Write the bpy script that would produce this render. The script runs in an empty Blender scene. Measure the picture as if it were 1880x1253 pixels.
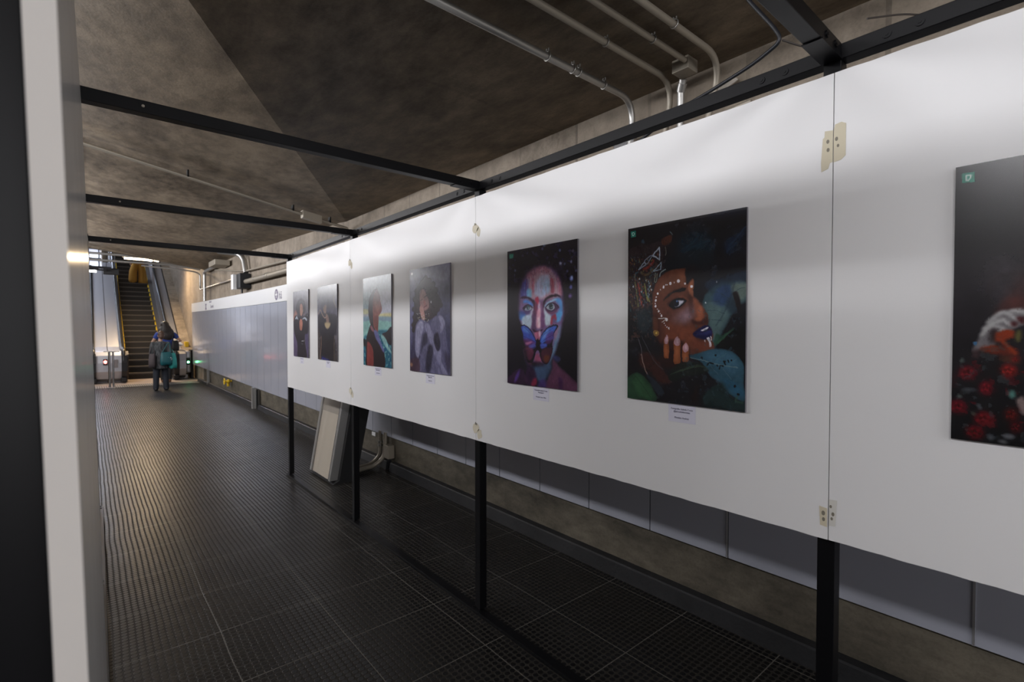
import bpy, bmesh, math, random
import numpy as np
from mathutils import Vector, Matrix
random.seed(7)
C = bpy.context.scene.collection
S = bpy.context.scene

# ------------------------------------------------------------------ camera, world, exposure
cam_d = bpy.data.cameras.new('camera'); cam = bpy.data.objects.new('camera', cam_d); C.objects.link(cam)
cam.location = (0, 0, 1.6); cam.rotation_euler = (math.pi/2 - .0214, 0, -.7035)
cam_d.sensor_width = 36; cam_d.lens = 36*916/1880; cam_d.clip_start = .05; cam_d.clip_end = 200
cam_d.dof.use_dof = True; cam_d.dof.focus_distance = 2.1; cam_d.dof.aperture_fstop = 4.5
S.camera = cam
S.view_settings.view_transform = 'Standard'; S.view_settings.look = 'None'
S.view_settings.gamma = 1; S.view_settings.use_curve_mapping = False
S.view_settings.exposure = 0.14
W = bpy.data.worlds.new('world'); S.world = W; W.use_nodes = True
W.node_tree.nodes['Background'].inputs[0].default_value = (.72, .8, 1, 1)
W.node_tree.nodes['Background'].inputs[1].default_value = .02

def area(name, loc, size, power, col, direction=(0, 0, -1), spread=math.pi):
    d = bpy.data.lights.new(name, 'AREA'); d.shape = 'RECTANGLE'; d.size, d.size_y = size
    d.energy = power; d.color = col; d.spread = spread
    o = bpy.data.objects.new(name, d); C.objects.link(o); o.location = loc
    o.rotation_euler = Vector(direction).to_track_quat('-Z', 'Y').to_euler()
    return o
def point(name, loc, power, col, r=.05):
    d = bpy.data.lights.new(name, 'POINT'); d.energy = power; d.color = col; d.shadow_soft_size = r
    o = bpy.data.objects.new(name, d); C.objects.link(o); o.location = loc; return o
WHITE = (.965, .965, 1); WARM = (1, .72, .42); COOL = (.78, .86, 1)

# ------------------------------------------------------------------ helpers
def lin(c):
    return tuple(((v/255)/12.92 if v/255 <= .04045 else ((v/255+.055)/1.055)**2.4) for v in c)

class MB:
    def __init__(s): s.v = []; s.f = []; s.sm = []; s.mi = []
    def add(s, vs, fs, smooth=False, mi=0):
        b = len(s.v); s.v += [tuple(p) for p in vs]
        for f in fs: s.f.append(tuple(b+i for i in f)); s.sm.append(smooth); s.mi.append(mi)
    def box(s, x0, x1, y0, y1, z0, z1, bev=0, mi=0):
        if x0 > x1: x0, x1 = x1, x0
        if y0 > y1: y0, y1 = y1, y0
        if z0 > z1: z0, z1 = z1, z0
        if bev <= 0:
            v = [(x0,y0,z0),(x1,y0,z0),(x1,y1,z0),(x0,y1,z0),(x0,y0,z1),(x1,y0,z1),(x1,y1,z1),(x0,y1,z1)]
            s.add(v, [(0,3,2,1),(4,5,6,7),(0,1,5,4),(1,2,6,5),(2,3,7,6),(3,0,4,7)], mi=mi); return
        bm = bmesh.new(); bmesh.ops.create_cube(bm, size=1)
        for q in bm.verts: q.co = ((x0+x1)/2+q.co.x*(x1-x0), (y0+y1)/2+q.co.y*(y1-y0), (z0+z1)/2+q.co.z*(z1-z0))
        bmesh.ops.bevel(bm, geom=bm.edges[:], offset=bev, segments=2, affect='EDGES', profile=.5)
        s.bm(bm, mi=mi)
    def bm(s, bm, smooth=False, mi=0):
        bm.verts.index_update()
        s.add([tuple(q.co) for q in bm.verts], [tuple(q.index for q in f.verts) for f in bm.faces], smooth, mi); bm.free()
    def prism(s, pts, axis, a, b, mi=0, smooth=False):
        # pts: 2D outline in the two other axes (in xyz order); extruded along axis
        n = len(pts)
        def mk(p, t):
            if axis == 'x': return (t, p[0], p[1])
            if axis == 'y': return (p[0], t, p[1])
            return (p[0], p[1], t)
        v = [mk(p, a) for p in pts]+[mk(p, b) for p in pts]
        s.add(v, [tuple(range(n))[::-1], tuple(range(n, 2*n))]+[], mi=mi)
        base = len(s.v)-2*n
        for i in range(n):
            j = (i+1) % n
            s.f.append((base+i, base+j, base+n+j, base+n+i)); s.sm.append(smooth); s.mi.append(mi)
    def tube(s, path, r, seg=12, mi=0, cap=True):
        P = [Vector(p) for p in path]; n = len(P)
        rr = r if isinstance(r, (list, tuple)) else [r]*n
        prev = None; rings = []
        for i in range(n):
            t = (P[min(i+1, n-1)]-P[max(i-1, 0)]).normalized()
            if prev is None:
                a = Vector((0, 0, 1)) if abs(t.z) < .9 else Vector((1, 0, 0)); u = t.cross(a).normalized()
            else: u = (prev-t*prev.dot(t)).normalized()
            prev = u; w = t.cross(u)
            rings.append([P[i]+rr[i]*(math.cos(2*math.pi*k/seg)*u+math.sin(2*math.pi*k/seg)*w) for k in range(seg)])
        v = [q for R in rings for q in R]; f = []
        for i in range(n-1):
            for k in range(seg):
                f.append((i*seg+k, i*seg+(k+1) % seg, (i+1)*seg+(k+1) % seg, (i+1)*seg+k))
        s.add(v, f, True, mi)
        if cap: 
            s.add(rings[0], [tuple(range(seg))[::-1]], False, mi); s.add(rings[-1], [tuple(range(seg))], False, mi)
    def ell(s, c, r, seg=16, rings=10, mi=0, rot=None):
        bm = bmesh.new(); bmesh.ops.create_uvsphere(bm, u_segments=seg, v_segments=rings, radius=1)
        for q in bm.verts:
            p = Vector((q.co.x*r[0], q.co.y*r[1], q.co.z*r[2]))
            if rot: p = rot @ p
            q.co = Vector(c)+p
        s.bm(bm, True, mi)
    def build(s, name, mats, parent=None, xf=None):
        me = bpy.data.meshes.new(name)
        v = [xf(p) for p in s.v] if xf else s.v
        me.from_pydata(v, [], s.f)
        for m in (mats if isinstance(mats, (list, tuple)) else [mats]): me.materials.append(m)
        me.polygons.foreach_set('use_smooth', s.sm); me.polygons.foreach_set('material_index', s.mi)
        me.update(); o = bpy.data.objects.new(name, me); C.objects.link(o)
        if parent:
            o.parent = parent; o.matrix_parent_inverse = Matrix.Translation(-Vector(parent.location))
        return o

def arc(c, r, a0, a1, ax1, ax2, n=8):
    c = Vector(c); a = Vector(ax1); b = Vector(ax2)
    return [c+r*(math.cos(a0+(a1-a0)*i/n)*a+math.sin(a0+(a1-a0)*i/n)*b) for i in range(n+1)]
def bend(pts, r, n=6):
    """round the corners of a polyline"""
    P = [Vector(p) for p in pts]; out = [P[0]]
    for i in range(1, len(P)-1):
        a = (P[i-1]-P[i]); b = (P[i+1]-P[i]); rr = min(r, a.length*.49, b.length*.49)
        p0 = P[i]+a.normalized()*rr; p1 = P[i]+b.normalized()*rr
        for k in range(n+1):
            t = k/n; out.append((1-t)**2*p0+2*t*(1-t)*P[i]+t*t*p1)
    out.append(P[-1]); return out

def tag(o, label, cat=None, group=None):
    o['label'] = label
    if cat: o['category'] = cat
    if group: o['group'] = group
    return o
def struct(o, label=None, cat=None):
    o['kind'] = 'structure'
    if label: o['label'] = label
    if cat: o['category'] = cat
    return o
def empty(name, loc, label, cat, group=None):
    o = bpy.data.objects.new(name, None); C.objects.link(o); o.location = loc; o.empty_display_size = .1
    return tag(o, label, cat, group)

# ------------------------------------------------------------------ materials
def mat(name, col=(.5, .5, .5), rough=.5, metal=0, spec=.5, coat=0, emit=None, estr=0):
    m = bpy.data.materials.new(name); m.use_nodes = True; b = m.node_tree.nodes['Principled BSDF']
    b.inputs['Base Color'].default_value = (*col, 1); b.inputs['Roughness'].default_value = rough
    b.inputs['Metallic'].default_value = metal; b.inputs['Specular IOR Level'].default_value = spec
    b.inputs['Coat Weight'].default_value = coat
    if emit: b.inputs['Emission Color'].default_value = (*emit, 1); b.inputs['Emission Strength'].default_value = estr
    return m
class N:
    def __init__(s, m): s.m = m; s.nt = m.node_tree; s.b = s.nt.nodes['Principled BSDF']
    def n(s, t, **k):
        q = s.nt.nodes.new(t)
        for a, v in k.items():
            if a[0] == 'i': 
                key = a[1:]; q.inputs[int(key) if key.isdigit() else key.replace('_', ' ')].default_value = v
            else: setattr(q, a, v)
        return q
    def l(s, a, b): s.nt.links.new(a, b)
    def math(s, op, a, b=None, c=None, clamp=False):
        q = s.n('ShaderNodeMath', operation=op, use_clamp=clamp)
        for i, v in enumerate((a, b, c)):
            if v is None: continue
            if isinstance(v, (int, float)): q.inputs[i].default_value = v
            else: s.l(v, q.inputs[i])
        return q.outputs[0]
    def mix(s, fac, a, b):
        q = s.n('ShaderNodeMix', data_type='RGBA')
        for i, v in ((0, fac), (6, a), (7, b)):
            if isinstance(v, (int, float)): q.inputs[i].default_value = v
            elif isinstance(v, tuple): q.inputs[i].default_value = (*v, 1) if len(v) == 3 else v
            else: s.l(v, q.inputs[i])
        return q.outputs[2]
    def noise(s, scale, detail=4, rough=.5, vec=None, stretch=None, dist=0):
        tc = s.n('ShaderNodeNewGeometry').outputs['Position'] if vec is None else vec
        if stretch:
            mp = s.n('ShaderNodeMapping'); s.l(tc, mp.inputs[0]); mp.inputs['Scale'].default_value = stretch; tc = mp.outputs[0]
        q = s.n('ShaderNodeTexNoise'); s.l(tc, q.inputs['Vector']); q.inputs['Scale'].default_value = scale
        q.inputs['Detail'].default_value = detail; q.inputs['Roughness'].default_value = rough; q.inputs['Distortion'].default_value = dist
        return q.outputs['Fac']
    def ramp(s, fac, stops):
        q = s.n('ShaderNodeValToRGB'); s.l(fac, q.inputs[0]); e = q.color_ramp.elements
        while len(e) < len(stops): e.new(.5)
        for i, (p, c) in enumerate(stops): e[i].position = p; e[i].color = (*c, 1) if len(c) == 3 else c
        return q.outputs[0]
    def bump(s, h, strength=.3, dist=.01):
        q = s.n('ShaderNodeBump'); s.l(h, q.inputs['Height']); q.inputs['Strength'].default_value = strength
        q.inputs['Distance'].default_value = dist; s.l(q.outputs[0], s.b.inputs['Normal'])
    def sep(s):
        g = s.n('ShaderNodeNewGeometry'); q = s.n('ShaderNodeSeparateXYZ'); s.l(g.outputs['Position'], q.inputs[0]); return q.outputs

def concrete(name, dark, light, stretch=(1, 1, 1), boards=None, joint=None, rough=.75):
    m = mat(name, light, rough, spec=.35); n = N(m)
    a = n.noise(.9, 6, .6, stretch=stretch, dist=.6); b = n.noise(7, 8, .65, stretch=stretch); c = n.noise(60, 3, .6)
    f = n.math('ADD', n.math('MULTIPLY', a, .55), n.math('MULTIPLY', b, .45))
    col = n.ramp(f, [(.36, dark), (.5, tuple((x+y)/2 for x, y in zip(dark, light))), (.62, light)])
    sp = n.ramp(c, [(.3, (.72, .72, .72)), (.55, (1, 1, 1))])
    q = n.n('ShaderNodeMix', data_type='RGBA', blend_type='MULTIPLY'); q.inputs[0].default_value = .6
    n.l(col, q.inputs[6]); n.l(sp, q.inputs[7]); col = q.outputs[2]
    st = n.ramp(n.noise(1.7, 3, .5, stretch=(.5, 2, 1), dist=1.5), [(.68, (1, 1, 1)), (.70, (.68, .66, .64))])
    q = n.n('ShaderNodeMix', data_type='RGBA', blend_type='MULTIPLY'); q.inputs[0].default_value = .5
    n.l(col, q.inputs[6]); n.l(st, q.inputs[7]); col = q.outputs[2]
    h = n.math('ADD', n.math('MULTIPLY', b, .5), n.math('MULTIPLY', c, .3))
    if boards:      # vertical board marks along world Y
        s = n.sep(); t = n.math('FRACT', n.math('DIVIDE', s[1], boards))
        g = n.math('LESS_THAN', t, .035)
        col = n.mix(n.math('MULTIPLY', g, .45), col, tuple(x*.45 for x in dark))
        fl = n.math('FLOOR', n.math('DIVIDE', s[1], boards)); wn = n.n('ShaderNodeTexWhiteNoise', noise_dimensions='1D'); n.l(fl, wn.inputs['W'])
        col = n.mix(n.math('MULTIPLY', wn.outputs[0], .3), col, tuple(min(1, x*1.25) for x in light))
    n.l(col, n.b.inputs['Base Color']); n.bump(h, .35, .012)
    return m

M = {}
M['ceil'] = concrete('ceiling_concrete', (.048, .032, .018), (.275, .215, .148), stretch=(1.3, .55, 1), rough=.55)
M['wall'] = concrete('wall_concrete', (.13, .105, .08), (.34, .285, .225), boards=.62)
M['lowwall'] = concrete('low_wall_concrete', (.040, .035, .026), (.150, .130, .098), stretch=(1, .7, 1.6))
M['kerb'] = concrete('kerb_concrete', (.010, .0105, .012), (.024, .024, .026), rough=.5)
M['plate'] = concrete('landing_plate', (.40, .31, .25), (.58, .48, .40), rough=.4)

def rubber():
    m = mat('studded_rubber', (.02, .02, .02), .4, spec=.5); n = N(m); g0 = n.n('ShaderNodeNewGeometry'); p = .03125
    wv = n.n('ShaderNodeTexNoise'); n.l(g0.outputs['Position'], wv.inputs['Vector']); wv.inputs['Scale'].default_value = 1.6; wv.inputs['Detail'].default_value = 1
    w1 = n.n('ShaderNodeVectorMath', operation='SUBTRACT'); n.l(wv.outputs['Color'], w1.inputs[0]); w1.inputs[1].default_value = (.5, .5, .5)
    w2 = n.n('ShaderNodeVectorMath', operation='MULTIPLY_ADD'); n.l(w1.outputs[0], w2.inputs[0]); w2.inputs[1].default_value = (.022, .008, 0); n.l(g0.outputs['Position'], w2.inputs[2])
    w3 = n.n('ShaderNodeVectorMath', operation='ADD'); n.l(w2.outputs[0], w3.inputs[0]); w3.inputs[1].default_value = (-.01, .004, 0)
    q0 = n.n('ShaderNodeSeparateXYZ'); n.l(w3.outputs[0], q0.inputs[0]); s = q0.outputs
    def cell(v, q): return n.math('SUBTRACT', n.math('FRACT', n.math('DIVIDE', v, q)), .5)
    cx = cell(s[0], p); cy = cell(s[1], p)
    d = n.math('SQRT', n.math('ADD', n.math('MULTIPLY', cx, cx), n.math('MULTIPLY', cy, cy)))
    stud = n.math('SUBTRACT', 1, n.math('SMOOTH_MIN', 1, n.math('MAXIMUM', 0, n.math('DIVIDE', n.math('SUBTRACT', d, .385), .06)), .05), clamp=True)
    tx = n.math('ABSOLUTE', cell(s[0], .5)); ty = n.math('ABSOLUTE', cell(s[1], .5))
    joint = n.math('GREATER_THAN', n.math('MAXIMUM', tx, ty), .4955)
    wear = n.noise(1.3, 4, .6); fine = n.noise(30, 3, .6)
    g = n.mix(n.math('MULTIPLY', fine, .9, clamp=True), (.016, .0145, .013), (.050, .046, .041))
    st = n.mix(wear, (.0035, .0035, .004), (.008, .0078, .0078))
    col = n.mix(stud, g, st); col = n.mix(n.math('MULTIPLY', joint, .6), col, (.16, .15, .135))
    n.l(col, n.b.inputs['Base Color'])
    ro = n.math('ADD', n.math('MULTIPLY', stud, -.40), n.math('ADD', .66, n.math('MULTIPLY', wear, .12))); n.l(ro, n.b.inputs['Roughness'])
    n.l(n.math('ADD', .04, n.math('MULTIPLY', stud, .34)), n.b.inputs['Specular IOR Level'])
    wob = n.noise(3.2, 2, .5)
    n.bump(n.math('ADD', stud, n.math('MULTIPLY', wob, 3.0)), .8, .0016)
    return m
M['rubber'] = rubber()

def laminate(name, col, rough, coat=0):
    m = mat(name, col, rough, spec=.5, coat=coat); n = N(m)
    f = n.noise(2.2, 3, .5); c = n.mix(f, tuple(x*.965 for x in col), col); n.l(c, n.b.inputs['Base Color'])
    r = n.math('ADD', rough-.04, n.math('MULTIPLY', n.noise(5, 4, .6), .08)); n.l(r, n.b.inputs['Roughness'])
    return m
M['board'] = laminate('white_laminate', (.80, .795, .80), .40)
M['board_edge'] = mat('board_edge', (.62, .59, .56), .6)
M['panel'] = laminate('wall_panel_laminate', (.36, .37, .425), .15)
M['band'] = laminate('sign_band', (.82, .82, .82), .3)
M['steel'] = mat('black_steel', (.0042, .0042, .0052), .38, spec=.2)
M['black'] = mat('black_plain', (.008, .008, .009), .6)
M['joint'] = mat('panel_joint', (.03, .03, .035), .5)
M['jointlight'] = mat('aluminium_joint', (.6, .6, .62), .3, .8)
M['galv'] = mat('galvanised_pipe', (.46, .45, .43), .38, .85)
M['galvold'] = mat('weathered_pipe', (.36, .32, .26), .45, .35)
M['alu'] = mat('brushed_aluminium', (.55, .545, .53), .35, .85)
M['inox'] = mat('stainless_steel', (.62, .62, .64), .24, 1)
M['inoxd'] = mat('stainless_panel', (.50, .50, .54), .42, .9)
M['hand'] = mat('handrail_rubber', (.012, .012, .014), .35)
M['yellow'] = mat('yellow_paint', (.75, .50, .02), .5)
M['step'] = mat('escalator_step', (.085, .075, .068), .5, .3)
M['stepdark'] = mat('escalator_riser', (.02, .017, .015), .6)
M['tape'] = mat('masking_tape', (.62, .56, .42), .6)
M['tapehole'] = mat('tape_screw_mark', (.20, .18, .14), .6)
M['rust'] = mat('glue_stain', (.28, .18, .08), .8)
M['sheet'] = mat('sheet_paper', (.70, .69, .80), .5)
M['ink'] = mat('ink', (.10, .09, .16), .6)
M['signink'] = mat('sign_ink', (.16, .13, .22), .5)
M['printback'] = mat('print_board_edge', (.16, .15, .17), .5)
M['emw'] = mat('tube_white', (1, 1, 1), .5, emit=(1, .96, .92), estr=14)
M['emwarm'] = mat('tube_warm', (1, 1, 1), .5, emit=(1, .78, .5), estr=16)
M['emred'] = mat('red_lamp', (.5, .02, .02), .5, emit=(1, .10, .08), estr=14)
M['emgreen'] = mat('green_lamp', (.02, .5, .1), .5, emit=(.15, 1, .35), estr=12)
M['fixture'] = mat('fixture_enamel', (.6, .6, .58), .4)
M['wood'] = laminate('beige_laminate', (.46, .41, .34), .35)
M['cable'] = mat('black_cable', (.012, .013, .017), .45)
M['wire'] = mat('brown_wire', (.06, .05, .045), .5)
M['paper'] = mat('loose_sheet', (.42, .38, .33), .5)
VEIL = .004

# ------------------------------------------------------------------ lights of the hall and an added fill
for i, y in enumerate((-1.6, .5, 2.6, 4.7, 6.8, 8.9, 11, 13.1, 15.2)):
    fx = empty('fluorescent_fixture', (-2.0, y, 3.12), 'suspended fluorescent fixture in the hall beyond the left display frame', 'light fixture', 'fluorescent fixtures in the side hall')
    m = MB(); m.box(-2.05, -1.97, y-.68, y+.68, 3.13, 3.17, .008); m.build('housing', M['fixture'], fx)
    m = MB(); m.tube([(-1.99, y-.62, 3.10), (-1.99, y+.62, 3.10)], .018); m.build('tube', M['emw'], fx)
    for dy in (-.5, .5):
        m = MB(); m.tube([(-2.0, y+dy, 3.17), (-2.0, y+dy, 3.6)], .006, 6); m.build('hanger', M['galv'], fx)
    area('hall_light', (-1.95, y, 3.08), (1.3, .14), 28*(1+.09*max(0, y-3)), WHITE, (1, 0, -.42))
    area('hall_uplight', (-2.0, y, 3.20), (1.3, .14), 40*(1+.05*max(0, y-2)), WHITE, (.42, 0, .9))

area('fill_light', (.9, -3.7, 2.0), (3.4, 2.2), 76, WHITE, (.1, 1, -.22))  # added soft fill from behind the camera, stands for no fixture
# ------------------------------------------------------------------ shell
m = MB(); m.add([(-4.6, -4, 0), (2.9, -4, 0), (2.9, 18.45, 0), (-4.6, 18.45, 0)], [(0, 1, 2, 3)]); struct(m.build('floor', M['rubber']))
m = MB(); m.add([(-4.6, 18.45, .002), (2.9, 18.45, .002), (2.9, 20.4, .002), (-4.6, 20.4, .002)], [(0, 1, 2, 3)]); struct(m.build('floor', M['plate']))
mt = mat('ribbed_metal', (.3, .3, .3), .35, .8); n = N(mt); s_ = n.sep()
n.l(n.ramp(n.math('FRACT', n.math('DIVIDE', s_[0], .05)), [(.35, (.08, .08, .08)), (.5, (.5, .48, .46))]), n.b.inputs['Base Color'])
m = MB(); m.box(-2, 2.572, 17.75, 18.44, .0005, .006); struct(m.build('trim_1', mt))
# folded concrete ceiling
cv = {'S': (-1.2, 0, 3.1), 'S4': (-1.2, -4, 3.1), 'E4': (2.9, -4, 3.1), 'W1': (2.9, 7.04, 3.1), 'V': (.73, 3.33, 3.1),
      'L': (-2.5, 3.6, 3.75), 'L4': (-2.5, -4, 3.45), 'M': (0, 6.45, 3.50), 'N': (-2.5, 6.3, 3.88),
      'W2': (2.9, 12.8, 3.36), 'W3': (2.9, 17.3, 3.40), 'K': (.05, 17, 3.80), 'P': (-2.5, 16.8, 4.0),
      'Q4': (-4.6, -4, 3.5), 'QL': (-4.6, 3.6, 3.6), 'QN': (-4.6, 6.3, 3.7), 'QP': (-4.6, 16.8, 3.9)}
keys = list(cv); ix = {k: i for i, k in enumerate(keys)}
m = MB(); m.add([cv[k] for k in keys], [tuple(ix[k] for k in f.split()) for f in
    ('S4 S V W1 E4', 'S4 L4 L V S', 'V L M', 'L N M', 'V M W1', 'W1 M K', 'W1 K W2', 'K W3 W2', 'M N P', 'M P K', 'L4 Q4 QL L', 'L QL QN N', 'N QN QP P')])
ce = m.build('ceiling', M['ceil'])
sol = ce.modifiers.new('slab', 'SOLIDIFY'); sol.thickness = .25; sol.offset = -1
struct(ce)
# header at the end of the folded ceiling, and the shaft over the escalators
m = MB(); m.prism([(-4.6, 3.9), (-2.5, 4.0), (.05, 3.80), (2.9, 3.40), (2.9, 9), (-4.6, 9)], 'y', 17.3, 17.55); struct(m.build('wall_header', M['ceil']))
# right wall
m = MB(); m.box(2.73, 2.9, -4, 45, 0, 3.45); m.box(2.73, 2.9, 17.3, 45, 3.45, 13); struct(m.build('wall_right', M['wall']))
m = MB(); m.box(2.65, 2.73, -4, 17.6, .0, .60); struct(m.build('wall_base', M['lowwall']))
# kerb: two lengths with a sloped lip
m = MB()
for y0, y1 in ((-4, 5.2), (5.28, 11.0), (11.45, 18.3)):
    m.prism([(2.575, 0), (2.592, .086), (2.600, .094), (2.65, .098), (2.65, 0)], 'y', y0, y1)
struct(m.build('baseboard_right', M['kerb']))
m = MB(); m.box(-4.8, -4.6, -4, 45, 0, 13); struct(m.build('wall_left', M['wall']))
m = MB(); m.box(-4.6, 2.9, -4.2, -4, 0, 3.6); struct(m.build('wall_back', M['wall']))
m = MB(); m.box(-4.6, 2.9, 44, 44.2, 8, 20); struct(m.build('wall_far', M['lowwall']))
m = MB(); sl = math.tan(math.radians(30))
m.add([(-4.6, 17.55, 4.6), (2.9, 17.55, 4.6), (2.9, 45, 4.6+27.45*sl), (-4.6, 45, 4.6+27.45*sl)], [(0, 1, 2, 3)]); struct(m.build('ceiling', M['ceil']))

# ------------------------------------------------------------------ wall cladding panels behind the display
def cz(y): return .377+.00031*max(y, 0)**2
py = [-1.1655+.488*i for i in range(0, 44)]
py = [y for y in py if y < 19.0]
cl = empty('wall_cladding', (2.61, 0, 0), 'continuous run of glossy blue-grey wall panels with a white header band on the concrete wall', 'wall cladding')
for i, y in enumerate(py):
    a, b = y+.004, y+.484; z0 = cz((a+b)/2)
    o = MB(); 
    o.add([(2.600, a, cz(a)), (2.600, b, cz(b)), (2.600, b, cz(b)+1.70), (2.600, a, cz(a)+1.70), (2.625, a, cz(a)), (2.625, b, cz(b)), (2.625, b, cz(b)+1.70), (2.625, a, cz(a)+1.70)],
          [(0, 3, 2, 1), (4, 5, 6, 7), (0, 1, 5, 4), (1, 2, 6, 5), (2, 3, 7, 6), (3, 0, 4, 7)])
    o.build('wall_panel', M['panel'], cl)
m = MB(); a, b = py[0], py[-1]+.488; n = 24
for k in range(n):
    p, q = a+(b-a)*k/n, a+(b-a)*(k+1)/n
    for x0, x1, h0, h1 in ((2.61, 2.655, -.0, 1.97),):
        m.add([(x0, p, cz(p)+.01), (x0, q, cz(q)+.01), (x0, q, cz(q)+h1), (x0, p, cz(p)+h1), (x1, p, cz(p)+.01), (x1, q, cz(q)+.01), (x1, q, cz(q)+h1), (x1, p, cz(p)+h1)],
              [(0, 3, 2, 1), (4, 5, 6, 7), (0, 1, 5, 4), (2, 3, 7, 6)]+([(3, 0, 4, 7)] if k == 0 else [])+([(1, 2, 6, 5)] if k == n-1 else []))
m.build('backing_frame', M['joint'], cl)
m = MB()
for k in range(n):
    p, q = a+(b-a)*k/n, a+(b-a)*(k+1)/n
    m.add([(2.590, p, cz(p)+1.705), (2.590, q, cz(q)+1.705), (2.590, q, cz(q)+1.985), (2.590, p, cz(p)+1.985), (2.635, p, cz(p)+1.705), (2.635, q, cz(q)+1.705), (2.635, q, cz(q)+1.985), (2.635, p, cz(p)+1.985)],
          [(0, 3, 2, 1), (4, 5, 6, 7), (0, 1, 5, 4), (2, 3, 7, 6)]+([(3, 0, 4, 7)] if k == 0 else [])+([(1, 2, 6, 5)] if k == n-1 else []))
band = m.build('header_band', M['band'], cl); band['label'] = 'white header band with station lettering'
for y in (py[3], py[5]+.004):
    m = MB(); m.box(2.596, 2.601, y-.004, y+.004, cz(y), cz(y)+1.69); m.build('joint_strip', M['jointlight'], cl)

# text facing -x: local x -> -Y world, local y -> Z
def text(name, s, y, z, x, size, material, parent, align='CENTER', font=None, extr=.0004):
    cu = bpy.data.curves.new(name, 'FONT'); cu.body = s; cu.size = size; cu.align_x = align; cu.extrude = extr
    o = bpy.data.objects.new(name, cu); C.objects.link(o)
    dg = bpy.context.evaluated_depsgraph_get(); me = bpy.data.meshes.new_from_object(o.evaluated_get(dg))
    bpy.data.objects.remove(o)
    R = Matrix(((0, 0, -1), (-1, 0, 0), (0, 1, 0)))
    for v in me.vertices: v.co = R @ v.co+Vector((x, y, z))
    me.materials.clear(); me.materials.append(material)
    o = bpy.data.objects.new(name, me); C.objects.link(o)
    if parent: o.parent = parent; o.matrix_parent_inverse = Matrix.Translation(-Vector(parent.location))
    return o
X0 = 2.5885; zz = cz(16.4)+1.705
text('lettering', 'saída exit', 16.0, zz+.205, X0, .085, M['signink'], band)
text('lettering', 'Tucuruvi', 15.8, zz+.055, X0, .13, M['signink'], band)
m = MB(); m.prism([(16.62, zz+.03), (16.80, zz+.03), (16.80, zz+.08), (16.76, zz+.08), (16.76, zz+.16), (16.80, zz+.16), (16.80, zz+.20), (16.62, zz+.20), (16.62, zz+.16), (16.66, zz+.16), (16.66, zz+.08), (16.62, zz+.08)], 'x', X0-.001, X0+.001); m.build('pictogram', M['signink'], band)
zb = cz(9.4)+1.705
m = MB(); m.prism([(9.62+.10*math.cos(t*math.pi/12), zb+.135+.10*math.sin(t*math.pi/12)) for t in range(24)], 'x', X0-.001, X0+.001); pi_ = m.build('pictogram', M['signink'], band)
m = MB(); m.prism([(9.56, zb+.12), (9.605, zb+.12), (9.605, zb+.07), (9.635, zb+.07), (9.635, zb+.12), (9.68, zb+.12), (9.68, zb+.15), (9.635, zb+.15), (9.635, zb+.2), (9.605, zb+.2), (9.605, zb+.15), (9.56, zb+.15)], 'x', X0-.0022, X0-.0011); m.build('pictogram_cross', M['band'], band)
text('lettering', 'hã', 9.47, zb+.05, X0, .2, M['signink'], band, 'LEFT')

# ------------------------------------------------------------------ display frames
PY = [.517-1.742+1.742*i for i in range(5)]          # post centres along the frame
LEAN = .021
xfL = lambda p: (p[0]-LEAN*(p[2]-1.6)+.0096*(p[1]-.46), p[1], p[2])     # the left frame stands slightly out of true
def frame(side, label, lab2):
    if side == 'R': xa, xb, xf = 1.66, 1.708, None
    else: xa, xb, xf = -.076, -.028, xfL
    ys = PY if side == 'R' else PY[1:]
    t = empty('display_stand', ((xa+xb)/2, ys[0], 0), label, 'steel frame')
    for y in ys:
        m = MB(); m.box(xa, xb, y-.023, y+.023, .022, 2.38, .002); m.build('post', M['steel'], t, xf)
    m = MB(); m.box(xa, xb, ys[0]-.05, ys[-1]+.024, 2.381, 2.425, .002); m.build('top_rail', M['steel'], t, xf)
    m = MB(); xr = (xa-.022, xa+.028) if side == 'R' else (xb-.028, xb+.022)
    m.box(xr[0], xr[1], ys[0], ys[-1]+.03, .002, .021, .002); m.build('floor_rail', M['steel'], t, xf)
    for y in ys:
        m = MB(); m.box(xa-.012 if side == 'R' else xb, xa if side == 'R' else xb+.012, y-.05, y+.05, .0, .012)
        for dy in (-.032, .032):
            xx = (xa-.006) if side == 'R' else xb+.006
            m.tube([(xx, y+dy, .012), (xx, y+dy, .026)], .006, 8)
        m.build('foot_bracket', M['steel'], t, xf)
    # screws by each joint
    for y in ys:
        for dy in (-.20, -.13, .13, .20):
            yy = y+dy
            if yy < ys[0]-.05 or yy > ys[-1]: continue
            m = MB(); xx = xa if side == 'R' else xb; s = -1 if side == 'R' else 1
            m.tube([(xx, yy, 2.403), (xx+s*.003, yy, 2.403)], .011, 12); m.tube([(xx+s*.003, yy, 2.403), (xx+s*.0045, yy, 2.403)], .005, 6)
            m.build('screw', M['steel'], t, xf)
    return t
FR = frame('R', 'black square-tube steel frame carrying the white photo boards along the right', '')
FL = frame('L', 'black square-tube steel frame standing at the left edge beside the camera', '')
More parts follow.
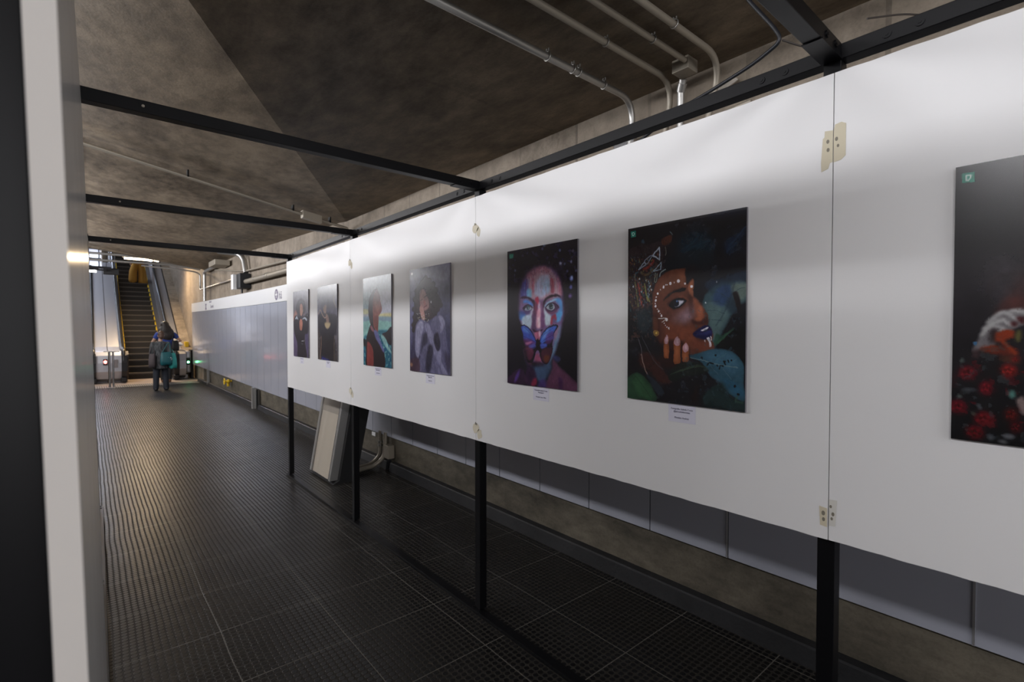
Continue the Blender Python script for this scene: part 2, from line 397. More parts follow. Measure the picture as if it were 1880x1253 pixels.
for i, (y, lab) in enumerate(zip(PY[1:], ('nearest overhead black steel crossbeam at the upper right corner', 'long black steel crossbeam, second from the front, under the dark ceiling',
                              'third black steel crossbeam from the front, below the ceiling conduit', 'farthest black steel crossbeam, in front of the escalators'))):
    m = MB(); m.box(-.0435+.0096*(y-.46), 1.66, y-.023, y+.023, 2.382, 2.4265, .002)
    o = tag(m.build('crossbeam', M['steel']), lab, 'crossbeam', 'overhead crossbeams')
    for x in (.16, 1.54, 1.61):
        s = MB(); s.tube([(x, y-.023, 2.405), (x, y-.027, 2.405)], .010 if x > 1 else .005, 12); s.tube([(x, y-.027, 2.405), (x, y-.0285, 2.405)], .004, 6)
        s.build('screw', M['galvold'] if x < .2 else M['steel'], o)
    s = MB(); s.box(1.50, 1.66, y-.026, y+.026, 2.378, 2.382); s.build('joint_plate', M['steel'], o)

# white boards
BZ0, BZ1 = .987, 2.338
edges = [-1.26, .505, 2.244, 3.983, 5.70]
blab = ['nearest white display board, at the right edge, holding the print of red flowers', 'white display board with the butterfly and painted-cheek portraits',
        'white display board with the sea profile and curly-haired portraits', 'farthest white display board, holding the two smallest-looking prints']
def rough_edge(y0, y1, z, amp, n, rnd):
    return [(y0+(y1-y0)*k/n, z+(rnd.uniform(-amp, amp) if 0 < k < n else 0)) for k in range(n+1)]
boards = []
for i in range(4):
    y0, y1 = edges[i]+.0012, edges[i+1]-.0012; rnd = random.Random(i)
    pts = rough_edge(y0, y1, BZ0, .0012, 40, rnd)+rough_edge(y1, y0, BZ1, .0012, 40, rnd)
    m = MB(); m.prism(pts, 'x', 1.640, 1.658)
    boards.append(tag(m.build('display_board', M['board']), blab[i], 'display board', 'white display boards on the right frame'))
lab = ['white display board seen edge-on at the left edge, closest to the camera', 'second white display board of the left frame, seen at a grazing angle']
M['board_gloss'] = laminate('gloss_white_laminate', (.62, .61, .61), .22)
for i, (a, b) in enumerate(((.46, 2.24),)):
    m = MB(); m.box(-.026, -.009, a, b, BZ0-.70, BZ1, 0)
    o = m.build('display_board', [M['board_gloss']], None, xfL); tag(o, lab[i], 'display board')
    m = MB(); m.box(-.0262, -.0088, a-.0012, a, BZ0-.70, BZ1, 0); m.build('edge_band', M['board_edge'], o, xfL)

m = MB(); m.box(-.05, -.03, .40, 5.72, 2.43, 2.55, .001); m.build('shadow_strip', M['board'], FL, xfL)  # strip added only to cast the shadow band across the right boards

# tape and filler marks on the board joints
def patch(cat, label, polys, x=1.6395, mats=None, holes=()):
    t = None
    for k, (pl, mm) in enumerate(polys):
        m = MB(); m.prism(pl, 'x', x-.0006, x-.0001)
        o = m.build('tape_strip' if t is None else 'tape_piece', mm, t)
        if t is None: t = tag(o, label, cat)
    if holes:
        for (y, z, r) in holes:
            m = MB(); m.prism([(y+r*math.cos(a*math.pi/5)*.8, z+r*math.sin(a*math.pi/5)*1.2) for a in range(10)], 'x', x-.0009, x-.0006)
            m.build('screw_mark', M['tapehole'], t)
    return t
J = .505
patch('tape', 'yellowed tape pieces across the top of the nearest board joint', [
    ([(J+.001, 2.175), (J+.022, 2.178), (J+.023, 2.160), (J+.027, 2.157), (J+.031, 2.088), (J+.030, 2.062), (J+.012, 2.068), (J+.008, 2.083), (J+.001, 2.085)], M['tape']),
    ([(J-.001, 2.176), (J-.004, 2.190), (J-.020, 2.193), (J-.031, 2.186), (J-.031, 2.096), (J-.020, 2.086), (J-.001, 2.083)], M['tape'])],
    holes=[(J+.014, 2.146, .005), (J+.013, 2.122, .005), (J-.008, 2.148, .005), (J-.012, 2.128, .004)])
patch('tape', 'yellowed tape pieces across the bottom of the nearest board joint', [
    ([(J+.003, 1.079), (J+.024, 1.082), (J+.021, 1.026), (J+.003, 1.024)], M['tape']),
    ([(J-.001, 1.107), (J-.022, 1.108), (J-.018, 1.032), (J-.002, 1.030)], mat('pale_tape', (.66, .645, .60), .6))],
    holes=[(J+.013, 1.063, .006), (J+.012, 1.045, .005), (J-.006, 1.087, .004), (J-.012, 1.066, .005), (J-.009, 1.052, .004)])
def blob(y, z, r, n=11, seed=1, sy=1, sz=1):
    rr = random.Random(seed); return [(y+sy*r*rr.uniform(.7, 1.1)*math.cos(2*math.pi*k/n), z+sz*r*rr.uniform(.7, 1.1)*math.sin(2*math.pi*k/n)) for k in range(n)]
M['fill1'] = mat('cream_filler', (.63, .58, .46), .7)
def filler(label, J, z, s=1, seed=3):
    t = patch('filler patch', label, [(blob(J+.004, z, .026*s, seed=seed, sz=.9), M['fill1']), (blob(J-.022*s, z-.02*s, .018*s, seed=seed+1, sz=1.3), M['fill1'])],
              holes=[(J+.006, z+.018*s, .005*s), (J-.004, z+.016*s, .004*s)])
filler('cream filler patch near the top of the middle board joint', 2.244, 2.165, 1.2, 3)
filler('cream filler patch at the foot of the middle board joint', 2.240, 1.055, 1.4, 8)
filler('cream filler patch near the top of the farthest board joint', 3.983, 2.155, 1.3, 13)
filler('cream filler patch at the foot of the farthest board joint', 3.983, 1.10, 1.3, 17)

# ------------------------------------------------------------------ conduits on the ceiling and wall
def conduit(label, path, r, m_, clamps=(), group=None, bendr=.16, name='conduit'):
    m = MB(); m.tube(bend(path, bendr, 8), r, 12); o = tag(m.build(name, m_), label, 'conduit', group)
    for c in clamps:
        x, y, z = c[:3]; d = Vector(c[3]) if len(c) > 3 else Vector((1, 0, 0)); up = Vector(c[4]) if len(c) > 4 else Vector((0, 0, 1))
        s = MB(); p = Vector((x, y, z)); side = d.cross(up).normalized()
        ring = [p+(r+.004)*(math.cos(a)*up+math.sin(a)*side) for a in [k*math.pi/8 for k in range(17)]]
        s.tube(ring, .0035, 6)
        q = p+up*(r+.004); e = up*(.03)
        s.tube([q-side*.004, q+e-side*.004], .005, 6); s.tube([q+side*.012, q+e*.6+side*.012], .004, 6)
        s.build('clamp', M['galv'], o)
    return o
xw = 2.665
conduit('grey conduit with four clamps, farthest left of the four ceiling conduits', [(-1.2, 1.90, 3.06), (xw, 1.94, 3.06), (xw, 1.98, 2.72)], .0195, M['galv'], [(1.883, 1.93, 3.06), (2.08, 1.93, 3.06), (2.13, 1.93, 3.06), (2.357, 1.935, 3.06)])
conduit('olive grey conduit bending down the wall, second of the four ceiling conduits', [(-1.2, 1.64, 3.07), (xw, 1.66, 3.07), (xw, 1.73, 2.72)], .017, M['galvold'], [(2.03, 1.655, 3.07)])
conduit('weathered conduit ending in a small box, third of the four ceiling conduits', [(-1.2, 1.485, 3.07), (2.49, 1.485, 3.07)], .015, M['galvold'], [(2.19, 1.485, 3.07)])
conduit('rightmost ceiling conduit, curving down the wall by the crossbeam', [(-1.2, 1.34, 3.07), (xw-.02, 1.35, 3.07), (xw-.02, 1.45, 2.72)], .0165, M['galvold'], [(2.16, 1.345, 3.07)], bendr=.2)
bx = empty('junction_box', (2.55, 1.52, 3.05), 'small grey junction box under the ceiling between two conduits, pipe dropping from it', 'junction box')
m = MB(); m.box(2.50, 2.60, 1.47, 1.57, 3.03, 3.10, .004); m.build('box_body', M['galvold'], bx)
m = MB(); m.tube([(2.60, 1.56, 3.03), (2.62, 1.585, 2.98), (2.625, 1.59, 2.72)], .021, 12); m.build('drop_pipe', M['galv'], bx)
m = MB(); m.tube([(2.605, 1.565, 3.01), (2.62, 1.585, 2.975)], .026, 10); m.build('coupling', M['galv'], bx)
# cable sagging past the first crossbeam
m = MB(); m.tube(bend([(1.95, .95, 3.09), (2.0, .937, 2.93), (2.0, .82, 2.75), (2.0, .79, 2.69), (2.02, .90, 2.655), (2.03, 1.10, 2.615), (2.05, 1.25, 2.60), (2.1, 1.6, 2.50)], .06), .0075, 10); tag(m.build('cable', M['cable']), 'thick black cable hanging from the ceiling and swooping behind the top rail', 'cable')
m = MB(); m.tube(bend([(2.0, .79, 2.69), (2.1, .74, 2.675), (2.2, .66, 2.68), (2.3, .58, 2.70)], .05), .0035, 6); tag(m.build('wire', M['wire']), 'thin wire tied from the black cable toward the nearest crossbeam', 'wire')
m = MB(); m.tube(bend([(2.3, .60, 2.80), (2.45, .52, 2.84), (2.6, .45, 2.86), (2.68, .40, 2.855)], .05), .0035, 6); tag(m.build('wire', M['wire']), 'thin wire above the top rail right of the nearest crossbeam', 'wire')
m = MB(); m.prism([(1.60, 2.90), (1.32, 2.99), (1.285, 2.955), (1.50, 2.88)], 'x', 2.69, 2.70); tag(m.build('wall_plate', M['paper']), 'pale triangular sheet on the wall just above the top rail', 'plate')
m = MB(); m.box(2.66, 2.70, 1.94, 2.10, 2.78, 2.845, .003); tag(m.build('pipe_bracket', M['inox']), 'small silver bracket on the wall between top rail and board', 'bracket')
conduit('weathered conduit low behind the rail, between rail and board top', [(2.66, 1.95, 2.74), (2.66, 1.2, 2.80)], .012, M['galvold'])

# conduit pair along the ceiling fold
p0, p1 = (-.9, 6.38, 3.57), (2.66, 6.55, 2.965)
D = (Vector(p1)-Vector(p0)).normalized(); UPV = Vector((0, 0, 1))
def on(t, dz=0, dy=0): q = Vector(p0)+(Vector(p1)-Vector(p0))*t; return (q.x, q.y+dy, q.z+dz)
m = MB(); m.tube([on(0), on(1)], .019, 10); o = tag(m.build('conduit', M['galvold']), 'long double conduit crossing the ceiling between the second and third crossbeams', 'conduit')
m = MB(); m.tube([on(0, -.01, -.036), on(1, -.01, -.036)], .012, 10); m.build('second_pipe', M['galvold'], o)
for t in (.49, .80, .93):
    m = MB(); q = on(t, .02, -.016); m.box(q[0]-.008, q[0]+.008, q[1]-.045, q[1]+.03, q[2]-.03, q[2]+.045, .003); m.build('clamp', M['steel'], o)
m = MB(); q = on(.865, -.01, -.02); m.box(q[0]-.12, q[0]+.12, q[1]-.045, q[1]+.045, q[2]-.045, q[2]+.05, .006)
tag(m.build('junction_box', M['galvold'], None, lambda p: (p[0], p[1], p[2]-(p[0]-q[0])*.173)), 'grey junction box on the double ceiling conduit near the display frame', 'junction box')

# pipes high on the wall beyond the display
conduit('upright pipe from the header band up to the ceiling, farthest on the wall', [(2.63, 17.15, 2.46), (2.63, 17.15, 3.33), (2.60, 14.5, 3.31)], .045, M['galv'], bendr=.12)
m = MB(); m.box(2.35, 2.68, 13.9, 14.7, 3.20, 3.33, .01); tag(m.build('junction_box', M['galvold']), 'flat grey junction box at the ceiling corner above the header band', 'junction box')
conduit('thin conduit looping down the wall and running level above the header band', [(1.2, 18.2, 3.50), (2.45, 18.1, 3.42), (2.66, 18.1, 3.36), (2.66, 18.1, 2.86), (2.66, 12.4, 2.82)], .022, M['galv'], [(2.66, 16, 2.845, (0, 1, 0), (1, 0, 0)), (2.66, 14, 2.83, (0, 1, 0), (1, 0, 0))], bendr=.15)
conduit('curved pipe elbow dropping from the ceiling to the wall box', [(2.2, 12.6, 3.34), (2.62, 12.25, 3.28), (2.64, 12.1, 2.86)], .055, M['galv'], bendr=.25)
conduit('thin cable conduit rising along the wall toward the display', [(2.64, 15.6, 3.24), (2.64, 13.2, 3.0), (2.64, 12.1, 2.90), (2.64, 8.6, 2.80)], .016, M['galvold'], bendr=.3)
conduit('thick level pipe with collars running behind the display from the wall box', [(2.62, 12.2, 2.66), (2.62, 7.5, 2.62)], .05, M['galvold'], [(2.62, 11.2, 2.655, (0, 1, 0), (1, 0, 0)), (2.62, 10.4, 2.65, (0, 1, 0), (1, 0, 0)), (2.62, 10.2, 2.65, (0, 1, 0), (1, 0, 0))])
bx = empty('wall_box', (2.60, 12.4, 2.52), 'grey wall box with white front where the pipes meet', 'junction box')
m = MB(); m.box(2.5, 2.72, 12.02, 12.5, 2.52, 2.84, .01); m.build('box_body', M['cable'], bx)
m = MB(); m.box(2.42, 2.499, 12.3, 12.49, 2.50, 2.83, .008); m.build('cover', M['band'], bx)
m = MB(); m.tube([(2.6, 12.3, 2.52), (2.6, 12.3, 2.42)], .02, 8); m.build('stub_pipe', M['cable'], bx)
m = MB(); m.box(2.52, 2.575, 11.14, 11.22, 0, .43, .004); m.box(2.575, 2.648, 11.10, 11.40, 0, .40); o = tag(m.build('wall_post', M['alu']), 'short upright steel post at the foot of the wall panels, between kerb lengths', 'post')
m = MB(); m.box(2.576, 2.60, 11.02, 11.095, 0, .40); m.build('dark_reveal', M['black'], o)
m = MB(); m.box(2.58, 2.645, 16.6, 16.66, 0, .455, .004); tag(m.build('wall_post', M['alu']), 'slim pale post at the far end of the low wall', 'post')
# yellow valve hanging under the panels
v = empty('hose_valve', (2.57, 13.7, .25), 'small yellow valve with a handwheel under the wall panels', 'valve')
m = MB(); m.ell((2.57, 13.7, .36), (.05, .06, .05)); m.tube([(2.57, 13.7, .36), (2.57, 13.7, .24)], .03, 10); m.tube([(2.645, 13.7, .36), (2.50, 13.7, .36)], .025, 8); m.build('valve_body', M['yellow'], v)
m = MB(); m.tube(arc((2.49, 13.7, .36), .07, 0, 2*math.pi, (0, 1, 0), (0, 0, 1), 16), .012, 8); m.tube([(2.49, 13.63, .36), (2.49, 13.77, .36)], .01, 6); m.build('handwheel', M['yellow'], v)
# pipes at the low wall behind the display, leading to the leaning panel
pg = empty('floor_pipe_group', (2.62, 5.45, 0), 'dark pipes with a small box dropping from the panels to the floor', 'pipes')
m = MB(); m.tube(bend([(2.60, 5.46, .42), (2.60, 5.46, .13), (2.50, 5.50, .03), (2.12, 5.42, .03)], .12), .022, 10); m.build('pipe', M['galvold'], pg)
m = MB(); m.tube(bend([(2.60, 5.32, .42), (2.585, 5.32, .14), (2.48, 5.36, .045), (2.12, 5.28, .04)], .12), .024, 10); m.build('pipe', M['galvold'], pg)
m = MB(); m.box(2.56, 2.64, 5.18, 5.29, .14, .29, .005); m.build('small_box', M['galvold'], pg)
for z in (.30, .26): 
    m = MB(); m.tube([(2.60, 5.46, z), (2.60, 5.46, z-.02)], .030, 10); m.build('collar', M['galv'], pg)
m = MB(); m.box(2.640, 2.6495, 5.68, 5.78, .31, .355, .002); tag(m.build('wall_label', M['band']), 'tiny white plate on the low wall behind the leaning panel', 'label')

# ------------------------------------------------------------------ leaning aluminium information panel
kt = .177
lean = lambda p: (p[0]+kt*p[2], p[1], p[2])
tp = empty('leaning_panel', (1.95, 5.45, 0), 'leaning aluminium-framed panel with beige face standing behind the display boards', 'panel')
m = MB(); m.box(1.892, 1.962, 5.175, 5.745, .03, 1.75); m.build('face', M['wood'], tp, lean)
m = MB()
for a, b in ((5.155, 5.20), (5.72, 5.765)): m.box(1.882, 1.968, a, b, .025, 1.76, .003)
m.box(1.884, 1.968, 5.2, 5.72, 1.72, 1.76); m.build('frame', M['alu'], tp, lean)
m = MB(); m.box(1.880, 1.8825, 5.215, 5.225, .03, 1.72); m.box(1.880, 1.8825, 5.70, 5.708, .03, 1.72); m.build('groove', M['joint'], tp, lambda p: (p[0]+kt*p[2]+.009, p[1], p[2]))
m = MB(); m.box(1.892, 1.893, 5.2, 5.72, .70, 1.7); 
m.build('upper_sheet', mat('greige_sheet', (.30, .265, .225), .4), tp, lambda p: (p[0]+kt*p[2]-.002, p[1], p[2]))
m = MB(); m.prism([(1.90, 0), (2.16, 0), (2.16, .05), (2.50, 1.7), (2.27, 1.7), (1.97, .03)], 'y', 5.10, 5.70); m.build('stand', M['black'], tp)

# ------------------------------------------------------------------ escalators
SL = math.tan(math.radians(30)); YB = 20.4
def up(y, c): return c+max(0, y-YB)*SL
def balus(t, x0, x1, name, m_, top=.87, y1=44, front=19.18):
    pts = [(front+.30, .04), (front+.08, .14), (front, .36), (front+.0, .62), (front+.07, .84), (front+.22, .95), (front+.45, top+.10), (YB-.2, top+.10), (YB+.25, top+.2), (y1, top+(y1-YB)*SL), (y1, (y1-YB)*SL-1.4), (YB+2.0, 0.0)]
    m = MB(); m.prism(pts, 'x', x0, x1); return m.build(name, m_, t)
def handrail(t, x, top=.87, y1=44, front=19.10):
    pts = [(x, front+.42, .07), (x, front+.15, .13), (x, front, .36), (x, front-.005, .62), (x, front+.07, .87), (x, front+.22, 1.0), (x, front+.5, top+.16), (x, YB-.2, top+.16), (x, YB+.25, top+.26), (x, y1, top+.06+(y1-YB)*SL)]
    m = MB(); P = bend(pts, .12, 5); m.tube(P, .047, 10)
    return m.build('handrail', M['hand'], t)
E2 = empty('escalator', (1.45, 19.2, 0), 'escalator with dark steps and yellow edge lines, a woman waiting at its foot', 'escalator')
E1 = empty('escalator', (-.4, 19.2, 0), 'left escalator, only its stainless right balustrade showing beside the white board', 'escalator')
stp = []
for k in range(60):
    y = YB+.3464*k; z = .2*k
    m = MB(); m.box(.955, 1.955, y, y+.36, z+.155, z+.2, .004)
    s = m.build('step', M['step'], E2)
    m = MB(); m.box(.957, 1.953, y+.012, y+.30, z-.0, z+.155)
    for q in range(40): m.box(.965+q*.0248, .975+q*.0248, y+.004, y+.012, z+.0, z+.15)
    m.build('riser', M['stepdark'], s)
balus(E2, .452, .755, 'balustrade', M['inoxd'], y1=26.5); balus(E2, 2.10, 2.40, 'balustrade', M['inoxd'])
balus(E2, .755, .94, 'skirt', M['step'], top=.12, front=19.6); balus(E2, 1.97, 2.10, 'skirt', M['step'], top=.16, front=19.6)
handrail(E2, .80); handrail(E2, 2.13)
m = MB(); m.prism([(YB+.5, 1.0), (44, (44-YB)*SL+.72), (44, (44-YB)*SL+.91), (YB+.5, 1.19)], 'x', 2.385, 2.44); m.build('outer_rail', M['hand'], E2)
for x in (.935, 1.962):
    m = MB(); m.prism([(YB+.15, .06), (YB+.15, .22), (YB+.7, .53), (44, (44-YB)*SL+.2), (44, (44-YB)*SL+.06), (YB+.5, .10)], 'x', x-.025, x+.025); m.build('yellow_edge', M['yellow'], E2)
for x0, x1, t in ((.452, .80, E2), (2.05, 2.5, E2)):
    m = MB(); m.box(x0, x1, 19.55, 20.5, 0, .16, .02); m.build('plinth', M['inoxd'], t)
for x in (.80, 2.13):
    m = MB(); m.box(x-.075, x+.075, 19.10, 19.75, .02, .17, .03); m.build('inlet_cover', M['black'], E2)
m = MB(); m.box(2.40, 2.56, 19.35, 19.9, .2, .92, .05); m.build('control_box', M['inoxd'], E2)
m = MB(); m.box(2.42, 2.53, 19.32, 19.349, .47, .70, .003); s = m.build('signal_plate', M['black'], E2)
m = MB(); m.ell((2.475, 19.31, .56), (.035, .012, .035)); m.build('green_signal', M['emgreen'], s)
m = MB(); m.box(2.57, 2.64, 19.47, 19.9, 0, .95); m.build('gap_shade_box', M['black'], E2)  # black box gives the open gap its shade, no cover sits here
balus(E1, .13, .432, 'balustrade', M['inoxd'], y1=26); handrail(E1, .09, y1=26)
m = MB(); m.box(.07, .44, 19.55, 20.5, 0, .16, .02); m.build('plinth', M['inoxd'], E1)
m = MB(); m.box(.02, .17, 19.10, 19.75, .02, .17, .03); m.build('inlet_cover', M['black'], E1)
m = MB(); m.prism([(19.3, .1), (19.3, .80), (YB, .90), (26, .88+5.6*SL), (26, 5.6*SL)], 'x', .433, .451); m.build('gap_strip', M['black'], E1)
m = MB(); m.box(.315, .415, 19.13, 19.172, .56, .74, .004); s = m.build('signal_plate', M['black'], E1)
m = MB(); m.ell((.365, 19.125, .655), (.04, .015, .05)); m.build('red_signal', M['emred'], s)
m = MB(); m.box(.55, .66, 19.15, 19.176, .48, .72); m.build('notice_plate', mat('dull_notice', (.22, .2, .2), .4), E2)
m = MB(); m.prism([(YB, 0), (YB, .9), (44, .88+(44-YB)*SL), (44, (44-YB)*SL-1)], 'x', 2.44, 2.73); struct(m.build('wall_parapet', M['wall']))
for x0, x1, t in ((.745, .875, E2), (2.08, 2.21, E2), (.03, .15, E1)):
    m = MB(); m.prism([(19.45, .10), (19.16, .15), (19.055, .36), (19.05, .62), (19.12, .84), (19.20, .90), (19.32, .86), (19.40, .5)], 'x', x0, x1); m.build('newel_guard', M['hand'], t)
# steps of the left escalator, rising behind the board
for k in range(6):
    y = YB+.3464*k; z = .2*k; m = MB(); m.box(-1.05, -.05, y, y+.36, z, z+.2); m.build('step', M['step'], E1)
m = MB(); m.box(2.55, 2.66, 20.6, 21.0, 1.02, 1.2, .01); tag(m.build('notice', M['yellow']), 'small yellow notice on the wall beside the escalator foot', 'sign')
m = MB(); m.add([(2.12, 19.5, 1.16), (2.36, 19.45, 1.13), (2.33, 19.75, 1.05), (2.15, 19.8, 1.08), (2.2, 19.6, 1.32), (2.28, 19.62, 1.26)], [(0, 1, 4), (1, 5, 4), (1, 2, 5), (2, 3, 5), (3, 4, 5), (3, 0, 4), (0, 3, 2, 1)]); tag(m.build('plastic_bag', mat('white_plastic', (.85, .85, .87), .35)), 'crumpled white plastic bag at the right elbow of the long-haired woman', 'bag')

# pipes, signs and lamps under the shaft opening
for k, (z, r, lab) in enumerate(((3.68, .035, 'upper horizontal pipe across the mouth of the escalator shaft'), (3.50, .03, 'middle horizontal pipe across the mouth of the escalator shaft'))):
    conduit(lab, [(-2.4, 17.65, z), (1.9, 17.65, z+.02), (2.6, 17.65, z-.06)], r, M['galv'])
conduit('black lowest pipe, ending at the hanging black sign', [(-2.4, 17.7, 3.36), (.5, 17.7, 3.32)], .03, M['cable'])
conduit('second black pipe just under the lowest one', [(-2.4, 17.8, 3.29), (.4, 17.8, 3.26)], .02, M['cable'])
m = MB(); m.box(.33, .68, 17.95, 18.05, 3.16, 3.34, .01); o = tag(m.build('hanging_sign', M['black']), 'black rectangular sign hanging in front of the escalator steps', 'sign')
for x in (.4, .6):
    m = MB(); m.tube([(x, 18, 3.34), (x, 18, 5.0)], .008, 6); m.build('hanger', M['cable'], o)
fx = empty('ceiling_lamp', (1.4, 21, 4.0), 'long warm glowing tube lamp above the escalator', 'lamp')
m = MB(); m.box(.88, 1.92, 20.98, 21.06, 4.03, 4.08); m.build('housing', M['fixture'], fx)
m = MB(); m.tube([(.93, 21, 4.0), (1.70, 21, 3.995)], .032, 12); m.build('tube', M['emwarm'], fx)
m = MB(); m.tube([(1.74, 21, 3.99), (1.87, 21, 3.98)], .022, 12); m.build('tube', M['emwarm'], fx)
for x in (1.2, 1.7):
    m = MB(); m.tube([(x, 21.02, 4.08), (x, 21.02, 6.55)], .01, 6); m.build('hanger', M['galv'], fx)
area('warm_lamp_light', (1.38, 20.9, 3.94), (1.0, .1), 110, WARM, (0, -.25, -1))
area('warm_lamp_wall', (1.9, 21.2, 3.9), (.3, .3), 14, WARM, (1, 0, -.1))
fx = empty('wall_lamp', (.12, 18.5, 3.3), 'short cool white lamp glowing beside the left board edge', 'lamp')
m = MB(); m.box(-.5, .24, 18.42, 18.58, 3.33, 3.38, .01); m.build('housing', M['cable'], fx)
m = MB(); m.tube([(-.45, 18.5, 3.29), (.19, 18.5, 3.29)], .04, 12); m.build('tube', M['emw'], fx)
area('cool_lamp_light', (-.1, 18.6, 3.22), (.6, .1), 26, WHITE, (.1, .3, -1))
area('shaft_light', (-2.0, 26, 9.5), (2.5, 5), 620, COOL, (.2, -.1, -1))
# bright stair hall seen at the top of the shaft
m = MB(); m.box(-4.5, .62, 33, 33.2, 2.5, 13); struct(m.build('wall_upper', mat('pale_wall', (.75, .77, .85), .5)))
m = MB()
for x in (.02, .42): m.box(x, x+.05, 32.9, 32.99, 3, 8)
for z in (5.2, 5.7, 6.3): m.box(-3, .6, 32.88, 32.99, z, z+.07)
wn = struct(m.build('window_1', M['cable']))
m = MB(); m.box(-3, .6, 32.991, 32.999, 3.5, 8); m.build('pane', mat('daylit_pane', (.8, .85, .95), .4, emit=(.78, .82, 1), estr=.75), wn)
area('upper_light', (-1.2, 31.5, 8.0), (3, 1.5), 700, COOL, (.1, 1, -.6))
m = MB(); m.prism([(.64, 2.8), (.95, 2.8), (.95, 9), (.50, 9), (.45, 7)], 'y', 31, 33); tag(m.build('dark_lintel', M['ceil']), 'dark brown lintel at the top of the shaft', 'lintel')

# stanchion
st = empty('bollard', (.46, 17.7, 0), 'twin-post steel stanchion with a flat top plate in front of the escalators', 'bollard')
for x in (.428, .506):
    m = MB(); m.tube([(x, 17.7, 0.01), (x, 17.7, 1.0)], .023, 14); m.build('post', M['inox'], st)
m = MB(); m.box(.30, .635, 17.6, 17.8, 1.0, 1.03, .008); m.build('top_plate', M['inox'], st)
m = MB(); m.box(.36, .575, 17.6, 17.8, .001, .02, .005); m.build('base_plate', M['inox'], st)

# ------------------------------------------------------------------ people
BODYX = None
def remesh(mb, name, m_, parent, vox=.014, sm=4):
    o = mb.build(name, m_, parent, (lambda p: (BODYX[0]+(p[0]-BODYX[0])*BODYX[1], p[1], p[2])) if BODYX else None)
    r = o.modifiers.new('r', 'REMESH'); r.mode = 'VOXEL'; r.voxel_size = vox; r.use_smooth_shade = True
    s = o.modifiers.new('s', 'SMOOTH'); s.iterations = sm; s.factor = .5
    dg = bpy.context.evaluated_depsgraph_get(); me = bpy.data.meshes.new_from_object(o.evaluated_get(dg))
    o.modifiers.clear(); o.data = me; me.name = name
    me.polygons.foreach_set('use_smooth', [True]*len(me.polygons)); return o
M['skin'] = mat('skin', (.42, .25, .17), .5); M['hair'] = mat('dark_hair', (.018, .012, .010), .5)
M['jeans'] = mat('dark_jeans', (.018, .022, .032), .8); M['shoe'] = mat('dark_shoe', (.05, .05, .05), .6); M['blue'] = mat('blue_tshirt', (.02, .05, .26), .8)
ms = mat('grey_patterned_shirt', (.05, .055, .06), .85); n = N(ms)
n.l(n.ramp(n.noise(26, 3, .6, stretch=(2.4, 1, .35)), [(.42, (.022, .026, .03)), (.6, (.085, .09, .095))]), n.b.inputs['Base Color']); M['shirt'] = ms
M['teal'] = mat('teal_bag', (.005, .085, .10), .5); M['turq'] = mat('turquoise_bag', (.04, .36, .33), .5); M['brownbag'] = mat('brown_bag', (.055, .042, .045), .7)
M['mustard'] = mat('mustard_cloth', (.42, .22, .035), .85); M['brownshoe'] = mat('brown_shoe', (.13, .06, .03), .6)

def head(b, c, r=.098, yaw=0):
    """head with face: c = centre; faces +y when yaw=0 (backs turned to the camera)"""
    R = Matrix.Rotation(yaw, 3, 'Z'); c = Vector(c)
    def E(o, s): b.ell(c+R @ Vector(o), s, rot=R)
    E((0, 0, .01), (r*.82, r*.98, r*1.12)); E((0, r*.35, -r*.55), (r*.58, r*.6, r*.62))
    E((0, r*.98, -r*.12), (r*.14, r*.22, r*.26)); E((r*.82, 0, -r*.08), (r*.12, r*.22, r*.30)); E((-r*.82, 0, -r*.08), (r*.12, r*.22, r*.30))
    E((0, r*.86, -r*.60), (r*.28, r*.13, r*.09)); E((r*.36, r*.83, r*.08), (r*.17, r*.09, r*.10)); E((-r*.36, r*.83, r*.08), (r*.17, r*.09, r*.10))
def hand(b, c, d, side, s=1.0, curl=.5):
    """palm with five fingers pointing along d; side = thumb direction"""
    c = Vector(c); d = Vector(d).normalized(); side = Vector(side); side = (side-d*side.dot(d)).normalized(); nrm = d.cross(side)
    b.tube([c-d*.02*s, c+d*.085*s], [.026*s, .036*s], 10)
    for k, L in enumerate((.065, .078, .072, .055)):
        o = c+d*.075*s+side*(.030-.020*k)*s; p1 = o+d*L*.5*s; p2 = p1+(d*(1-curl)+nrm*curl).normalized()*L*.5*s
        b.tube([o, p1, p2], [.0105*s, .0100*s, .0085*s], 8); b.ell(p2, (.0088*s,)*3, 8, 6)
    o = c+d*.015*s+side*.026*s; p1 = o+(side*.7+d*.7)*.032*s; p2 = p1+(side*.25+d)*.028*s
    b.tube([o, p1, p2], [.013*s, .012*s, .0095*s], 8); b.ell(p2, (.0095*s,)*3, 8, 6)
def tap(b, pts, rs): 
    b.tube(pts, rs, 14, cap=True)
    for p, r in zip(pts, rs): b.ell(p, (r, r, r), 12, 8)

# man with the patterned shirt, from behind
mx, my = 1.455, 16.2
BODYX = (mx, .84)
man = empty('person', (mx, my, 0), 'person seen from behind in a long dark patterned shirt and dark jeans, carrying bags', 'person')
b = MB(); head(b, (mx+.02, my+.03, 1.465), .10)
tap(b, [(mx, my, 1.36), (mx, my-.01, 1.24)], [.055, .065])
b.ell((mx, my, 1.10), (.17, .10, .20)); b.ell((mx, my, .80), (.155, .11, .15))
for s in (-1, 1):
    tap(b, [(mx+s*.09, my, .78), (mx+s*.115, my+.0, .44), (mx+s*.125, my-.01, .08)], [.08, .055, .038])
LA = [(mx-.19, my, 1.22), (mx-.235, my-.02, .97), (mx-.225, my+.05, .76)]; RA = [(mx+.19, my, 1.22), (mx+.245, my-.05, 1.0), (mx+.20, my-.07, .86)]
for A in (LA, RA): tap(b, A, [.052, .04, .03])
hand(b, LA[2], (0, .12, -1), (.1, 1, 0)); hand(b, RA[2], (-.5, -.2, -.7), (-.3, -1, 0), curl=.8)
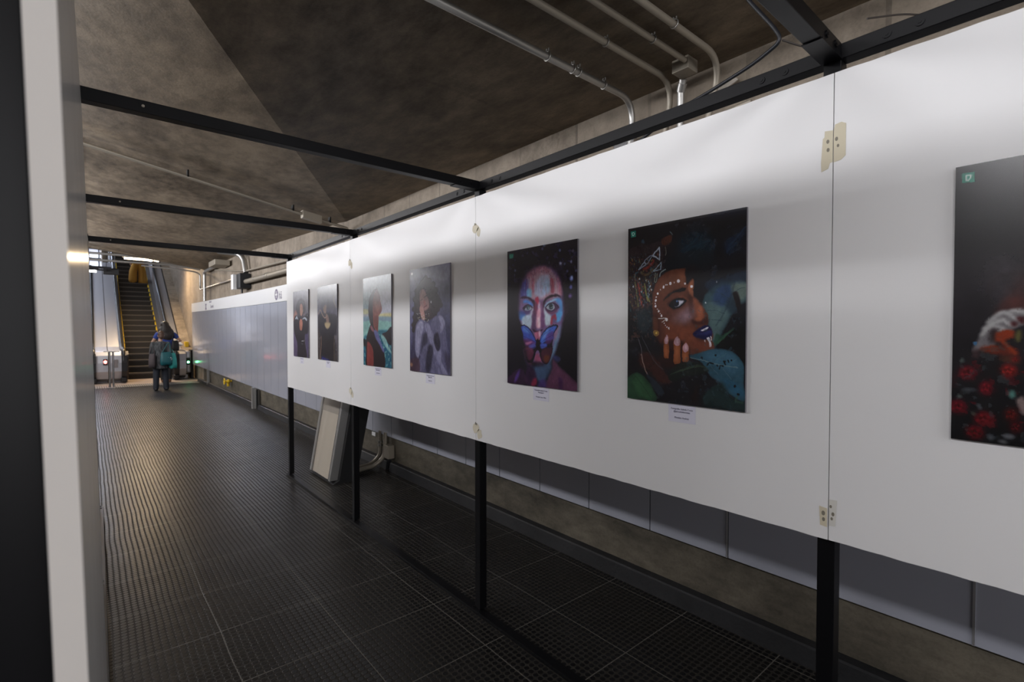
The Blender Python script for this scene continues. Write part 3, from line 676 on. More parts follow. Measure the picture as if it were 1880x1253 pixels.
remesh(b, 'body', M['skin'], man, .010, 2)
b = MB(); b.ell((mx, my, 1.10), (.215, .135, .22)); b.ell((mx, my, 1.24), (.17, .11, .08)); b.ell((mx, my-.01, .92), (.20, .14, .25)); b.tube([(mx, my, .95), (mx, my, .585)], [.19, .235], 18)
for A in (LA, RA): tap(b, [A[0], Vector(A[0]).lerp(Vector(A[1]), .95)], [.082, .075])
remesh(b, 'shirt', M['shirt'], man, .014, 6)
b = MB(); b.ell((mx, my, .74), (.185, .13, .14))
for s in (-1, 1): tap(b, [(mx+s*.095, my, .72), (mx+s*.12, my, .42), (mx+s*.135, my-.01, .07)], [.108, .088, .078])
remesh(b, 'trousers', M['jeans'], man, .014, 4)
for s in (-1, 1):
    b = MB(); b.ell((mx+s*.14, my+.05, .045), (.05, .13, .045)); b.ell((mx+s*.14, my-.03, .05), (.045, .06, .05)); remesh(b, 'shoe', M['shoe'], man, .012, 2)
b = MB(); b.ell((mx+.02, my+.005, 1.495), (.092, .105, .095)); b.ell((mx+.02, my-.03, 1.43), (.080, .07, .07)); remesh(b, 'hair', mat('brown_hair', (.085, .045, .028), .55), man, .012, 2)

BODYX = None
def bagmesh(c, w, d, h, rot=0, pinch=.6):
    b = MB(); cx, cy, cz_ = c; R = Matrix.Rotation(rot, 3, 'Z'); n = 16; rings = []
    for j, (t, sw, sd) in enumerate(((0, .75, .6), (.06, .95, .95), (.3, 1, 1.05), (.6, .95, .9), (.85, .85, .55), (1, .75, .25))):
        rings.append([Vector(c)+R @ Vector((w/2*sw*math.copysign(abs(math.cos(a))**.6, math.cos(a)), d/2*sd*math.copysign(abs(math.sin(a))**.6, math.sin(a)), t*h+.012*math.sin(3*a+j))) for a in [2*math.pi*k/n for k in range(n)]])
    v = [p for r in rings for p in r]; f = [(i*n+k, i*n+(k+1) % n, (i+1)*n+(k+1) % n, (i+1)*n+k) for i in range(5) for k in range(n)]
    b.add(v, f, True); b.add(rings[0], [tuple(range(n))[::-1]], True); b.add(rings[-1], [tuple(range(n))], True); return b
def strap(c0, c1, topp, r=.010):
    m = MB(); m.tube(bend([c0, topp, c1], .12, 8), r, 8); return m
o = tag(bagmesh((mx+.10, my-.24, .68), .27, .12, .34).build('shoulder_bag', M['teal']), 'dark teal tote bag with a white mark at the hip of the shirt wearer', 'bag')
strap((mx+.02, my-.2, 1.02), (mx+.20, my-.2, 1.02), (mx+.18, my-.14, 1.32)).build('strap', M['teal'], o)
m = MB(); zc = .85
for a, c_ in (((mx+.145, zc-.035), (mx+.20, zc+.035)), ((mx+.145, zc+.035), (mx+.20, zc-.035))):
    m.tube([(a[0], my-.286, a[1]), (c_[0], my-.286, c_[1])], .006, 6)
m.tube([(mx+.215, my-.284, zc-.03), (mx+.215, my-.284, zc+.02)], .004, 6)
m.build('emblem', M['band'], o)
o = tag(bagmesh((mx+.25, my-.16, .585), .17, .16, .40, .5).build('shopping_bag', M['turq']), 'bright turquoise bag hanging at the far right hip, beside the teal tote', 'bag')
strap((mx+.24, my-.1, .97), (mx+.29, my-.08, .97), (mx+.235, my-.06, 1.12), .008).build('strap', M['turq'], o)
o = tag(bagmesh((mx-.195, my-.17, .62), .16, .16, .36, -.3).build('shoulder_bag', M['brownbag']), 'brown grey bag hanging at the left side of the shirt wearer', 'bag')
strap((mx-.25, my-.1, .99), (mx-.14, my-.1, .99), (mx-.17, my-.05, 1.27)).build('strap', M['brownbag'], o)

# woman in the blue t-shirt ahead of him
wx, wy = 1.80, 18.55
wo = empty('person', (wx, wy, 0), 'person with long dark hair and a blue t-shirt at the foot of the escalator', 'person')
b = MB(); head(b, (wx-.02, wy+.02, 1.73), .108, -.15)
tap(b, [(wx, wy, 1.60), (wx, wy, 1.48)], [.055, .065]); b.ell((wx, wy, 1.28), (.17, .10, .22)); b.ell((wx, wy, .95), (.17, .12, .16))
for s in (-1, 1): tap(b, [(wx+s*.08, wy, .92), (wx+s*.085, wy, .5), (wx+s*.08, wy, .08)], [.085, .058, .038])
LA = [(wx-.20, wy, 1.47), (wx-.33, wy-.06, 1.26), (wx-.24, wy+.20, 1.20)]; RA = [(wx+.20, wy, 1.47), (wx+.37, wy-.06, 1.28), (wx+.28, wy+.20, 1.20)]
for A in (LA, RA): tap(b, A, [.052, .040, .029])
hand(b, LA[2], (.9, .5, .1), (0, .3, 1)); hand(b, RA[2], (-.6, .8, -.1), (0, .3, 1))
remesh(b, 'body', M['skin'], wo, .010, 2)
b = MB(); b.ell((wx, wy, 1.28), (.205, .13, .24)); b.ell((wx, wy, 1.44), (.19, .10, .08)); b.ell((wx, wy, 1.05), (.195, .14, .16))
for A in (LA, RA): tap(b, [A[0], Vector(A[0]).lerp(Vector(A[1]), .42)], [.078, .068])
remesh(b, 'shirt', M['blue'], wo, .014, 5)
b = MB(); b.ell((wx, wy, .92), (.19, .135, .14))
for s in (-1, 1): tap(b, [(wx+s*.09, wy, .88), (wx+s*.09, wy, .48), (wx+s*.085, wy, .10)], [.105, .078, .06])
remesh(b, 'trousers', M['black'], wo, .014, 4)
for s in (-1, 1):
    b = MB(); b.ell((wx+s*.085, wy+.06, .05), (.045, .12, .045)); b.ell((wx+s*.085, wy-.03, .055), (.045, .06, .055)); remesh(b, 'shoe', M['brownshoe'], wo, .012, 2)
b = MB(); b.ell((wx-.02, wy-.01, 1.765), (.115, .125, .12)); b.ell((wx, wy-.07, 1.60), (.15, .085, .20)); b.ell((wx+.03, wy-.09, 1.44), (.17, .07, .16)); b.ell((wx+.12, wy-.07, 1.50), (.09, .06, .16)); b.ell((wx-.13, wy-.05, 1.56), (.06, .06, .14))
remesh(b, 'hair', M['hair'], wo, .012, 3)
o = tag(bagmesh((wx+.22, wy-.20, .98), .20, .13, .30, .2).build('handbag', M['black']), 'black handbag under the right arm of the long-haired woman', 'bag')
strap((wx+.15, wy-.20, 1.27), (wx+.28, wy-.20, 1.27), (wx+.17, wy-.12, 1.55), .009).build('strap', M['black'], o)

# person in mustard riding up
rx, ry = 1.62, YB+.3464*17+.18; rz = .2*18
rd = empty('person', (rx, ry, rz), 'person in wide mustard clothing riding up the escalator, upper body hidden by the ceiling', 'person')
b = MB(); head(b, (rx, ry+.02, rz+1.60), .10); tap(b, [(rx, ry, rz+1.5), (rx, ry, rz+1.36)], [.05, .06]); b.ell((rx, ry, rz+1.15), (.16, .10, .22)); b.ell((rx, ry, rz+.88), (.16, .11, .15))
for s in (-1, 1): tap(b, [(rx+s*.08, ry, rz+.86), (rx+s*.09, ry, rz+.46), (rx+s*.09, ry, rz+.08)], [.08, .055, .035])
for s in (-1, 1):
    A = [(rx+s*.19, ry, rz+1.32), (rx+s*.25, ry, rz+1.05), (rx+s*.22, ry+.1, rz+.84)]; tap(b, A, [.048, .038, .028]); hand(b, A[2], (0, .3, -1), (0, 1, 0))
remesh(b, 'body', M['skin'], rd, .012, 2)
for s, zb_, w in ((-1, .13, .15), (1, .07, .165)):
    b = MB(); cx = rx+s*.15
    pts = [(cx-s*.10, ry, rz+.95), (cx, ry, rz+.5), (cx+s*.02, ry, rz+zb_)]
    tap(b, pts, [.10, .14, w]); remesh(b, 'trouser_leg', M['mustard'], rd, .018, 4)
b = MB(); b.ell((rx, ry, rz+1.15), (.20, .13, .24)); b.ell((rx, ry, rz+1.32), (.19, .10, .08)); b.ell((rx, ry, rz+.95), (.19, .14, .12))
for s in (-1, 1): tap(b, [(rx+s*.19, ry, rz+1.32), (rx+s*.25, ry, rz+1.05), (rx+s*.22, ry+.08, rz+.88)], [.07, .06, .05])
remesh(b, 'jacket', M['brownbag'], rd, .016, 4)
b = MB(); b.ell((rx, ry-.01, rz+1.63), (.10, .115, .10)); remesh(b, 'hair', M['hair'], rd, .014, 2)
for s in (-1, 1):
    b = MB(); b.ell((rx+s*.10, ry+.03, rz+.045), (.045, .12, .045)); remesh(b, 'shoe', M['brownshoe'], rd, .012, 2)
ART = [
(5, ((24, 22, 27), (22, 22, 28), (26, 24, 27)), [
('E',(20,42,58),(0.619,0.15),(0.1575,0.0865),0.05,0.8),
('E',(26,62,78),(0.626,0.164),(0.0765,0.0505),0.03,0.8),
('E',(28,40,66),(0.886,0.178),(0.0565,0.0475),0.02,0.8),
('E',(34,62,90),(0.877,0.182),(0.0315,0.0345),0.012,0.7),
('P',(44,40,22),[(0.908,0.146),(0.942,0.145),(0.951,0.171),(0.924,0.19),(0.906,0.171)],0.006,0.8,1),
('E',(26,30,48),(0.852,0.015),(0.1555,0.0265),0.03,0.8),
('P',(14,14,18),[(0.539,0.064),(0.734,0.036),(0.959,0.045),(0.997,0.154),(0.868,0.237),(0.77,0.238),(0.762,0.141),(0.667,0.091)],0.02,0.6,1),
('L',(52,62,76),[(0.763,0.185),(0.775,0.133),(0.853,0.093),(0.947,0.065)],0.003,0.003,0.7),
('L',(56,60,66),[(0.655,0.297),(0.744,0.285),(0.817,0.259),(0.868,0.224),(0.991,0.183)],0.003,0.003,0.7),
('L',(40,44,50),[(0.421,0.212),(0.511,0.205),(0.583,0.188),(0.668,0.168)],0.003,0.003,0.6),
('N',(44,52,66),26,0.62,0.35,None,1),
('P',(20,34,46),[(0.488,0.114),(0.568,0.09),(0.667,0.091),(0.742,0.13),(0.75,0.184),(0.668,0.213),(0.569,0.209),(0.518,0.182)],0.012,0.75,1),
('L',(40,70,86),[(0.525,0.183),(0.611,0.153),(0.736,0.138)],0.003,0.003,0.7),
('L',(40,70,86),[(0.569,0.205),(0.64,0.165),(0.667,0.1)],0.003,0.003,0.7),
('L',(40,70,86),[(0.54,0.156),(0.597,0.134),(0.639,0.097)],0.003,0.003,0.7),
('P',(22,34,52),[(0.841,0.148),(0.898,0.128),(0.935,0.119),(0.99,0.087),(0.993,0.125),(0.924,0.19),(0.88,0.216),(0.855,0.21)],0.01,0.8,1),
('L',(50,74,104),[(0.855,0.21),(0.898,0.166),(0.99,0.095)],0.003,0.003,0.7),
('L',(50,74,104),[(0.867,0.176),(0.905,0.158)],0.003,0.003,0.7),
('L',(50,74,104),[(0.874,0.199),(0.93,0.165)],0.003,0.003,0.7),
('P',(24,30,36),[(0.375,0.209),(0.525,0.183),(0.668,0.177),(0.77,0.229),(0.669,0.285),(0.57,0.26),(0.452,0.271),(0.391,0.257)],0.012,0.7,1),
('P',(50,72,80),[(0.692,0.421),(0.745,0.379),(0.824,0.352),(0.926,0.353),(0.997,0.365),(0.998,0.453),(0.952,0.473),(0.909,0.511),(0.853,0.584),(0.802,0.645),(0.769,0.681),(0.748,0.619),(0.714,0.543),(0.675,0.475)],0.008,1,1),
('P',(40,62,98),[(0.759,0.424),(0.792,0.381),(0.857,0.362),(0.901,0.386),(0.89,0.446),(0.819,0.478),(0.767,0.468)],0.02,0.85,1),
('P',(98,112,104),[(0.901,0.368),(0.994,0.365),(0.995,0.441),(0.952,0.452),(0.908,0.42)],0.012,0.8,1),
('P',(84,106,106),[(0.692,0.475),(0.746,0.454),(0.826,0.479),(0.878,0.515),(0.834,0.584),(0.782,0.646),(0.766,0.681),(0.742,0.619),(0.714,0.543)],0.02,0.75,1),
('P',(30,44,62),[(0.691,0.349),(0.772,0.336),(0.901,0.317),(0.993,0.306),(0.994,0.36),(0.901,0.36),(0.805,0.368),(0.725,0.4)],0.02,0.8,1),
('L',(38,54,66),[(0.886,0.445),(0.805,0.408),(0.739,0.401)],0.003,0.002,0.6),
('L',(38,54,66),[(0.871,0.48),(0.793,0.451),(0.712,0.449)],0.003,0.002,0.6),
('L',(38,54,66),[(0.846,0.514),(0.78,0.499),(0.72,0.498)],0.003,0.002,0.6),
('L',(38,54,66),[(0.82,0.549),(0.768,0.544),(0.727,0.543)],0.003,0.002,0.6),
('L',(38,54,66),[(0.889,0.428),(0.945,0.396),(0.988,0.39)],0.003,0.002,0.6),
('L',(38,54,66),[(0.871,0.488),(0.934,0.481)],0.003,0.002,0.6),
('E',(34,48,60),(0.903,0.472),(0.0435,0.0395),0.015,0.8),
('P',(24,18,20),[(0.905,0.412),(0.933,0.408),(0.955,0.439),(0.962,0.486),(0.947,0.505),(0.928,0.481),(0.915,0.442)],0.003,1,1),
('L',(26,38,54),[(0.925,0.301),(0.917,0.361),(0.886,0.445),(0.846,0.505),(0.781,0.575)],0.004,0.003,0.7),
('E',(190,200,205),(0.7,0.455),(0.0045000000000000005,0.0045000000000000005),0,1),
('E',(120,130,140),(0.787,0.352),(0.0055,0.0055),0,1),
('P',(44,34,38),[(-0.001,0.139),(0.104,0.103),(0.238,0.1),(0.358,0.083),(0.419,0.065),(0.42,0.113),(0.359,0.169),(0.351,0.236),(0.321,0.296),(0.265,0.337),(0.233,0.395),(0.217,0.463),(0.098,0.485),(0.01,0.443)],0.015,0.9,1),
('P',(88,46,34),[(0.33,0.09),(0.404,0.078),(0.408,0.116),(0.335,0.124)],0.004,0.8,1),
('L',(44,24,24),[(0.338,0.088),(0.344,0.122)],0.003,0,0.9),
('L',(44,24,24),[(0.354,0.087),(0.36,0.121)],0.003,0,0.9),
('L',(44,24,24),[(0.369,0.085),(0.375,0.119)],0.003,0,0.9),
('L',(44,24,24),[(0.385,0.084),(0.391,0.118)],0.003,0,0.9),
('L',(44,24,24),[(0.4,0.083),(0.406,0.117)],0.003,0,0.9),
('N',(92,62,52),60,0.6,0.55,(0,0.18,0.32,0.68),3),
('N',(70,86,96),75,0.66,0.6,(0,0.2,0.34,0.62),5),
('L',(150,160,176),[(0.243,0.177),(0.303,0.135),(0.31,0.204),(0.243,0.177)],0.007,0.001,1),
('L',(140,152,168),[(0.109,0.246),(0.16,0.205),(0.173,0.223),(0.109,0.246)],0.005,0.001,1),
('L',(128,140,158),[(0.239,0.174),(0.206,0.206),(0.181,0.219),(0.164,0.198),(0.23,0.173)],0.004,0.001,0.9),
('L',(128,146,160),[(0.248,0.263),(0.324,0.219),(0.316,0.26),(0.248,0.263)],0.005,0.001,1),
('L',(116,44,40),[(0.152,0.247),(0.19,0.242),(0.231,0.225),(0.251,0.207)],0.013,0.003,0.9),
('L',(140,54,44),[(0.173,0.246),(0.214,0.229),(0.247,0.206)],0.004,0,0.8),
('L',(104,92,66),[(0.135,0.266),(0.165,0.28),(0.207,0.275),(0.243,0.255)],0.014,0.004,0.8),
('L',(40,32,30),[(0.143,0.259),(0.15,0.279)],0.001,0,0.8),
('L',(40,32,30),[(0.155,0.258),(0.16,0.278)],0.001,0,0.8),
('L',(40,32,30),[(0.167,0.258),(0.17,0.277)],0.001,0,0.8),
('L',(40,32,30),[(0.179,0.258),(0.18,0.276)],0.001,0,0.8),
('L',(40,32,30),[(0.191,0.258),(0.19,0.275)],0.001,0,0.8),
('L',(40,32,30),[(0.202,0.257),(0.2,0.275)],0.001,0,0.8),
('L',(40,32,30),[(0.214,0.257),(0.21,0.274)],0.001,0,0.8),
('L',(40,32,30),[(0.225,0.257),(0.22,0.273)],0.001,0,0.8),
('L',(40,32,30),[(0.237,0.257),(0.23,0.272)],0.001,0,0.8),
('L',(150,170,168),[(0.309,0.296),(0.32,0.277),(0.36,0.263)],0.006,0.001,0.8),
('L',(142,158,140),[(0.268,0.274),(0.26,0.322),(0.279,0.321),(0.284,0.28)],0.003,0,0.9),
('L',(84,122,142),[(0.066,0.292),(0.079,0.267),(0.105,0.261)],0.008,0.003,0.8),
('E',(170,176,182),(0.116,0.3),(0.0075,0.0055),0.001,1),
('E',(170,176,182),(0.182,0.311),(0.0075,0.0055),0.001,1),
('E',(170,176,182),(0.058,0.342),(0.0075,0.006500000000000001),0.001,1),
('E',(170,176,182),(0.139,0.376),(0.006500000000000001,0.0055),0.001,1),
('E',(170,176,182),(0.22,0.347),(0.006500000000000001,0.006500000000000001),0.001,1),
('E',(170,176,182),(0.232,0.367),(0.0075,0.006500000000000001),0.001,1),
('L',(120,130,80),[(0.071,0.317),(0.089,0.389),(0.107,0.46)],0.006,0.002,0.75),
('L',(150,56,50),[(0.104,0.322),(0.12,0.39),(0.138,0.451)],0.006,0.002,0.75),
('L',(60,90,92),[(0.136,0.327),(0.151,0.391),(0.168,0.442)],0.006,0.002,0.75),
('L',(150,140,70),[(0.169,0.331),(0.181,0.393),(0.198,0.433)],0.006,0.002,0.75),
('E',(150,70,62),(0.118,0.32),(0.006500000000000001,0.0045000000000000005),0.001,0.9),
('E',(150,70,62),(0.137,0.333),(0.0055,0.0045000000000000005),0.001,0.9),
('E',(150,70,62),(0.156,0.346),(0.0055,0.0045000000000000005),0.001,0.9),
('E',(150,70,62),(0.119,0.356),(0.0055,0.0045000000000000005),0.001,0.9),
('E',(150,70,62),(0.138,0.369),(0.0055,0.0045000000000000005),0.001,0.9),
('E',(150,70,62),(0.157,0.382),(0.0055,0.0045000000000000005),0.001,0.9),
('E',(150,70,62),(0.119,0.392),(0.0055,0.0045000000000000005),0.001,0.9),
('E',(150,70,62),(0.138,0.405),(0.0055,0.0045000000000000005),0.001,0.9),
('E',(150,70,62),(0.157,0.418),(0.0055,0.0045000000000000005),0.001,0.9),
('E',(150,70,62),(0.119,0.428),(0.006500000000000001,0.0045000000000000005),0.001,0.9),
('E',(150,70,62),(0.138,0.441),(0.006500000000000001,0.0045000000000000005),0.001,0.9),
('E',(150,70,62),(0.157,0.454),(0.0055,0.0045000000000000005),0.001,0.9),
('E',(120,150,160),(0.203,0.319),(0.0055,0.0055),0.001,0.9),
('E',(120,150,160),(0.21,0.33),(0.0055,0.0055),0.001,0.9),
('E',(120,150,160),(0.203,0.341),(0.0055,0.0045000000000000005),0.001,0.9),
('E',(120,150,160),(0.211,0.352),(0.0055,0.0055),0.001,0.9),
('E',(120,150,160),(0.203,0.363),(0.0055,0.0045000000000000005),0.001,0.9),
('E',(120,150,160),(0.211,0.374),(0.0055,0.0045000000000000005),0.001,0.9),
('E',(120,150,160),(0.204,0.385),(0.0055,0.0045000000000000005),0.001,0.9),
('E',(120,150,160),(0.211,0.396),(0.0055,0.0045000000000000005),0.001,0.9),
('E',(120,150,160),(0.204,0.406),(0.0055,0.0055),0.001,0.9),
('L',(130,132,70),[(0.17,0.332),(0.184,0.388),(0.216,0.438)],0.005,0.001,0.9),
('L',(120,116,110),[(0.357,0.135),(0.362,0.15),(0.365,0.17),(0.359,0.183)],0.004,0.002,0.8),
('L',(110,130,140),[(0.396,0.058),(0.419,0.075)],0.004,0.001,0.8),
('E',(60,90,110),(0.146,0.087),(0.0145,0.0125),0.003,0.7),
('L',(120,52,44),[(0.184,0.351),(0.192,0.368)],0.004,0.001,0.75),
('L',(60,92,96),[(0.025,0.456),(0.028,0.473)],0.004,0.001,0.75),
('L',(118,108,62),[(0.042,0.448),(0.045,0.457)],0.004,0.001,0.75),
('L',(96,104,120),[(0.021,0.342),(0.02,0.351)],0.005,0.001,0.75),
('L',(70,40,40),[(0.053,0.404),(0.062,0.411)],0.004,0.001,0.75),
('L',(140,84,52),[(0.017,0.196),(0.028,0.204)],0.003,0.001,0.75),
('L',(30,24,30),[(0.26,0.244),(0.264,0.257)],0.003,0.001,0.75),
('L',(120,52,44),[(0.152,0.455),(0.163,0.471)],0.003,0.001,0.75),
('L',(60,92,96),[(0.06,0.272),(0.057,0.277)],0.003,0.001,0.75),
('L',(118,108,62),[(0.019,0.352),(0.026,0.362)],0.003,0.001,0.75),
('L',(96,104,120),[(0.118,0.417),(0.118,0.428)],0.004,0.001,0.75),
('L',(70,40,40),[(0.284,0.171),(0.279,0.184)],0.005,0.001,0.75),
('L',(140,84,52),[(0.237,0.159),(0.238,0.171)],0.002,0.001,0.75),
('L',(50,70,84),[(0.068,0.169),(0.08,0.178)],0.004,0.001,0.75),
('L',(120,52,44),[(0.108,0.265),(0.112,0.28)],0.002,0.001,0.75),
('L',(60,92,96),[(0.186,0.391),(0.196,0.397)],0.005,0.001,0.75),
('L',(118,108,62),[(0.112,0.183),(0.117,0.2)],0.003,0.001,0.75),
('L',(96,104,120),[(0.125,0.451),(0.126,0.46)],0.003,0.001,0.75),
('L',(70,40,40),[(0.059,0.18),(0.066,0.197)],0.002,0.001,0.75),
('L',(140,84,52),[(0.287,0.168),(0.291,0.178)],0.003,0.001,0.75),
('L',(50,70,84),[(0.204,0.341),(0.207,0.351)],0.002,0.001,0.75),
('L',(30,24,30),[(0.026,0.454),(0.029,0.47)],0.002,0.001,0.75),
('L',(60,92,96),[(0.193,0.353),(0.19,0.363)],0.002,0.001,0.75),
('L',(118,108,62),[(0.079,0.428),(0.082,0.445)],0.005,0.001,0.75),
('L',(96,104,120),[(0.106,0.469),(0.109,0.483)],0.003,0.001,0.75),
('L',(70,40,40),[(0.122,0.247),(0.119,0.257)],0.005,0.001,0.75),
('L',(140,84,52),[(0.139,0.462),(0.142,0.471)],0.002,0.001,0.75),
('L',(50,70,84),[(0.217,0.239),(0.227,0.249)],0.004,0.001,0.75),
('L',(30,24,30),[(0.164,0.401),(0.17,0.415)],0.003,0.001,0.75),
('L',(120,52,44),[(0.08,0.382),(0.083,0.397)],0.004,0.001,0.75),
('L',(60,92,96),[(0.256,0.245),(0.261,0.257)],0.002,0.001,0.75),
('L',(118,108,62),[(0.077,0.331),(0.084,0.342)],0.004,0.001,0.75),
('L',(96,104,120),[(0.194,0.359),(0.195,0.371)],0.004,0.001,0.75),
('L',(70,40,40),[(0.091,0.422),(0.101,0.438)],0.004,0.001,0.75),
('L',(50,70,84),[(0.142,0.32),(0.14,0.335)],0.005,0.001,0.75),
('L',(30,24,30),[(0.182,0.305),(0.189,0.319)],0.003,0.001,0.75),
('L',(120,52,44),[(0.14,0.404),(0.146,0.414)],0.004,0.001,0.75),
('L',(60,92,96),[(0.152,0.401),(0.159,0.407)],0.002,0.001,0.75),
('L',(118,108,62),[(0.175,0.294),(0.173,0.307)],0.004,0.001,0.75),
('L',(96,104,120),[(0.15,0.167),(0.148,0.173)],0.002,0.001,0.75),
('L',(70,40,40),[(0.064,0.257),(0.063,0.263)],0.003,0.001,0.75),
('L',(140,84,52),[(0.169,0.275),(0.174,0.283)],0.005,0.001,0.75),
('L',(50,70,84),[(0.133,0.154),(0.133,0.164)],0.002,0.001,0.75),
('L',(30,24,30),[(0.096,0.423),(0.091,0.435)],0.002,0.001,0.75),
('L',(120,52,44),[(0.098,0.33),(0.103,0.347)],0.004,0.001,0.75),
('L',(60,92,96),[(0.214,0.286),(0.22,0.295)],0.002,0.001,0.75),
('L',(118,108,62),[(0.146,0.344),(0.158,0.362)],0.004,0.001,0.75),
('L',(96,104,120),[(0.238,0.264),(0.233,0.269)],0.004,0.001,0.75),
('L',(70,40,40),[(0.051,0.355),(0.056,0.371)],0.003,0.001,0.75),
('L',(140,84,52),[(0.074,0.294),(0.074,0.311)],0.003,0.001,0.75),
('L',(30,24,30),[(0.078,0.347),(0.09,0.359)],0.003,0.001,0.75),
('L',(120,52,44),[(0.263,0.253),(0.266,0.261)],0.003,0.001,0.75),
('L',(60,92,96),[(0.186,0.192),(0.189,0.201)],0.004,0.001,0.75),
('L',(118,108,62),[(0.022,0.425),(0.026,0.434)],0.005,0.001,0.75),
('L',(96,104,120),[(0.071,0.408),(0.07,0.415)],0.005,0.001,0.75),
('L',(70,40,40),[(0.173,0.247),(0.176,0.26)],0.004,0.001,0.75),
('L',(140,84,52),[(0.044,0.397),(0.052,0.406)],0.004,0.001,0.75),
('L',(50,70,84),[(0.093,0.263),(0.097,0.274)],0.003,0.001,0.75),
('L',(30,24,30),[(0.144,0.392),(0.14,0.4)],0.003,0.001,0.75),
('L',(120,52,44),[(0.191,0.444),(0.195,0.45)],0.004,0.001,0.75),
('L',(60,92,96),[(0.158,0.29),(0.165,0.303)],0.003,0.001,0.75),
('L',(118,108,62),[(0.095,0.449),(0.097,0.464)],0.003,0.001,0.75),
('L',(96,104,120),[(0.227,0.247),(0.224,0.261)],0.004,0.001,0.75),
('L',(70,40,40),[(0.088,0.294),(0.097,0.311)],0.002,0.001,0.75),
('L',(140,84,52),[(0.149,0.307),(0.152,0.316)],0.002,0.001,0.75),
('L',(50,70,84),[(0.201,0.339),(0.198,0.346)],0.004,0.001,0.75),
('L',(30,24,30),[(0.156,0.407),(0.152,0.42)],0.005,0.001,0.75),
('L',(120,52,44),[(0.15,0.473),(0.146,0.488)],0.003,0.001,0.75),
('L',(60,92,96),[(0.227,0.357),(0.233,0.364)],0.003,0.001,0.75),
('L',(118,108,62),[(0.049,0.454),(0.054,0.464)],0.002,0.001,0.75),
('L',(96,104,120),[(0.028,0.358),(0.025,0.368)],0.002,0.001,0.75),
('L',(70,40,40),[(0.177,0.172),(0.185,0.188)],0.002,0.001,0.75),
('L',(140,84,52),[(0.095,0.293),(0.1,0.305)],0.005,0.001,0.75),
('L',(50,70,84),[(0.032,0.277),(0.039,0.284)],0.004,0.001,0.75),
('L',(30,24,30),[(0.229,0.313),(0.234,0.325)],0.003,0.001,0.75),
('L',(120,52,44),[(0.078,0.333),(0.086,0.345)],0.002,0.001,0.75),
('L',(60,92,96),[(0.115,0.229),(0.123,0.237)],0.004,0.001,0.75),
('L',(118,108,62),[(0.038,0.368),(0.044,0.375)],0.002,0.001,0.75),
('L',(96,104,120),[(0.073,0.347),(0.083,0.358)],0.003,0.001,0.75),
('L',(70,40,40),[(0.025,0.415),(0.033,0.421)],0.002,0.001,0.75),
('L',(140,84,52),[(0.15,0.458),(0.148,0.465)],0.005,0.001,0.75),
('L',(50,70,84),[(0.197,0.364),(0.195,0.377)],0.003,0.001,0.75),
('L',(30,24,30),[(0.106,0.23),(0.111,0.239)],0.003,0.001,0.75),
('L',(120,52,44),[(0.24,0.196),(0.246,0.211)],0.003,0.001,0.75),
('L',(60,92,96),[(0.124,0.428),(0.129,0.44)],0.004,0.001,0.75),
('L',(118,108,62),[(0.042,0.283),(0.037,0.291)],0.002,0.001,0.75),
('L',(96,104,120),[(0.115,0.44),(0.123,0.446)],0.003,0.001,0.75),
('L',(70,40,40),[(0.142,0.439),(0.144,0.45)],0.002,0.001,0.75),
('L',(140,84,52),[(0.061,0.205),(0.062,0.214)],0.005,0.001,0.75),
('L',(50,70,84),[(0.087,0.203),(0.086,0.21)],0.003,0.001,0.75),
('L',(30,24,30),[(0.144,0.229),(0.14,0.245)],0.003,0.001,0.75),
('L',(120,52,44),[(0.152,0.454),(0.158,0.465)],0.005,0.001,0.75),
('L',(60,92,96),[(0.199,0.191),(0.199,0.204)],0.004,0.001,0.75),
('L',(118,108,62),[(0.072,0.207),(0.067,0.215)],0.002,0.001,0.75),
('L',(96,104,120),[(0.253,0.279),(0.254,0.287)],0.003,0.001,0.75),
('L',(70,40,40),[(0.204,0.243),(0.211,0.25)],0.003,0.001,0.75),
('L',(140,84,52),[(0.222,0.365),(0.228,0.376)],0.005,0.001,0.75),
('L',(50,70,84),[(0.034,0.157),(0.043,0.167)],0.002,0.001,0.75),
('L',(120,52,44),[(0.101,0.321),(0.097,0.327)],0.005,0.001,0.75),
('L',(60,92,96),[(0.236,0.308),(0.232,0.315)],0.002,0.001,0.75),
('L',(118,108,62),[(0.033,0.284),(0.032,0.294)],0.003,0.001,0.75),
('L',(96,104,120),[(0.027,0.171),(0.039,0.18)],0.004,0.001,0.75),
('L',(70,40,40),[(0.148,0.282),(0.145,0.291)],0.002,0.001,0.75),
('L',(140,84,52),[(0.229,0.324),(0.234,0.339)],0.003,0.001,0.75),
('L',(50,70,84),[(0.17,0.159),(0.173,0.171)],0.003,0.001,0.75),
('L',(30,24,30),[(0.18,0.352),(0.19,0.361)],0.003,0.001,0.75),
('L',(120,52,44),[(0.065,0.423),(0.062,0.432)],0.002,0.001,0.75),
('L',(60,92,96),[(0.189,0.399),(0.189,0.405)],0.002,0.001,0.75),
('L',(118,108,62),[(0.04,0.234),(0.042,0.247)],0.003,0.001,0.75),
('L',(96,104,120),[(0.211,0.173),(0.207,0.18)],0.003,0.001,0.75),
('L',(70,40,40),[(0.043,0.276),(0.045,0.285)],0.004,0.001,0.75),
('L',(140,84,52),[(0.222,0.329),(0.228,0.343)],0.004,0.001,0.75),
('L',(50,70,84),[(0.213,0.293),(0.219,0.31)],0.004,0.001,0.75),
('L',(30,24,30),[(0.077,0.381),(0.086,0.391)],0.002,0.001,0.75),
('L',(120,52,44),[(0.065,0.176),(0.064,0.189)],0.003,0.001,0.75),
('L',(60,92,96),[(0.227,0.173),(0.232,0.179)],0.002,0.001,0.75),
('L',(118,108,62),[(0.115,0.196),(0.125,0.213)],0.004,0.001,0.75),
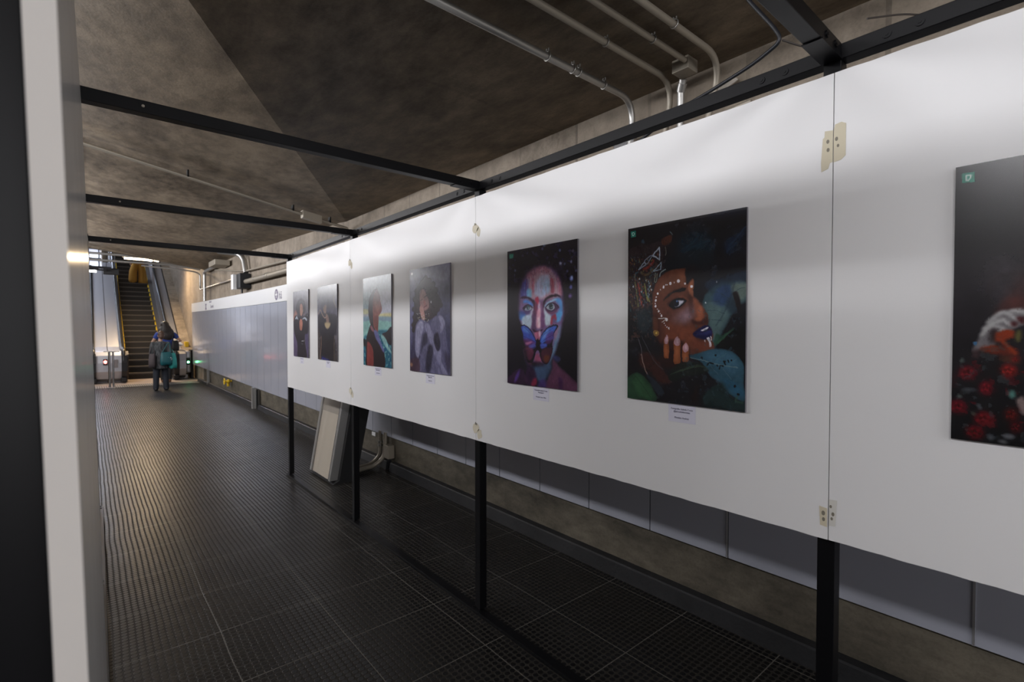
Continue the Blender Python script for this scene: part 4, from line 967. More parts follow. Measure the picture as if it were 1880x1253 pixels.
('L',(96,104,120),[(0.13,0.228),(0.132,0.237)],0.002,0.001,0.75),
('L',(70,40,40),[(0.205,0.338),(0.212,0.345)],0.004,0.001,0.75),
('L',(140,84,52),[(0.206,0.208),(0.209,0.224)],0.004,0.001,0.75),
('L',(50,70,84),[(0.105,0.192),(0.115,0.204)],0.003,0.001,0.75),
('L',(30,24,30),[(0.202,0.293),(0.213,0.305)],0.005,0.001,0.75),
('L',(120,52,44),[(0.042,0.349),(0.051,0.359)],0.002,0.001,0.75),
('L',(60,92,96),[(0.026,0.475),(0.031,0.486)],0.005,0.001,0.75),
('L',(118,108,62),[(0.072,0.282),(0.071,0.289)],0.004,0.001,0.75),
('L',(96,104,120),[(0.204,0.266),(0.203,0.275)],0.003,0.001,0.75),
('L',(70,40,40),[(0.177,0.466),(0.186,0.479)],0.003,0.001,0.75),
('L',(140,84,52),[(0.239,0.198),(0.243,0.204)],0.003,0.001,0.75),
('L',(50,70,84),[(0.213,0.185),(0.223,0.193)],0.004,0.001,0.75),
('L',(30,24,30),[(0.19,0.256),(0.199,0.269)],0.004,0.001,0.75),
('L',(120,52,44),[(0.02,0.278),(0.024,0.29)],0.003,0.001,0.75),
('L',(60,92,96),[(0.097,0.28),(0.092,0.288)],0.003,0.001,0.75),
('L',(118,108,62),[(0.185,0.305),(0.187,0.321)],0.004,0.001,0.75),
('L',(96,104,120),[(0.154,0.449),(0.16,0.461)],0.004,0.001,0.75),
('L',(70,40,40),[(0.166,0.269),(0.172,0.281)],0.003,0.001,0.75),
('L',(140,84,52),[(0.042,0.18),(0.043,0.192)],0.004,0.001,0.75),
('L',(50,70,84),[(0.085,0.385),(0.096,0.394)],0.004,0.001,0.75),
('L',(30,24,30),[(0.224,0.176),(0.23,0.193)],0.005,0.001,0.75),
('L',(120,52,44),[(0.199,0.371),(0.207,0.384)],0.003,0.001,0.75),
('L',(60,92,96),[(0.225,0.316),(0.225,0.333)],0.004,0.001,0.75),
('L',(118,108,62),[(0.018,0.283),(0.02,0.291)],0.004,0.001,0.75),
('L',(70,40,40),[(0.106,0.352),(0.103,0.365)],0.004,0.001,0.75),
('L',(140,84,52),[(0.1,0.385),(0.11,0.393)],0.003,0.001,0.75),
('E',(120,52,44),(0.082,0.349),(0.0045000000000000005,0.0035),0.001,0.8),
('E',(96,104,120),(0.225,0.225),(0.0045000000000000005,0.0045000000000000005),0.001,0.8),
('E',(50,70,84),(0.167,0.394),(0.0045000000000000005,0.0045000000000000005),0.001,0.8),
('E',(60,92,96),(0.07,0.184),(0.0055,0.0035),0.001,0.8),
('E',(70,40,40),(0.152,0.412),(0.0045000000000000005,0.0045000000000000005),0.001,0.8),
('E',(30,24,30),(0.222,0.385),(0.0045000000000000005,0.0045000000000000005),0.001,0.8),
('E',(118,108,62),(0.116,0.293),(0.0045000000000000005,0.0035),0.001,0.8),
('E',(140,84,52),(0.143,0.434),(0.0045000000000000005,0.0035),0.001,0.8),
('E',(120,52,44),(0.089,0.249),(0.0045000000000000005,0.0045000000000000005),0.001,0.8),
('E',(96,104,120),(0.161,0.452),(0.0045000000000000005,0.0045000000000000005),0.001,0.8),
('E',(50,70,84),(0.061,0.174),(0.0055,0.0035),0.001,0.8),
('E',(60,92,96),(0.046,0.33),(0.0045000000000000005,0.0035),0.001,0.8),
('E',(70,40,40),(0.158,0.226),(0.0055,0.0035),0.001,0.8),
('E',(30,24,30),(0.064,0.34),(0.0045000000000000005,0.0035),0.001,0.8),
('E',(118,108,62),(0.17,0.372),(0.0045000000000000005,0.0045000000000000005),0.001,0.8),
('E',(140,84,52),(0.186,0.192),(0.0055,0.0045000000000000005),0.001,0.8),
('E',(120,52,44),(0.133,0.413),(0.0045000000000000005,0.0035),0.001,0.8),
('E',(96,104,120),(0.238,0.269),(0.0045000000000000005,0.0045000000000000005),0.001,0.8),
('E',(50,70,84),(0.215,0.361),(0.0055,0.0045000000000000005),0.001,0.8),
('E',(60,92,96),(0.231,0.243),(0.0045000000000000005,0.0045000000000000005),0.001,0.8),
('E',(70,40,40),(0.181,0.416),(0.0055,0.0045000000000000005),0.001,0.8),
('E',(30,24,30),(0.129,0.199),(0.0045000000000000005,0.0045000000000000005),0.001,0.8),
('E',(118,108,62),(0.063,0.211),(0.0045000000000000005,0.0045000000000000005),0.001,0.8),
('E',(140,84,52),(0.039,0.208),(0.0055,0.0035),0.001,0.8),
('E',(120,52,44),(0.161,0.203),(0.0045000000000000005,0.0035),0.001,0.8),
('E',(96,104,120),(0.195,0.387),(0.0045000000000000005,0.0035),0.001,0.8),
('E',(50,70,84),(0.208,0.407),(0.0045000000000000005,0.0035),0.001,0.8),
('E',(60,92,96),(0.185,0.44),(0.0055,0.0045000000000000005),0.001,0.8),
('E',(70,40,40),(0.239,0.357),(0.0045000000000000005,0.0035),0.001,0.8),
('E',(30,24,30),(0.239,0.208),(0.0045000000000000005,0.0045000000000000005),0.001,0.8),
('E',(118,108,62),(0.041,0.182),(0.0055,0.0045000000000000005),0.001,0.8),
('E',(140,84,52),(0.067,0.275),(0.0045000000000000005,0.0045000000000000005),0.001,0.8),
('E',(120,52,44),(0.126,0.368),(0.0055,0.0035),0.001,0.8),
('E',(96,104,120),(0.19,0.199),(0.0045000000000000005,0.0035),0.001,0.8),
('E',(50,70,84),(0.113,0.327),(0.0055,0.0045000000000000005),0.001,0.8),
('E',(60,92,96),(0.106,0.203),(0.0045000000000000005,0.0035),0.001,0.8),
('E',(70,40,40),(0.157,0.281),(0.0055,0.0035),0.001,0.8),
('E',(30,24,30),(0.177,0.317),(0.0055,0.0035),0.001,0.8),
('E',(118,108,62),(0.241,0.448),(0.0045000000000000005,0.0045000000000000005),0.001,0.8),
('E',(140,84,52),(0.036,0.387),(0.0045000000000000005,0.0045000000000000005),0.001,0.8),
('E',(120,52,44),(0.185,0.26),(0.0055,0.0035),0.001,0.8),
('E',(96,104,120),(0.046,0.305),(0.0045000000000000005,0.0035),0.001,0.8),
('E',(50,70,84),(0.102,0.383),(0.0055,0.0045000000000000005),0.001,0.8),
('E',(60,92,96),(0.23,0.287),(0.0045000000000000005,0.0035),0.001,0.8),
('E',(70,40,40),(0.087,0.313),(0.0045000000000000005,0.0035),0.001,0.8),
('E',(30,24,30),(0.181,0.401),(0.0045000000000000005,0.0045000000000000005),0.001,0.8),
('E',(118,108,62),(0.152,0.258),(0.0055,0.0035),0.001,0.8),
('E',(140,84,52),(0.099,0.416),(0.0045000000000000005,0.0035),0.001,0.8),
('E',(120,52,44),(0.139,0.186),(0.0045000000000000005,0.0035),0.001,0.8),
('E',(96,104,120),(0.116,0.238),(0.0055,0.0045000000000000005),0.001,0.8),
('E',(50,70,84),(0.172,0.195),(0.0055,0.0035),0.001,0.8),
('E',(60,92,96),(0.081,0.194),(0.0055,0.0045000000000000005),0.001,0.8),
('E',(70,40,40),(0.132,0.457),(0.0045000000000000005,0.0035),0.001,0.8),
('E',(30,24,30),(0.145,0.283),(0.0045000000000000005,0.0045000000000000005),0.001,0.8),
('E',(118,108,62),(0.232,0.204),(0.0055,0.0045000000000000005),0.001,0.8),
('E',(140,84,52),(0.103,0.405),(0.0045000000000000005,0.0035),0.001,0.8),
('E',(120,52,44),(0.02,0.389),(0.0045000000000000005,0.0035),0.001,0.8),
('E',(96,104,120),(0.102,0.173),(0.0045000000000000005,0.0035),0.001,0.8),
('E',(50,70,84),(0.077,0.3),(0.0055,0.0045000000000000005),0.001,0.8),
('E',(60,92,96),(0.108,0.319),(0.0055,0.0045000000000000005),0.001,0.8),
('L',(150,160,176),[(0.243,0.177),(0.303,0.135),(0.31,0.204),(0.243,0.177)],0.007,0.001,1),
('L',(140,152,168),[(0.109,0.246),(0.16,0.205),(0.173,0.223),(0.109,0.246)],0.005,0.001,1),
('L',(128,140,158),[(0.239,0.174),(0.206,0.206),(0.181,0.219),(0.164,0.198),(0.23,0.173)],0.004,0.001,0.9),
('L',(128,146,160),[(0.248,0.263),(0.324,0.219),(0.316,0.26),(0.248,0.263)],0.005,0.001,1),
('P',(92,52,40),[(0.241,0.415),(0.253,0.366),(0.281,0.328),(0.321,0.296),(0.391,0.272),(0.467,0.265),(0.541,0.267),(0.599,0.322),(0.6,0.39),(0.6,0.418),(0.636,0.442),(0.675,0.475),(0.713,0.512),(0.724,0.543),(0.717,0.574),(0.741,0.588),(0.762,0.619),(0.759,0.646),(0.773,0.681),(0.763,0.704),(0.716,0.716),(0.661,0.726),(0.59,0.728),(0.524,0.732),(0.427,0.716),(0.356,0.688),(0.3,0.65),(0.267,0.582),(0.246,0.498)],0.006,1,1),
('P',(112,68,50),[(0.313,0.33),(0.422,0.288),(0.527,0.285),(0.571,0.343),(0.528,0.369),(0.423,0.373),(0.322,0.398)],0.03,0.8,1),
('P',(150,92,66),[(0.56,0.37),(0.599,0.326),(0.602,0.39),(0.598,0.42),(0.572,0.408)],0.006,0.9,1),
('P',(130,78,58),[(0.482,0.292),(0.541,0.281),(0.542,0.332),(0.498,0.353)],0.015,0.6,1),
('P',(28,24,28),[(0.537,0.265),(0.598,0.253),(0.669,0.285),(0.614,0.322),(0.585,0.325),(0.549,0.353),(0.54,0.323)],0.003,1,1),
('P',(118,84,84),[(0.409,0.525),(0.485,0.493),(0.572,0.463),(0.615,0.473),(0.609,0.514),(0.573,0.541),(0.485,0.559),(0.425,0.559)],0.035,0.8,1),
('P',(150,124,138),[(0.485,0.522),(0.551,0.485),(0.597,0.459),(0.602,0.505),(0.573,0.541),(0.5,0.559)],0.04,0.8,1),
('P',(60,34,30),[(0.557,0.398),(0.593,0.418),(0.601,0.473),(0.587,0.523),(0.565,0.481),(0.554,0.435)],0.015,0.6,1),
('P',(150,84,60),[(0.601,0.427),(0.636,0.442),(0.672,0.484),(0.696,0.529),(0.672,0.547),(0.637,0.528),(0.615,0.482)],0.012,0.8,1),
('E',(176,106,78),(0.661,0.495),(0.0185,0.0365),0.012,0.7),
('P',(60,32,28),[(0.584,0.537),(0.623,0.544),(0.672,0.543),(0.713,0.53),(0.722,0.561),(0.673,0.567),(0.602,0.562)],0.01,0.85,1),
('E',(160,92,64),(0.644,0.538),(0.0285,0.0115),0.01,0.8),
('P',(124,66,46),[(0.363,0.563),(0.485,0.573),(0.588,0.583),(0.624,0.611),(0.589,0.666),(0.487,0.705),(0.38,0.669)],0.03,0.8,1),
('P',(60,30,26),[(0.246,0.498),(0.299,0.524),(0.316,0.602),(0.332,0.669),(0.427,0.716),(0.532,0.732),(0.427,0.735),(0.325,0.689),(0.259,0.611)],0.02,0.8,1),
('P',(26,19,20),[(0.338,0.437),(0.377,0.405),(0.438,0.383),(0.491,0.373),(0.536,0.37),(0.531,0.387),(0.483,0.39),(0.423,0.399),(0.369,0.421)],0.003,1,1),
('P',(46,26,26),[(0.377,0.453),(0.423,0.43),(0.484,0.419),(0.528,0.428),(0.543,0.441),(0.507,0.47),(0.454,0.483),(0.409,0.478)],0.01,0.8,1),
('P',(22,18,22),[(0.393,0.463),(0.431,0.435),(0.484,0.423),(0.542,0.44),(0.521,0.457),(0.484,0.475),(0.447,0.481),(0.412,0.475)],0.002,1,1),
('P',(176,176,190),[(0.443,0.464),(0.458,0.441),(0.491,0.434),(0.524,0.441),(0.495,0.46),(0.469,0.469)],0.003,1,1),
('L',(20,14,18),[(0.393,0.462),(0.435,0.433),(0.487,0.423),(0.542,0.439)],0.006,0.002,1),
('E',(18,22,34),(0.459,0.448),(0.0225,0.0195),0.001,1),
('E',(74,96,132),(0.464,0.439),(0.0075,0.0045000000000000005),0.001,1),
('L',(120,70,54),[(0.484,0.414),(0.528,0.42),(0.558,0.439)],0.004,0.003,0.8),
('E',(222,216,222),(0.474,0.331),(0.0115,0.0095),0.0012,1),
('E',(222,216,222),(0.44,0.335),(0.0045000000000000005,0.0045000000000000005),0.0012,1),
('E',(222,216,222),(0.405,0.342),(0.0105,0.0075),0.0012,1),
('E',(222,216,222),(0.376,0.348),(0.0045000000000000005,0.0045000000000000005),0.0012,1),
('E',(222,216,222),(0.364,0.349),(0.0045000000000000005,0.0035),0.0012,1),
('E',(222,216,222),(0.343,0.359),(0.0095,0.0085),0.0012,1),
('E',(222,216,222),(0.313,0.372),(0.0045000000000000005,0.0035),0.0012,1),
('E',(222,216,222),(0.291,0.392),(0.0085,0.006500000000000001),0.0012,1),
('E',(222,216,222),(0.278,0.411),(0.0055,0.0035),0.0012,1),
('E',(222,216,222),(0.275,0.43),(0.0075,0.0075),0.0012,1),
('E',(222,216,222),(0.269,0.447),(0.0045000000000000005,0.0045000000000000005),0.0012,1),
('E',(222,216,222),(0.274,0.462),(0.0095,0.0075),0.0012,1),
('E',(222,216,222),(0.29,0.48),(0.0045000000000000005,0.0035),0.0012,1),
('E',(222,216,222),(0.301,0.493),(0.006500000000000001,0.006500000000000001),0.0012,1),
('E',(222,216,222),(0.589,0.366),(0.0095,0.0075),0.0012,1),
('E',(222,216,222),(0.532,0.346),(0.0075,0.0055),0.0012,1),
('E',(218,212,214),(0.315,0.507),(0.0035,0.0025),0.0012,1),
('E',(218,212,214),(0.327,0.518),(0.0075,0.006500000000000001),0.0012,1),
('E',(218,212,214),(0.37,0.539),(0.0115,0.0095),0.0012,1),
('E',(218,212,214),(0.349,0.559),(0.0045000000000000005,0.0035),0.0012,1),
('E',(218,212,214),(0.36,0.571),(0.0035,0.0035),0.0012,1),
('E',(218,212,214),(0.375,0.58),(0.0045000000000000005,0.0035),0.0012,1),
('E',(218,212,214),(0.393,0.588),(0.006500000000000001,0.006500000000000001),0.0012,1),
('E',(218,212,214),(0.299,0.492),(0.0055,0.0045000000000000005),0.0012,1),
('L',(200,196,190),[(0.299,0.532),(0.359,0.533)],0.004,0,1),
('L',(200,196,190),[(0.331,0.553),(0.355,0.543)],0.003,0,1),
('P',(26,26,66),[(0.599,0.619),(0.631,0.597),(0.673,0.576),(0.714,0.571),(0.745,0.588),(0.754,0.614),(0.742,0.637),(0.694,0.646),(0.639,0.64)],0.003,1,1),
('P',(44,46,100),[(0.624,0.615),(0.673,0.601),(0.741,0.597),(0.748,0.614),(0.701,0.624),(0.645,0.624)],0.01,0.8,1),
('P',(205,200,210),[(0.659,0.603),(0.683,0.592),(0.722,0.581),(0.718,0.59),(0.687,0.601)],0.002,1,1),
('P',(40,22,30),[(0.599,0.619),(0.673,0.607),(0.741,0.592),(0.743,0.597),(0.673,0.611)],0.001,0.7,1),
('P',(212,206,214),[(0.711,0.639),(0.732,0.636),(0.748,0.664),(0.746,0.681),(0.732,0.684),(0.729,0.659)],0.002,1,1),
('P',(200,190,196),[(0.688,0.651),(0.698,0.648),(0.703,0.664)],0.001,1,1),
('L',(200,190,196),[(0.743,0.63),(0.752,0.646)],0.005,0.001,1),
('P',(116,62,46),[(0.603,0.647),(0.674,0.658),(0.715,0.664),(0.743,0.69),(0.716,0.704),(0.646,0.701),(0.589,0.68)],0.015,0.8,1),
('P',(46,26,24),[(0.301,0.758),(0.365,0.727),(0.576,0.74),(0.576,0.777),(0.488,0.808),(0.365,0.804)],0.02,0.9,1),
('P',(40,22,22),[(0.332,0.664),(0.426,0.649),(0.531,0.662),(0.575,0.703),(0.561,0.759),(0.458,0.781),(0.349,0.746)],0.012,0.8,1),
('P',(122,68,42),[(0.351,0.746),(0.347,0.669),(0.353,0.642),(0.373,0.621),(0.393,0.642),(0.397,0.668),(0.394,0.745),(0.374,0.752)],0.002,1,1),
('P',(150,88,56),[(0.362,0.736),(0.359,0.678),(0.38,0.678),(0.38,0.736)],0.008,0.8,1),
('P',(172,132,140),[(0.358,0.667),(0.355,0.645),(0.373,0.623),(0.389,0.644),(0.389,0.667),(0.373,0.675)],0.002,1,1),
('P',(208,178,186),[(0.37,0.659),(0.368,0.64),(0.379,0.635),(0.383,0.659)],0.004,0.7,1),
('P',(122,68,42),[(0.441,0.775),(0.438,0.677),(0.443,0.649),(0.467,0.627),(0.492,0.648),(0.496,0.676),(0.494,0.773),(0.469,0.78)],0.002,1,1),
('P',(150,88,56),[(0.451,0.765),(0.449,0.687),(0.479,0.686),(0.48,0.764)],0.008,0.8,1),
('P',(172,132,140),[(0.447,0.675),(0.445,0.651),(0.467,0.63),(0.489,0.651),(0.488,0.675),(0.468,0.683)],0.002,1,1),
('P',(208,178,186),[(0.465,0.667),(0.463,0.646),(0.473,0.641),(0.477,0.667)],0.004,0.7,1),
('P',(122,68,42),[(0.514,0.763),(0.511,0.709),(0.516,0.682),(0.541,0.661),(0.566,0.681),(0.569,0.708),(0.567,0.761),(0.542,0.768)],0.002,1,1),
('P',(150,88,56),[(0.524,0.753),(0.522,0.718),(0.554,0.717),(0.554,0.752)],0.008,0.8,1),
('P',(172,132,140),[(0.52,0.707),(0.518,0.684),(0.541,0.664),(0.563,0.684),(0.562,0.706),(0.541,0.715)],0.002,1,1),
('P',(208,178,186),[(0.538,0.699),(0.537,0.679),(0.547,0.675),(0.55,0.699)],0.004,0.7,1),
('P',(92,52,38),[(0.242,0.523),(0.279,0.528),(0.295,0.562),(0.292,0.601),(0.255,0.596),(0.244,0.562)],0.006,0.9,1),
('P',(150,118,60),[(0.255,0.601),(0.3,0.604),(0.304,0.623),(0.277,0.632),(0.255,0.621)],0.002,0.8,1),
('E',(210,170,80),(0.28,0.614),(0.0085,0.0055),0.001,1),
('P',(62,34,30),[(0.118,0.733),(0.203,0.721),(0.301,0.767),(0.358,0.824),(0.428,0.887),(0.319,0.894),(0.22,0.839),(0.119,0.798)],0.02,0.8,1),
('L',(96,92,100),[(0.1,0.637),(0.135,0.702),(0.166,0.802),(0.204,0.853)],0.004,0.002,0.9),
('L',(150,122,110),[(0.139,0.737),(0.166,0.802),(0.196,0.851)],0.005,0.002,0.9),
('L',(70,70,78),[(0.138,0.632),(0.261,0.769),(0.342,0.815)],0.004,0.002,0.8),
('E',(40,52,58),(0.159,0.541),(0.0755,0.0755),0.03,0.7),
('P',(36,70,54),[(0.769,0.677),(0.822,0.654),(0.917,0.586),(0.898,0.601),(0.828,0.623),(0.782,0.614)],0.006,0.7,1),
('P',(66,110,80),[(0.796,0.659),(0.86,0.614),(0.92,0.588),(0.873,0.636),(0.809,0.667)],0.008,0.6,1),
('P',(14,14,16),[(0.789,0.681),(0.923,0.592),(0.997,0.584),(0.999,0.77),(0.937,0.713),(0.855,0.693)],0.004,1,1),
('P',(44,76,92),[(0.576,0.735),(0.661,0.715),(0.756,0.695),(0.861,0.697),(0.931,0.717),(0.987,0.771),(0.989,0.856),(0.996,0.945),(0.94,0.936),(0.87,0.906),(0.818,0.865),(0.744,0.834),(0.696,0.786),(0.647,0.756)],0.004,1,1),
('P',(62,100,122),[(0.675,0.728),(0.796,0.703),(0.887,0.714),(0.938,0.747),(0.938,0.798),(0.863,0.81),(0.777,0.779)],0.03,0.7,1),
('P',(40,84,110),[(0.831,0.847),(0.908,0.852),(0.983,0.89),(0.99,0.932),(0.909,0.908)],0.02,0.8,1),
('L',(92,116,124),[(0.583,0.744),(0.675,0.755),(0.81,0.773),(0.944,0.783)],0.005,0.002,0.9),
('L',(14,20,26),[(0.717,0.779),(0.733,0.766),(0.764,0.77)],0.007,0.001,1),
('L',(14,20,26),[(0.811,0.797),(0.817,0.779),(0.84,0.779)],0.007,0.001,1),
('L',(14,20,26),[(0.843,0.754),(0.856,0.771)],0.007,0.001,1),
('L',(14,20,26),[(0.875,0.749),(0.884,0.757)],0.007,0.001,1),
('E',(14,20,26),(0.782,0.726),(0.0085,0.0055),0.002,1),
('E',(14,20,26),(0.675,0.742),(0.0105,0.006500000000000001),0.002,1),
('E',(14,20,26),(0.852,0.756),(0.0075,0.0055),0.002,1),
('E',(14,20,26),(0.927,0.877),(0.0095,0.006500000000000001),0.002,1),
('E',(14,20,26),(0.9,0.748),(0.006500000000000001,0.0045000000000000005),0.002,1),
('E',(14,20,26),(0.794,0.778),(0.006500000000000001,0.0055),0.002,1),
('E',(14,20,26),(0.952,0.914),(0.0105,0.0075),0.002,1),
('L',(74,104,116),[(0.784,0.752),(0.861,0.714)],0.003,0.002,0.7),
('L',(74,104,116),[(0.73,0.767),(0.798,0.822)],0.003,0.002,0.7),
('L',(74,104,116),[(0.823,0.777),(0.901,0.843)],0.003,0.002,0.7),
('L',(74,104,116),[(0.875,0.779),(0.938,0.738)],0.003,0.002,0.7),
('P',(30,36,32),[(0.397,0.841),(0.458,0.791),(0.561,0.768),(0.661,0.774),(0.731,0.807),(0.662,0.829),(0.533,0.849),(0.428,0.878)],0.006,0.9,1),
('L',(52,64,52),[(0.413,0.84),(0.518,0.807),(0.647,0.779)],0.003,0.002,0.7),
('L',(52,64,52),[(0.435,0.834),(0.547,0.803),(0.661,0.782)],0.003,0.002,0.7),
('L',(52,64,52),[(0.458,0.829),(0.576,0.799),(0.675,0.785)],0.003,0.002,0.7),
('L',(52,64,52),[(0.481,0.823),(0.605,0.795),(0.689,0.788)],0.003,0.002,0.7),
('L',(52,64,52),[(0.503,0.817),(0.633,0.791),(0.703,0.791)],0.003,0.002,0.7),
('L',(52,64,52),[(0.525,0.812),(0.661,0.788),(0.717,0.794)],0.003,0.002,0.7),
('P',(40,66,48),[(-0.004,0.886),(0.093,0.845),(0.162,0.862),(0.221,0.899),(0.263,0.946),(0.284,0.994),(0.138,0.997),(-0.005,0.997)],0.008,1,1),
('P',(52,86,58),[(0.05,0.888),(0.136,0.873),(0.221,0.929),(0.255,0.986),(0.12,0.976)],0.02,0.7,1),
('L',(34,56,42),[(0.067,0.857),(0.137,0.904),(0.247,0.992)],0.004,0.002,0.7),
('P',(34,40,48),[(0.183,0.851),(0.254,0.872),(0.319,0.913),(0.359,0.954),(0.295,0.959),(0.246,0.917)],0.004,1,1),
('P',(30,48,48),[(0.699,0.99),(0.684,0.946),(0.745,0.896),(0.825,0.865),(0.877,0.906),(0.928,0.946),(0.996,0.949),(0.997,0.994),(0.813,0.994)],0.015,0.8,1),
('L',(50,78,66),[(0.946,0.927),(0.934,0.949),(0.984,0.954)],0.01,0.004,0.8),
('P',(36,24,22),[(0.579,0.986),(0.621,0.904),(0.649,0.875),(0.642,0.949),(0.636,0.99)],0.01,0.7,1),
('N',(56,78,90),40,0.68,0.35,(0.5,0.45,1,1),9),
('P',(34,120,104),[(0.026,0.018),(0.077,0.018),(0.077,0.053),(0.028,0.053)],0,1,0),
('L',(210,230,225),[(0.045,0.043),(0.04,0.029),(0.058,0.028),(0.065,0.036),(0.049,0.045)],0.003,0,1)]),
(4, ((34, 30, 42), (30, 27, 36), (27, 25, 34)), [
('N',(62,56,92),22,0.62,0.6,(0,0,1,0.3),4),
('P',(52,38,60),[(0.215,0.484),(0.163,0.366),(0.215,0.253),(0.335,0.165),(0.526,0.136),(0.706,0.162),(0.802,0.256),(0.828,0.345),(0.854,0.495)],0.03,0.8,1),
('E',(100,110,150),(0.775,0.057),(0.0145,0.0095),0.006,1),
('E',(176,182,214),(0.784,0.145),(0.0165,0.0115),0.006,1),
('E',(130,132,150),(0.632,0.127),(0.0105,0.0075),0.006,1),
('E',(84,90,120),(0.839,0.152),(0.0135,0.0085),0.006,1),
('E',(120,124,160),(0.922,0.142),(0.0125,0.0085),0.006,1),
('E',(86,86,130),(0.873,0.204),(0.0125,0.0085),0.006,1),
('E',(90,110,140),(0.563,0.002),(0.0135,0.0095),0.006,1),
('E',(70,74,110),(0.537,0.026),(0.0135,0.0095),0.006,1),
('E',(64,62,84),(0.942,0.076),(0.0155,0.0105),0.006,1),
('E',(76,82,110),(0.127,0.151),(0.0155,0.0095),0.006,1),
('E',(60,58,80),(0.315,0.036),(0.0145,0.0095),0.006,1),
('E',(80,84,120),(0.983,0.207),(0.0125,0.0085),0.006,1),
('E',(90,100,120),(0.116,0.182),(0.0085,0.0055),0.006,1),
('E',(124,140,212),(0.927,0.255),(0.0195,0.0185),0.008,1),
('E',(190,206,238),(0.931,0.25),(0.0085,0.0085),0.004,1),
('E',(104,104,176),(0.919,0.31),(0.0165,0.0155),0.008,1),
('E',(112,88,158),(0.909,0.37),(0.0205,0.0135),0.01,1),
('P',(112,86,126),[(0.205,0.513),(0.176,0.367),(0.215,0.272),(0.285,0.199),(0.393,0.159),(0.526,0.145),(0.653,0.163),(0.742,0.209),(0.793,0.274),(0.815,0.345),(0.82,0.52),(0.601,0.545),(0.365,0.543)],0.03,1,0),
('P',(112,88,132),[(0.176,0.42),(0.184,0.507),(0.235,0.57),(0.266,0.652),(0.316,0.756),(0.395,0.83),(0.528,0.848),(0.638,0.817),(0.717,0.738),(0.769,0.675),(0.803,0.573),(0.822,0.489),(0.82,0.437)],0.02,1,0),
('P',(176,140,158),[(0.295,0.276),(0.345,0.203),(0.47,0.164),(0.599,0.164),(0.689,0.205),(0.759,0.272),(0.794,0.335),(0.777,0.37),(0.6,0.381),(0.335,0.363)],0.02,1,1),
('P',(170,176,206),[(0.413,0.328),(0.451,0.246),(0.545,0.206),(0.636,0.22),(0.645,0.311),(0.6,0.345),(0.508,0.369)],0.02,0.9,1),
('P',(164,190,222),[(0.545,0.334),(0.554,0.252),(0.636,0.247),(0.641,0.329)],0.02,0.7,1),
('P',(150,96,116),[(0.305,0.191),(0.413,0.151),(0.563,0.148),(0.653,0.185),(0.6,0.204),(0.47,0.201),(0.394,0.224),(0.335,0.221)],0.02,0.7,1),
('P',(156,64,84),[(0.649,0.248),(0.689,0.246),(0.703,0.331),(0.658,0.334)],0.008,0.75,1),
('P',(178,110,130),[(0.742,0.226),(0.793,0.282),(0.811,0.358),(0.768,0.343)],0.012,0.7,1),
('P',(168,82,104),[(0.384,0.233),(0.422,0.235),(0.418,0.328),(0.389,0.327)],0.012,0.6,1),
('P',(68,66,140),[(0.215,0.349),(0.225,0.263),(0.315,0.225),(0.335,0.278),(0.315,0.353)],0.015,0.8,1),
('P',(104,168,206),[(0.306,0.352),(0.315,0.301),(0.374,0.303),(0.379,0.36),(0.335,0.363)],0.012,0.8,1),
('L',(206,190,206),[(0.502,0.209),(0.499,0.271)],0.002,0.003,0.35),
('L',(150,70,90),[(0.523,0.282),(0.52,0.328)],0.004,0.003,0.35),
('L',(214,216,230),[(0.628,0.227),(0.629,0.253)],0.003,0.003,0.35),
('L',(128,60,84),[(0.309,0.216),(0.312,0.266)],0.005,0.003,0.35),
('L',(100,96,150),[(0.459,0.258),(0.456,0.291)],0.004,0.003,0.35),
('L',(206,190,206),[(0.639,0.223),(0.636,0.254)],0.003,0.003,0.35),
('L',(150,70,90),[(0.404,0.264),(0.401,0.328)],0.005,0.003,0.35),
('L',(214,216,230),[(0.517,0.161),(0.517,0.225)],0.003,0.003,0.35),
('L',(128,60,84),[(0.572,0.178),(0.573,0.241)],0.003,0.003,0.35),
('L',(206,190,206),[(0.542,0.162),(0.539,0.205)],0.005,0.003,0.35),
('L',(150,70,90),[(0.479,0.211),(0.48,0.234)],0.004,0.003,0.35),
('L',(120,140,190),[(0.343,0.232),(0.347,0.254)],0.004,0.003,0.35),
('L',(214,216,230),[(0.577,0.183),(0.576,0.25)],0.005,0.003,0.35),
('L',(128,60,84),[(0.314,0.244),(0.318,0.276)],0.004,0.003,0.35),
('L',(206,190,206),[(0.613,0.245),(0.615,0.267)],0.003,0.003,0.35),
('L',(150,70,90),[(0.709,0.249),(0.709,0.287)],0.005,0.003,0.35),
('L',(120,140,190),[(0.561,0.164),(0.563,0.198)],0.004,0.003,0.35),
('L',(214,216,230),[(0.366,0.21),(0.365,0.234)],0.004,0.003,0.35),
('L',(128,60,84),[(0.304,0.255),(0.3,0.315)],0.005,0.003,0.35),
('L',(100,96,150),[(0.52,0.256),(0.518,0.311)],0.004,0.003,0.35),
('L',(206,190,206),[(0.376,0.284),(0.375,0.322)],0.005,0.003,0.35),
('L',(150,70,90),[(0.452,0.246),(0.449,0.308)],0.003,0.003,0.35),
('L',(120,140,190),[(0.274,0.281),(0.272,0.349)],0.005,0.003,0.35),
('L',(214,216,230),[(0.577,0.164),(0.574,0.192)],0.004,0.003,0.35),
('L',(128,60,84),[(0.58,0.294),(0.579,0.319)],0.004,0.003,0.35),
('L',(206,190,206),[(0.551,0.256),(0.548,0.296)],0.004,0.003,0.35),
('L',(150,70,90),[(0.659,0.219),(0.661,0.246)],0.004,0.003,0.35),
('L',(120,140,190),[(0.663,0.286),(0.663,0.309)],0.003,0.003,0.35),
('L',(214,216,230),[(0.537,0.183),(0.538,0.206)],0.005,0.003,0.35),
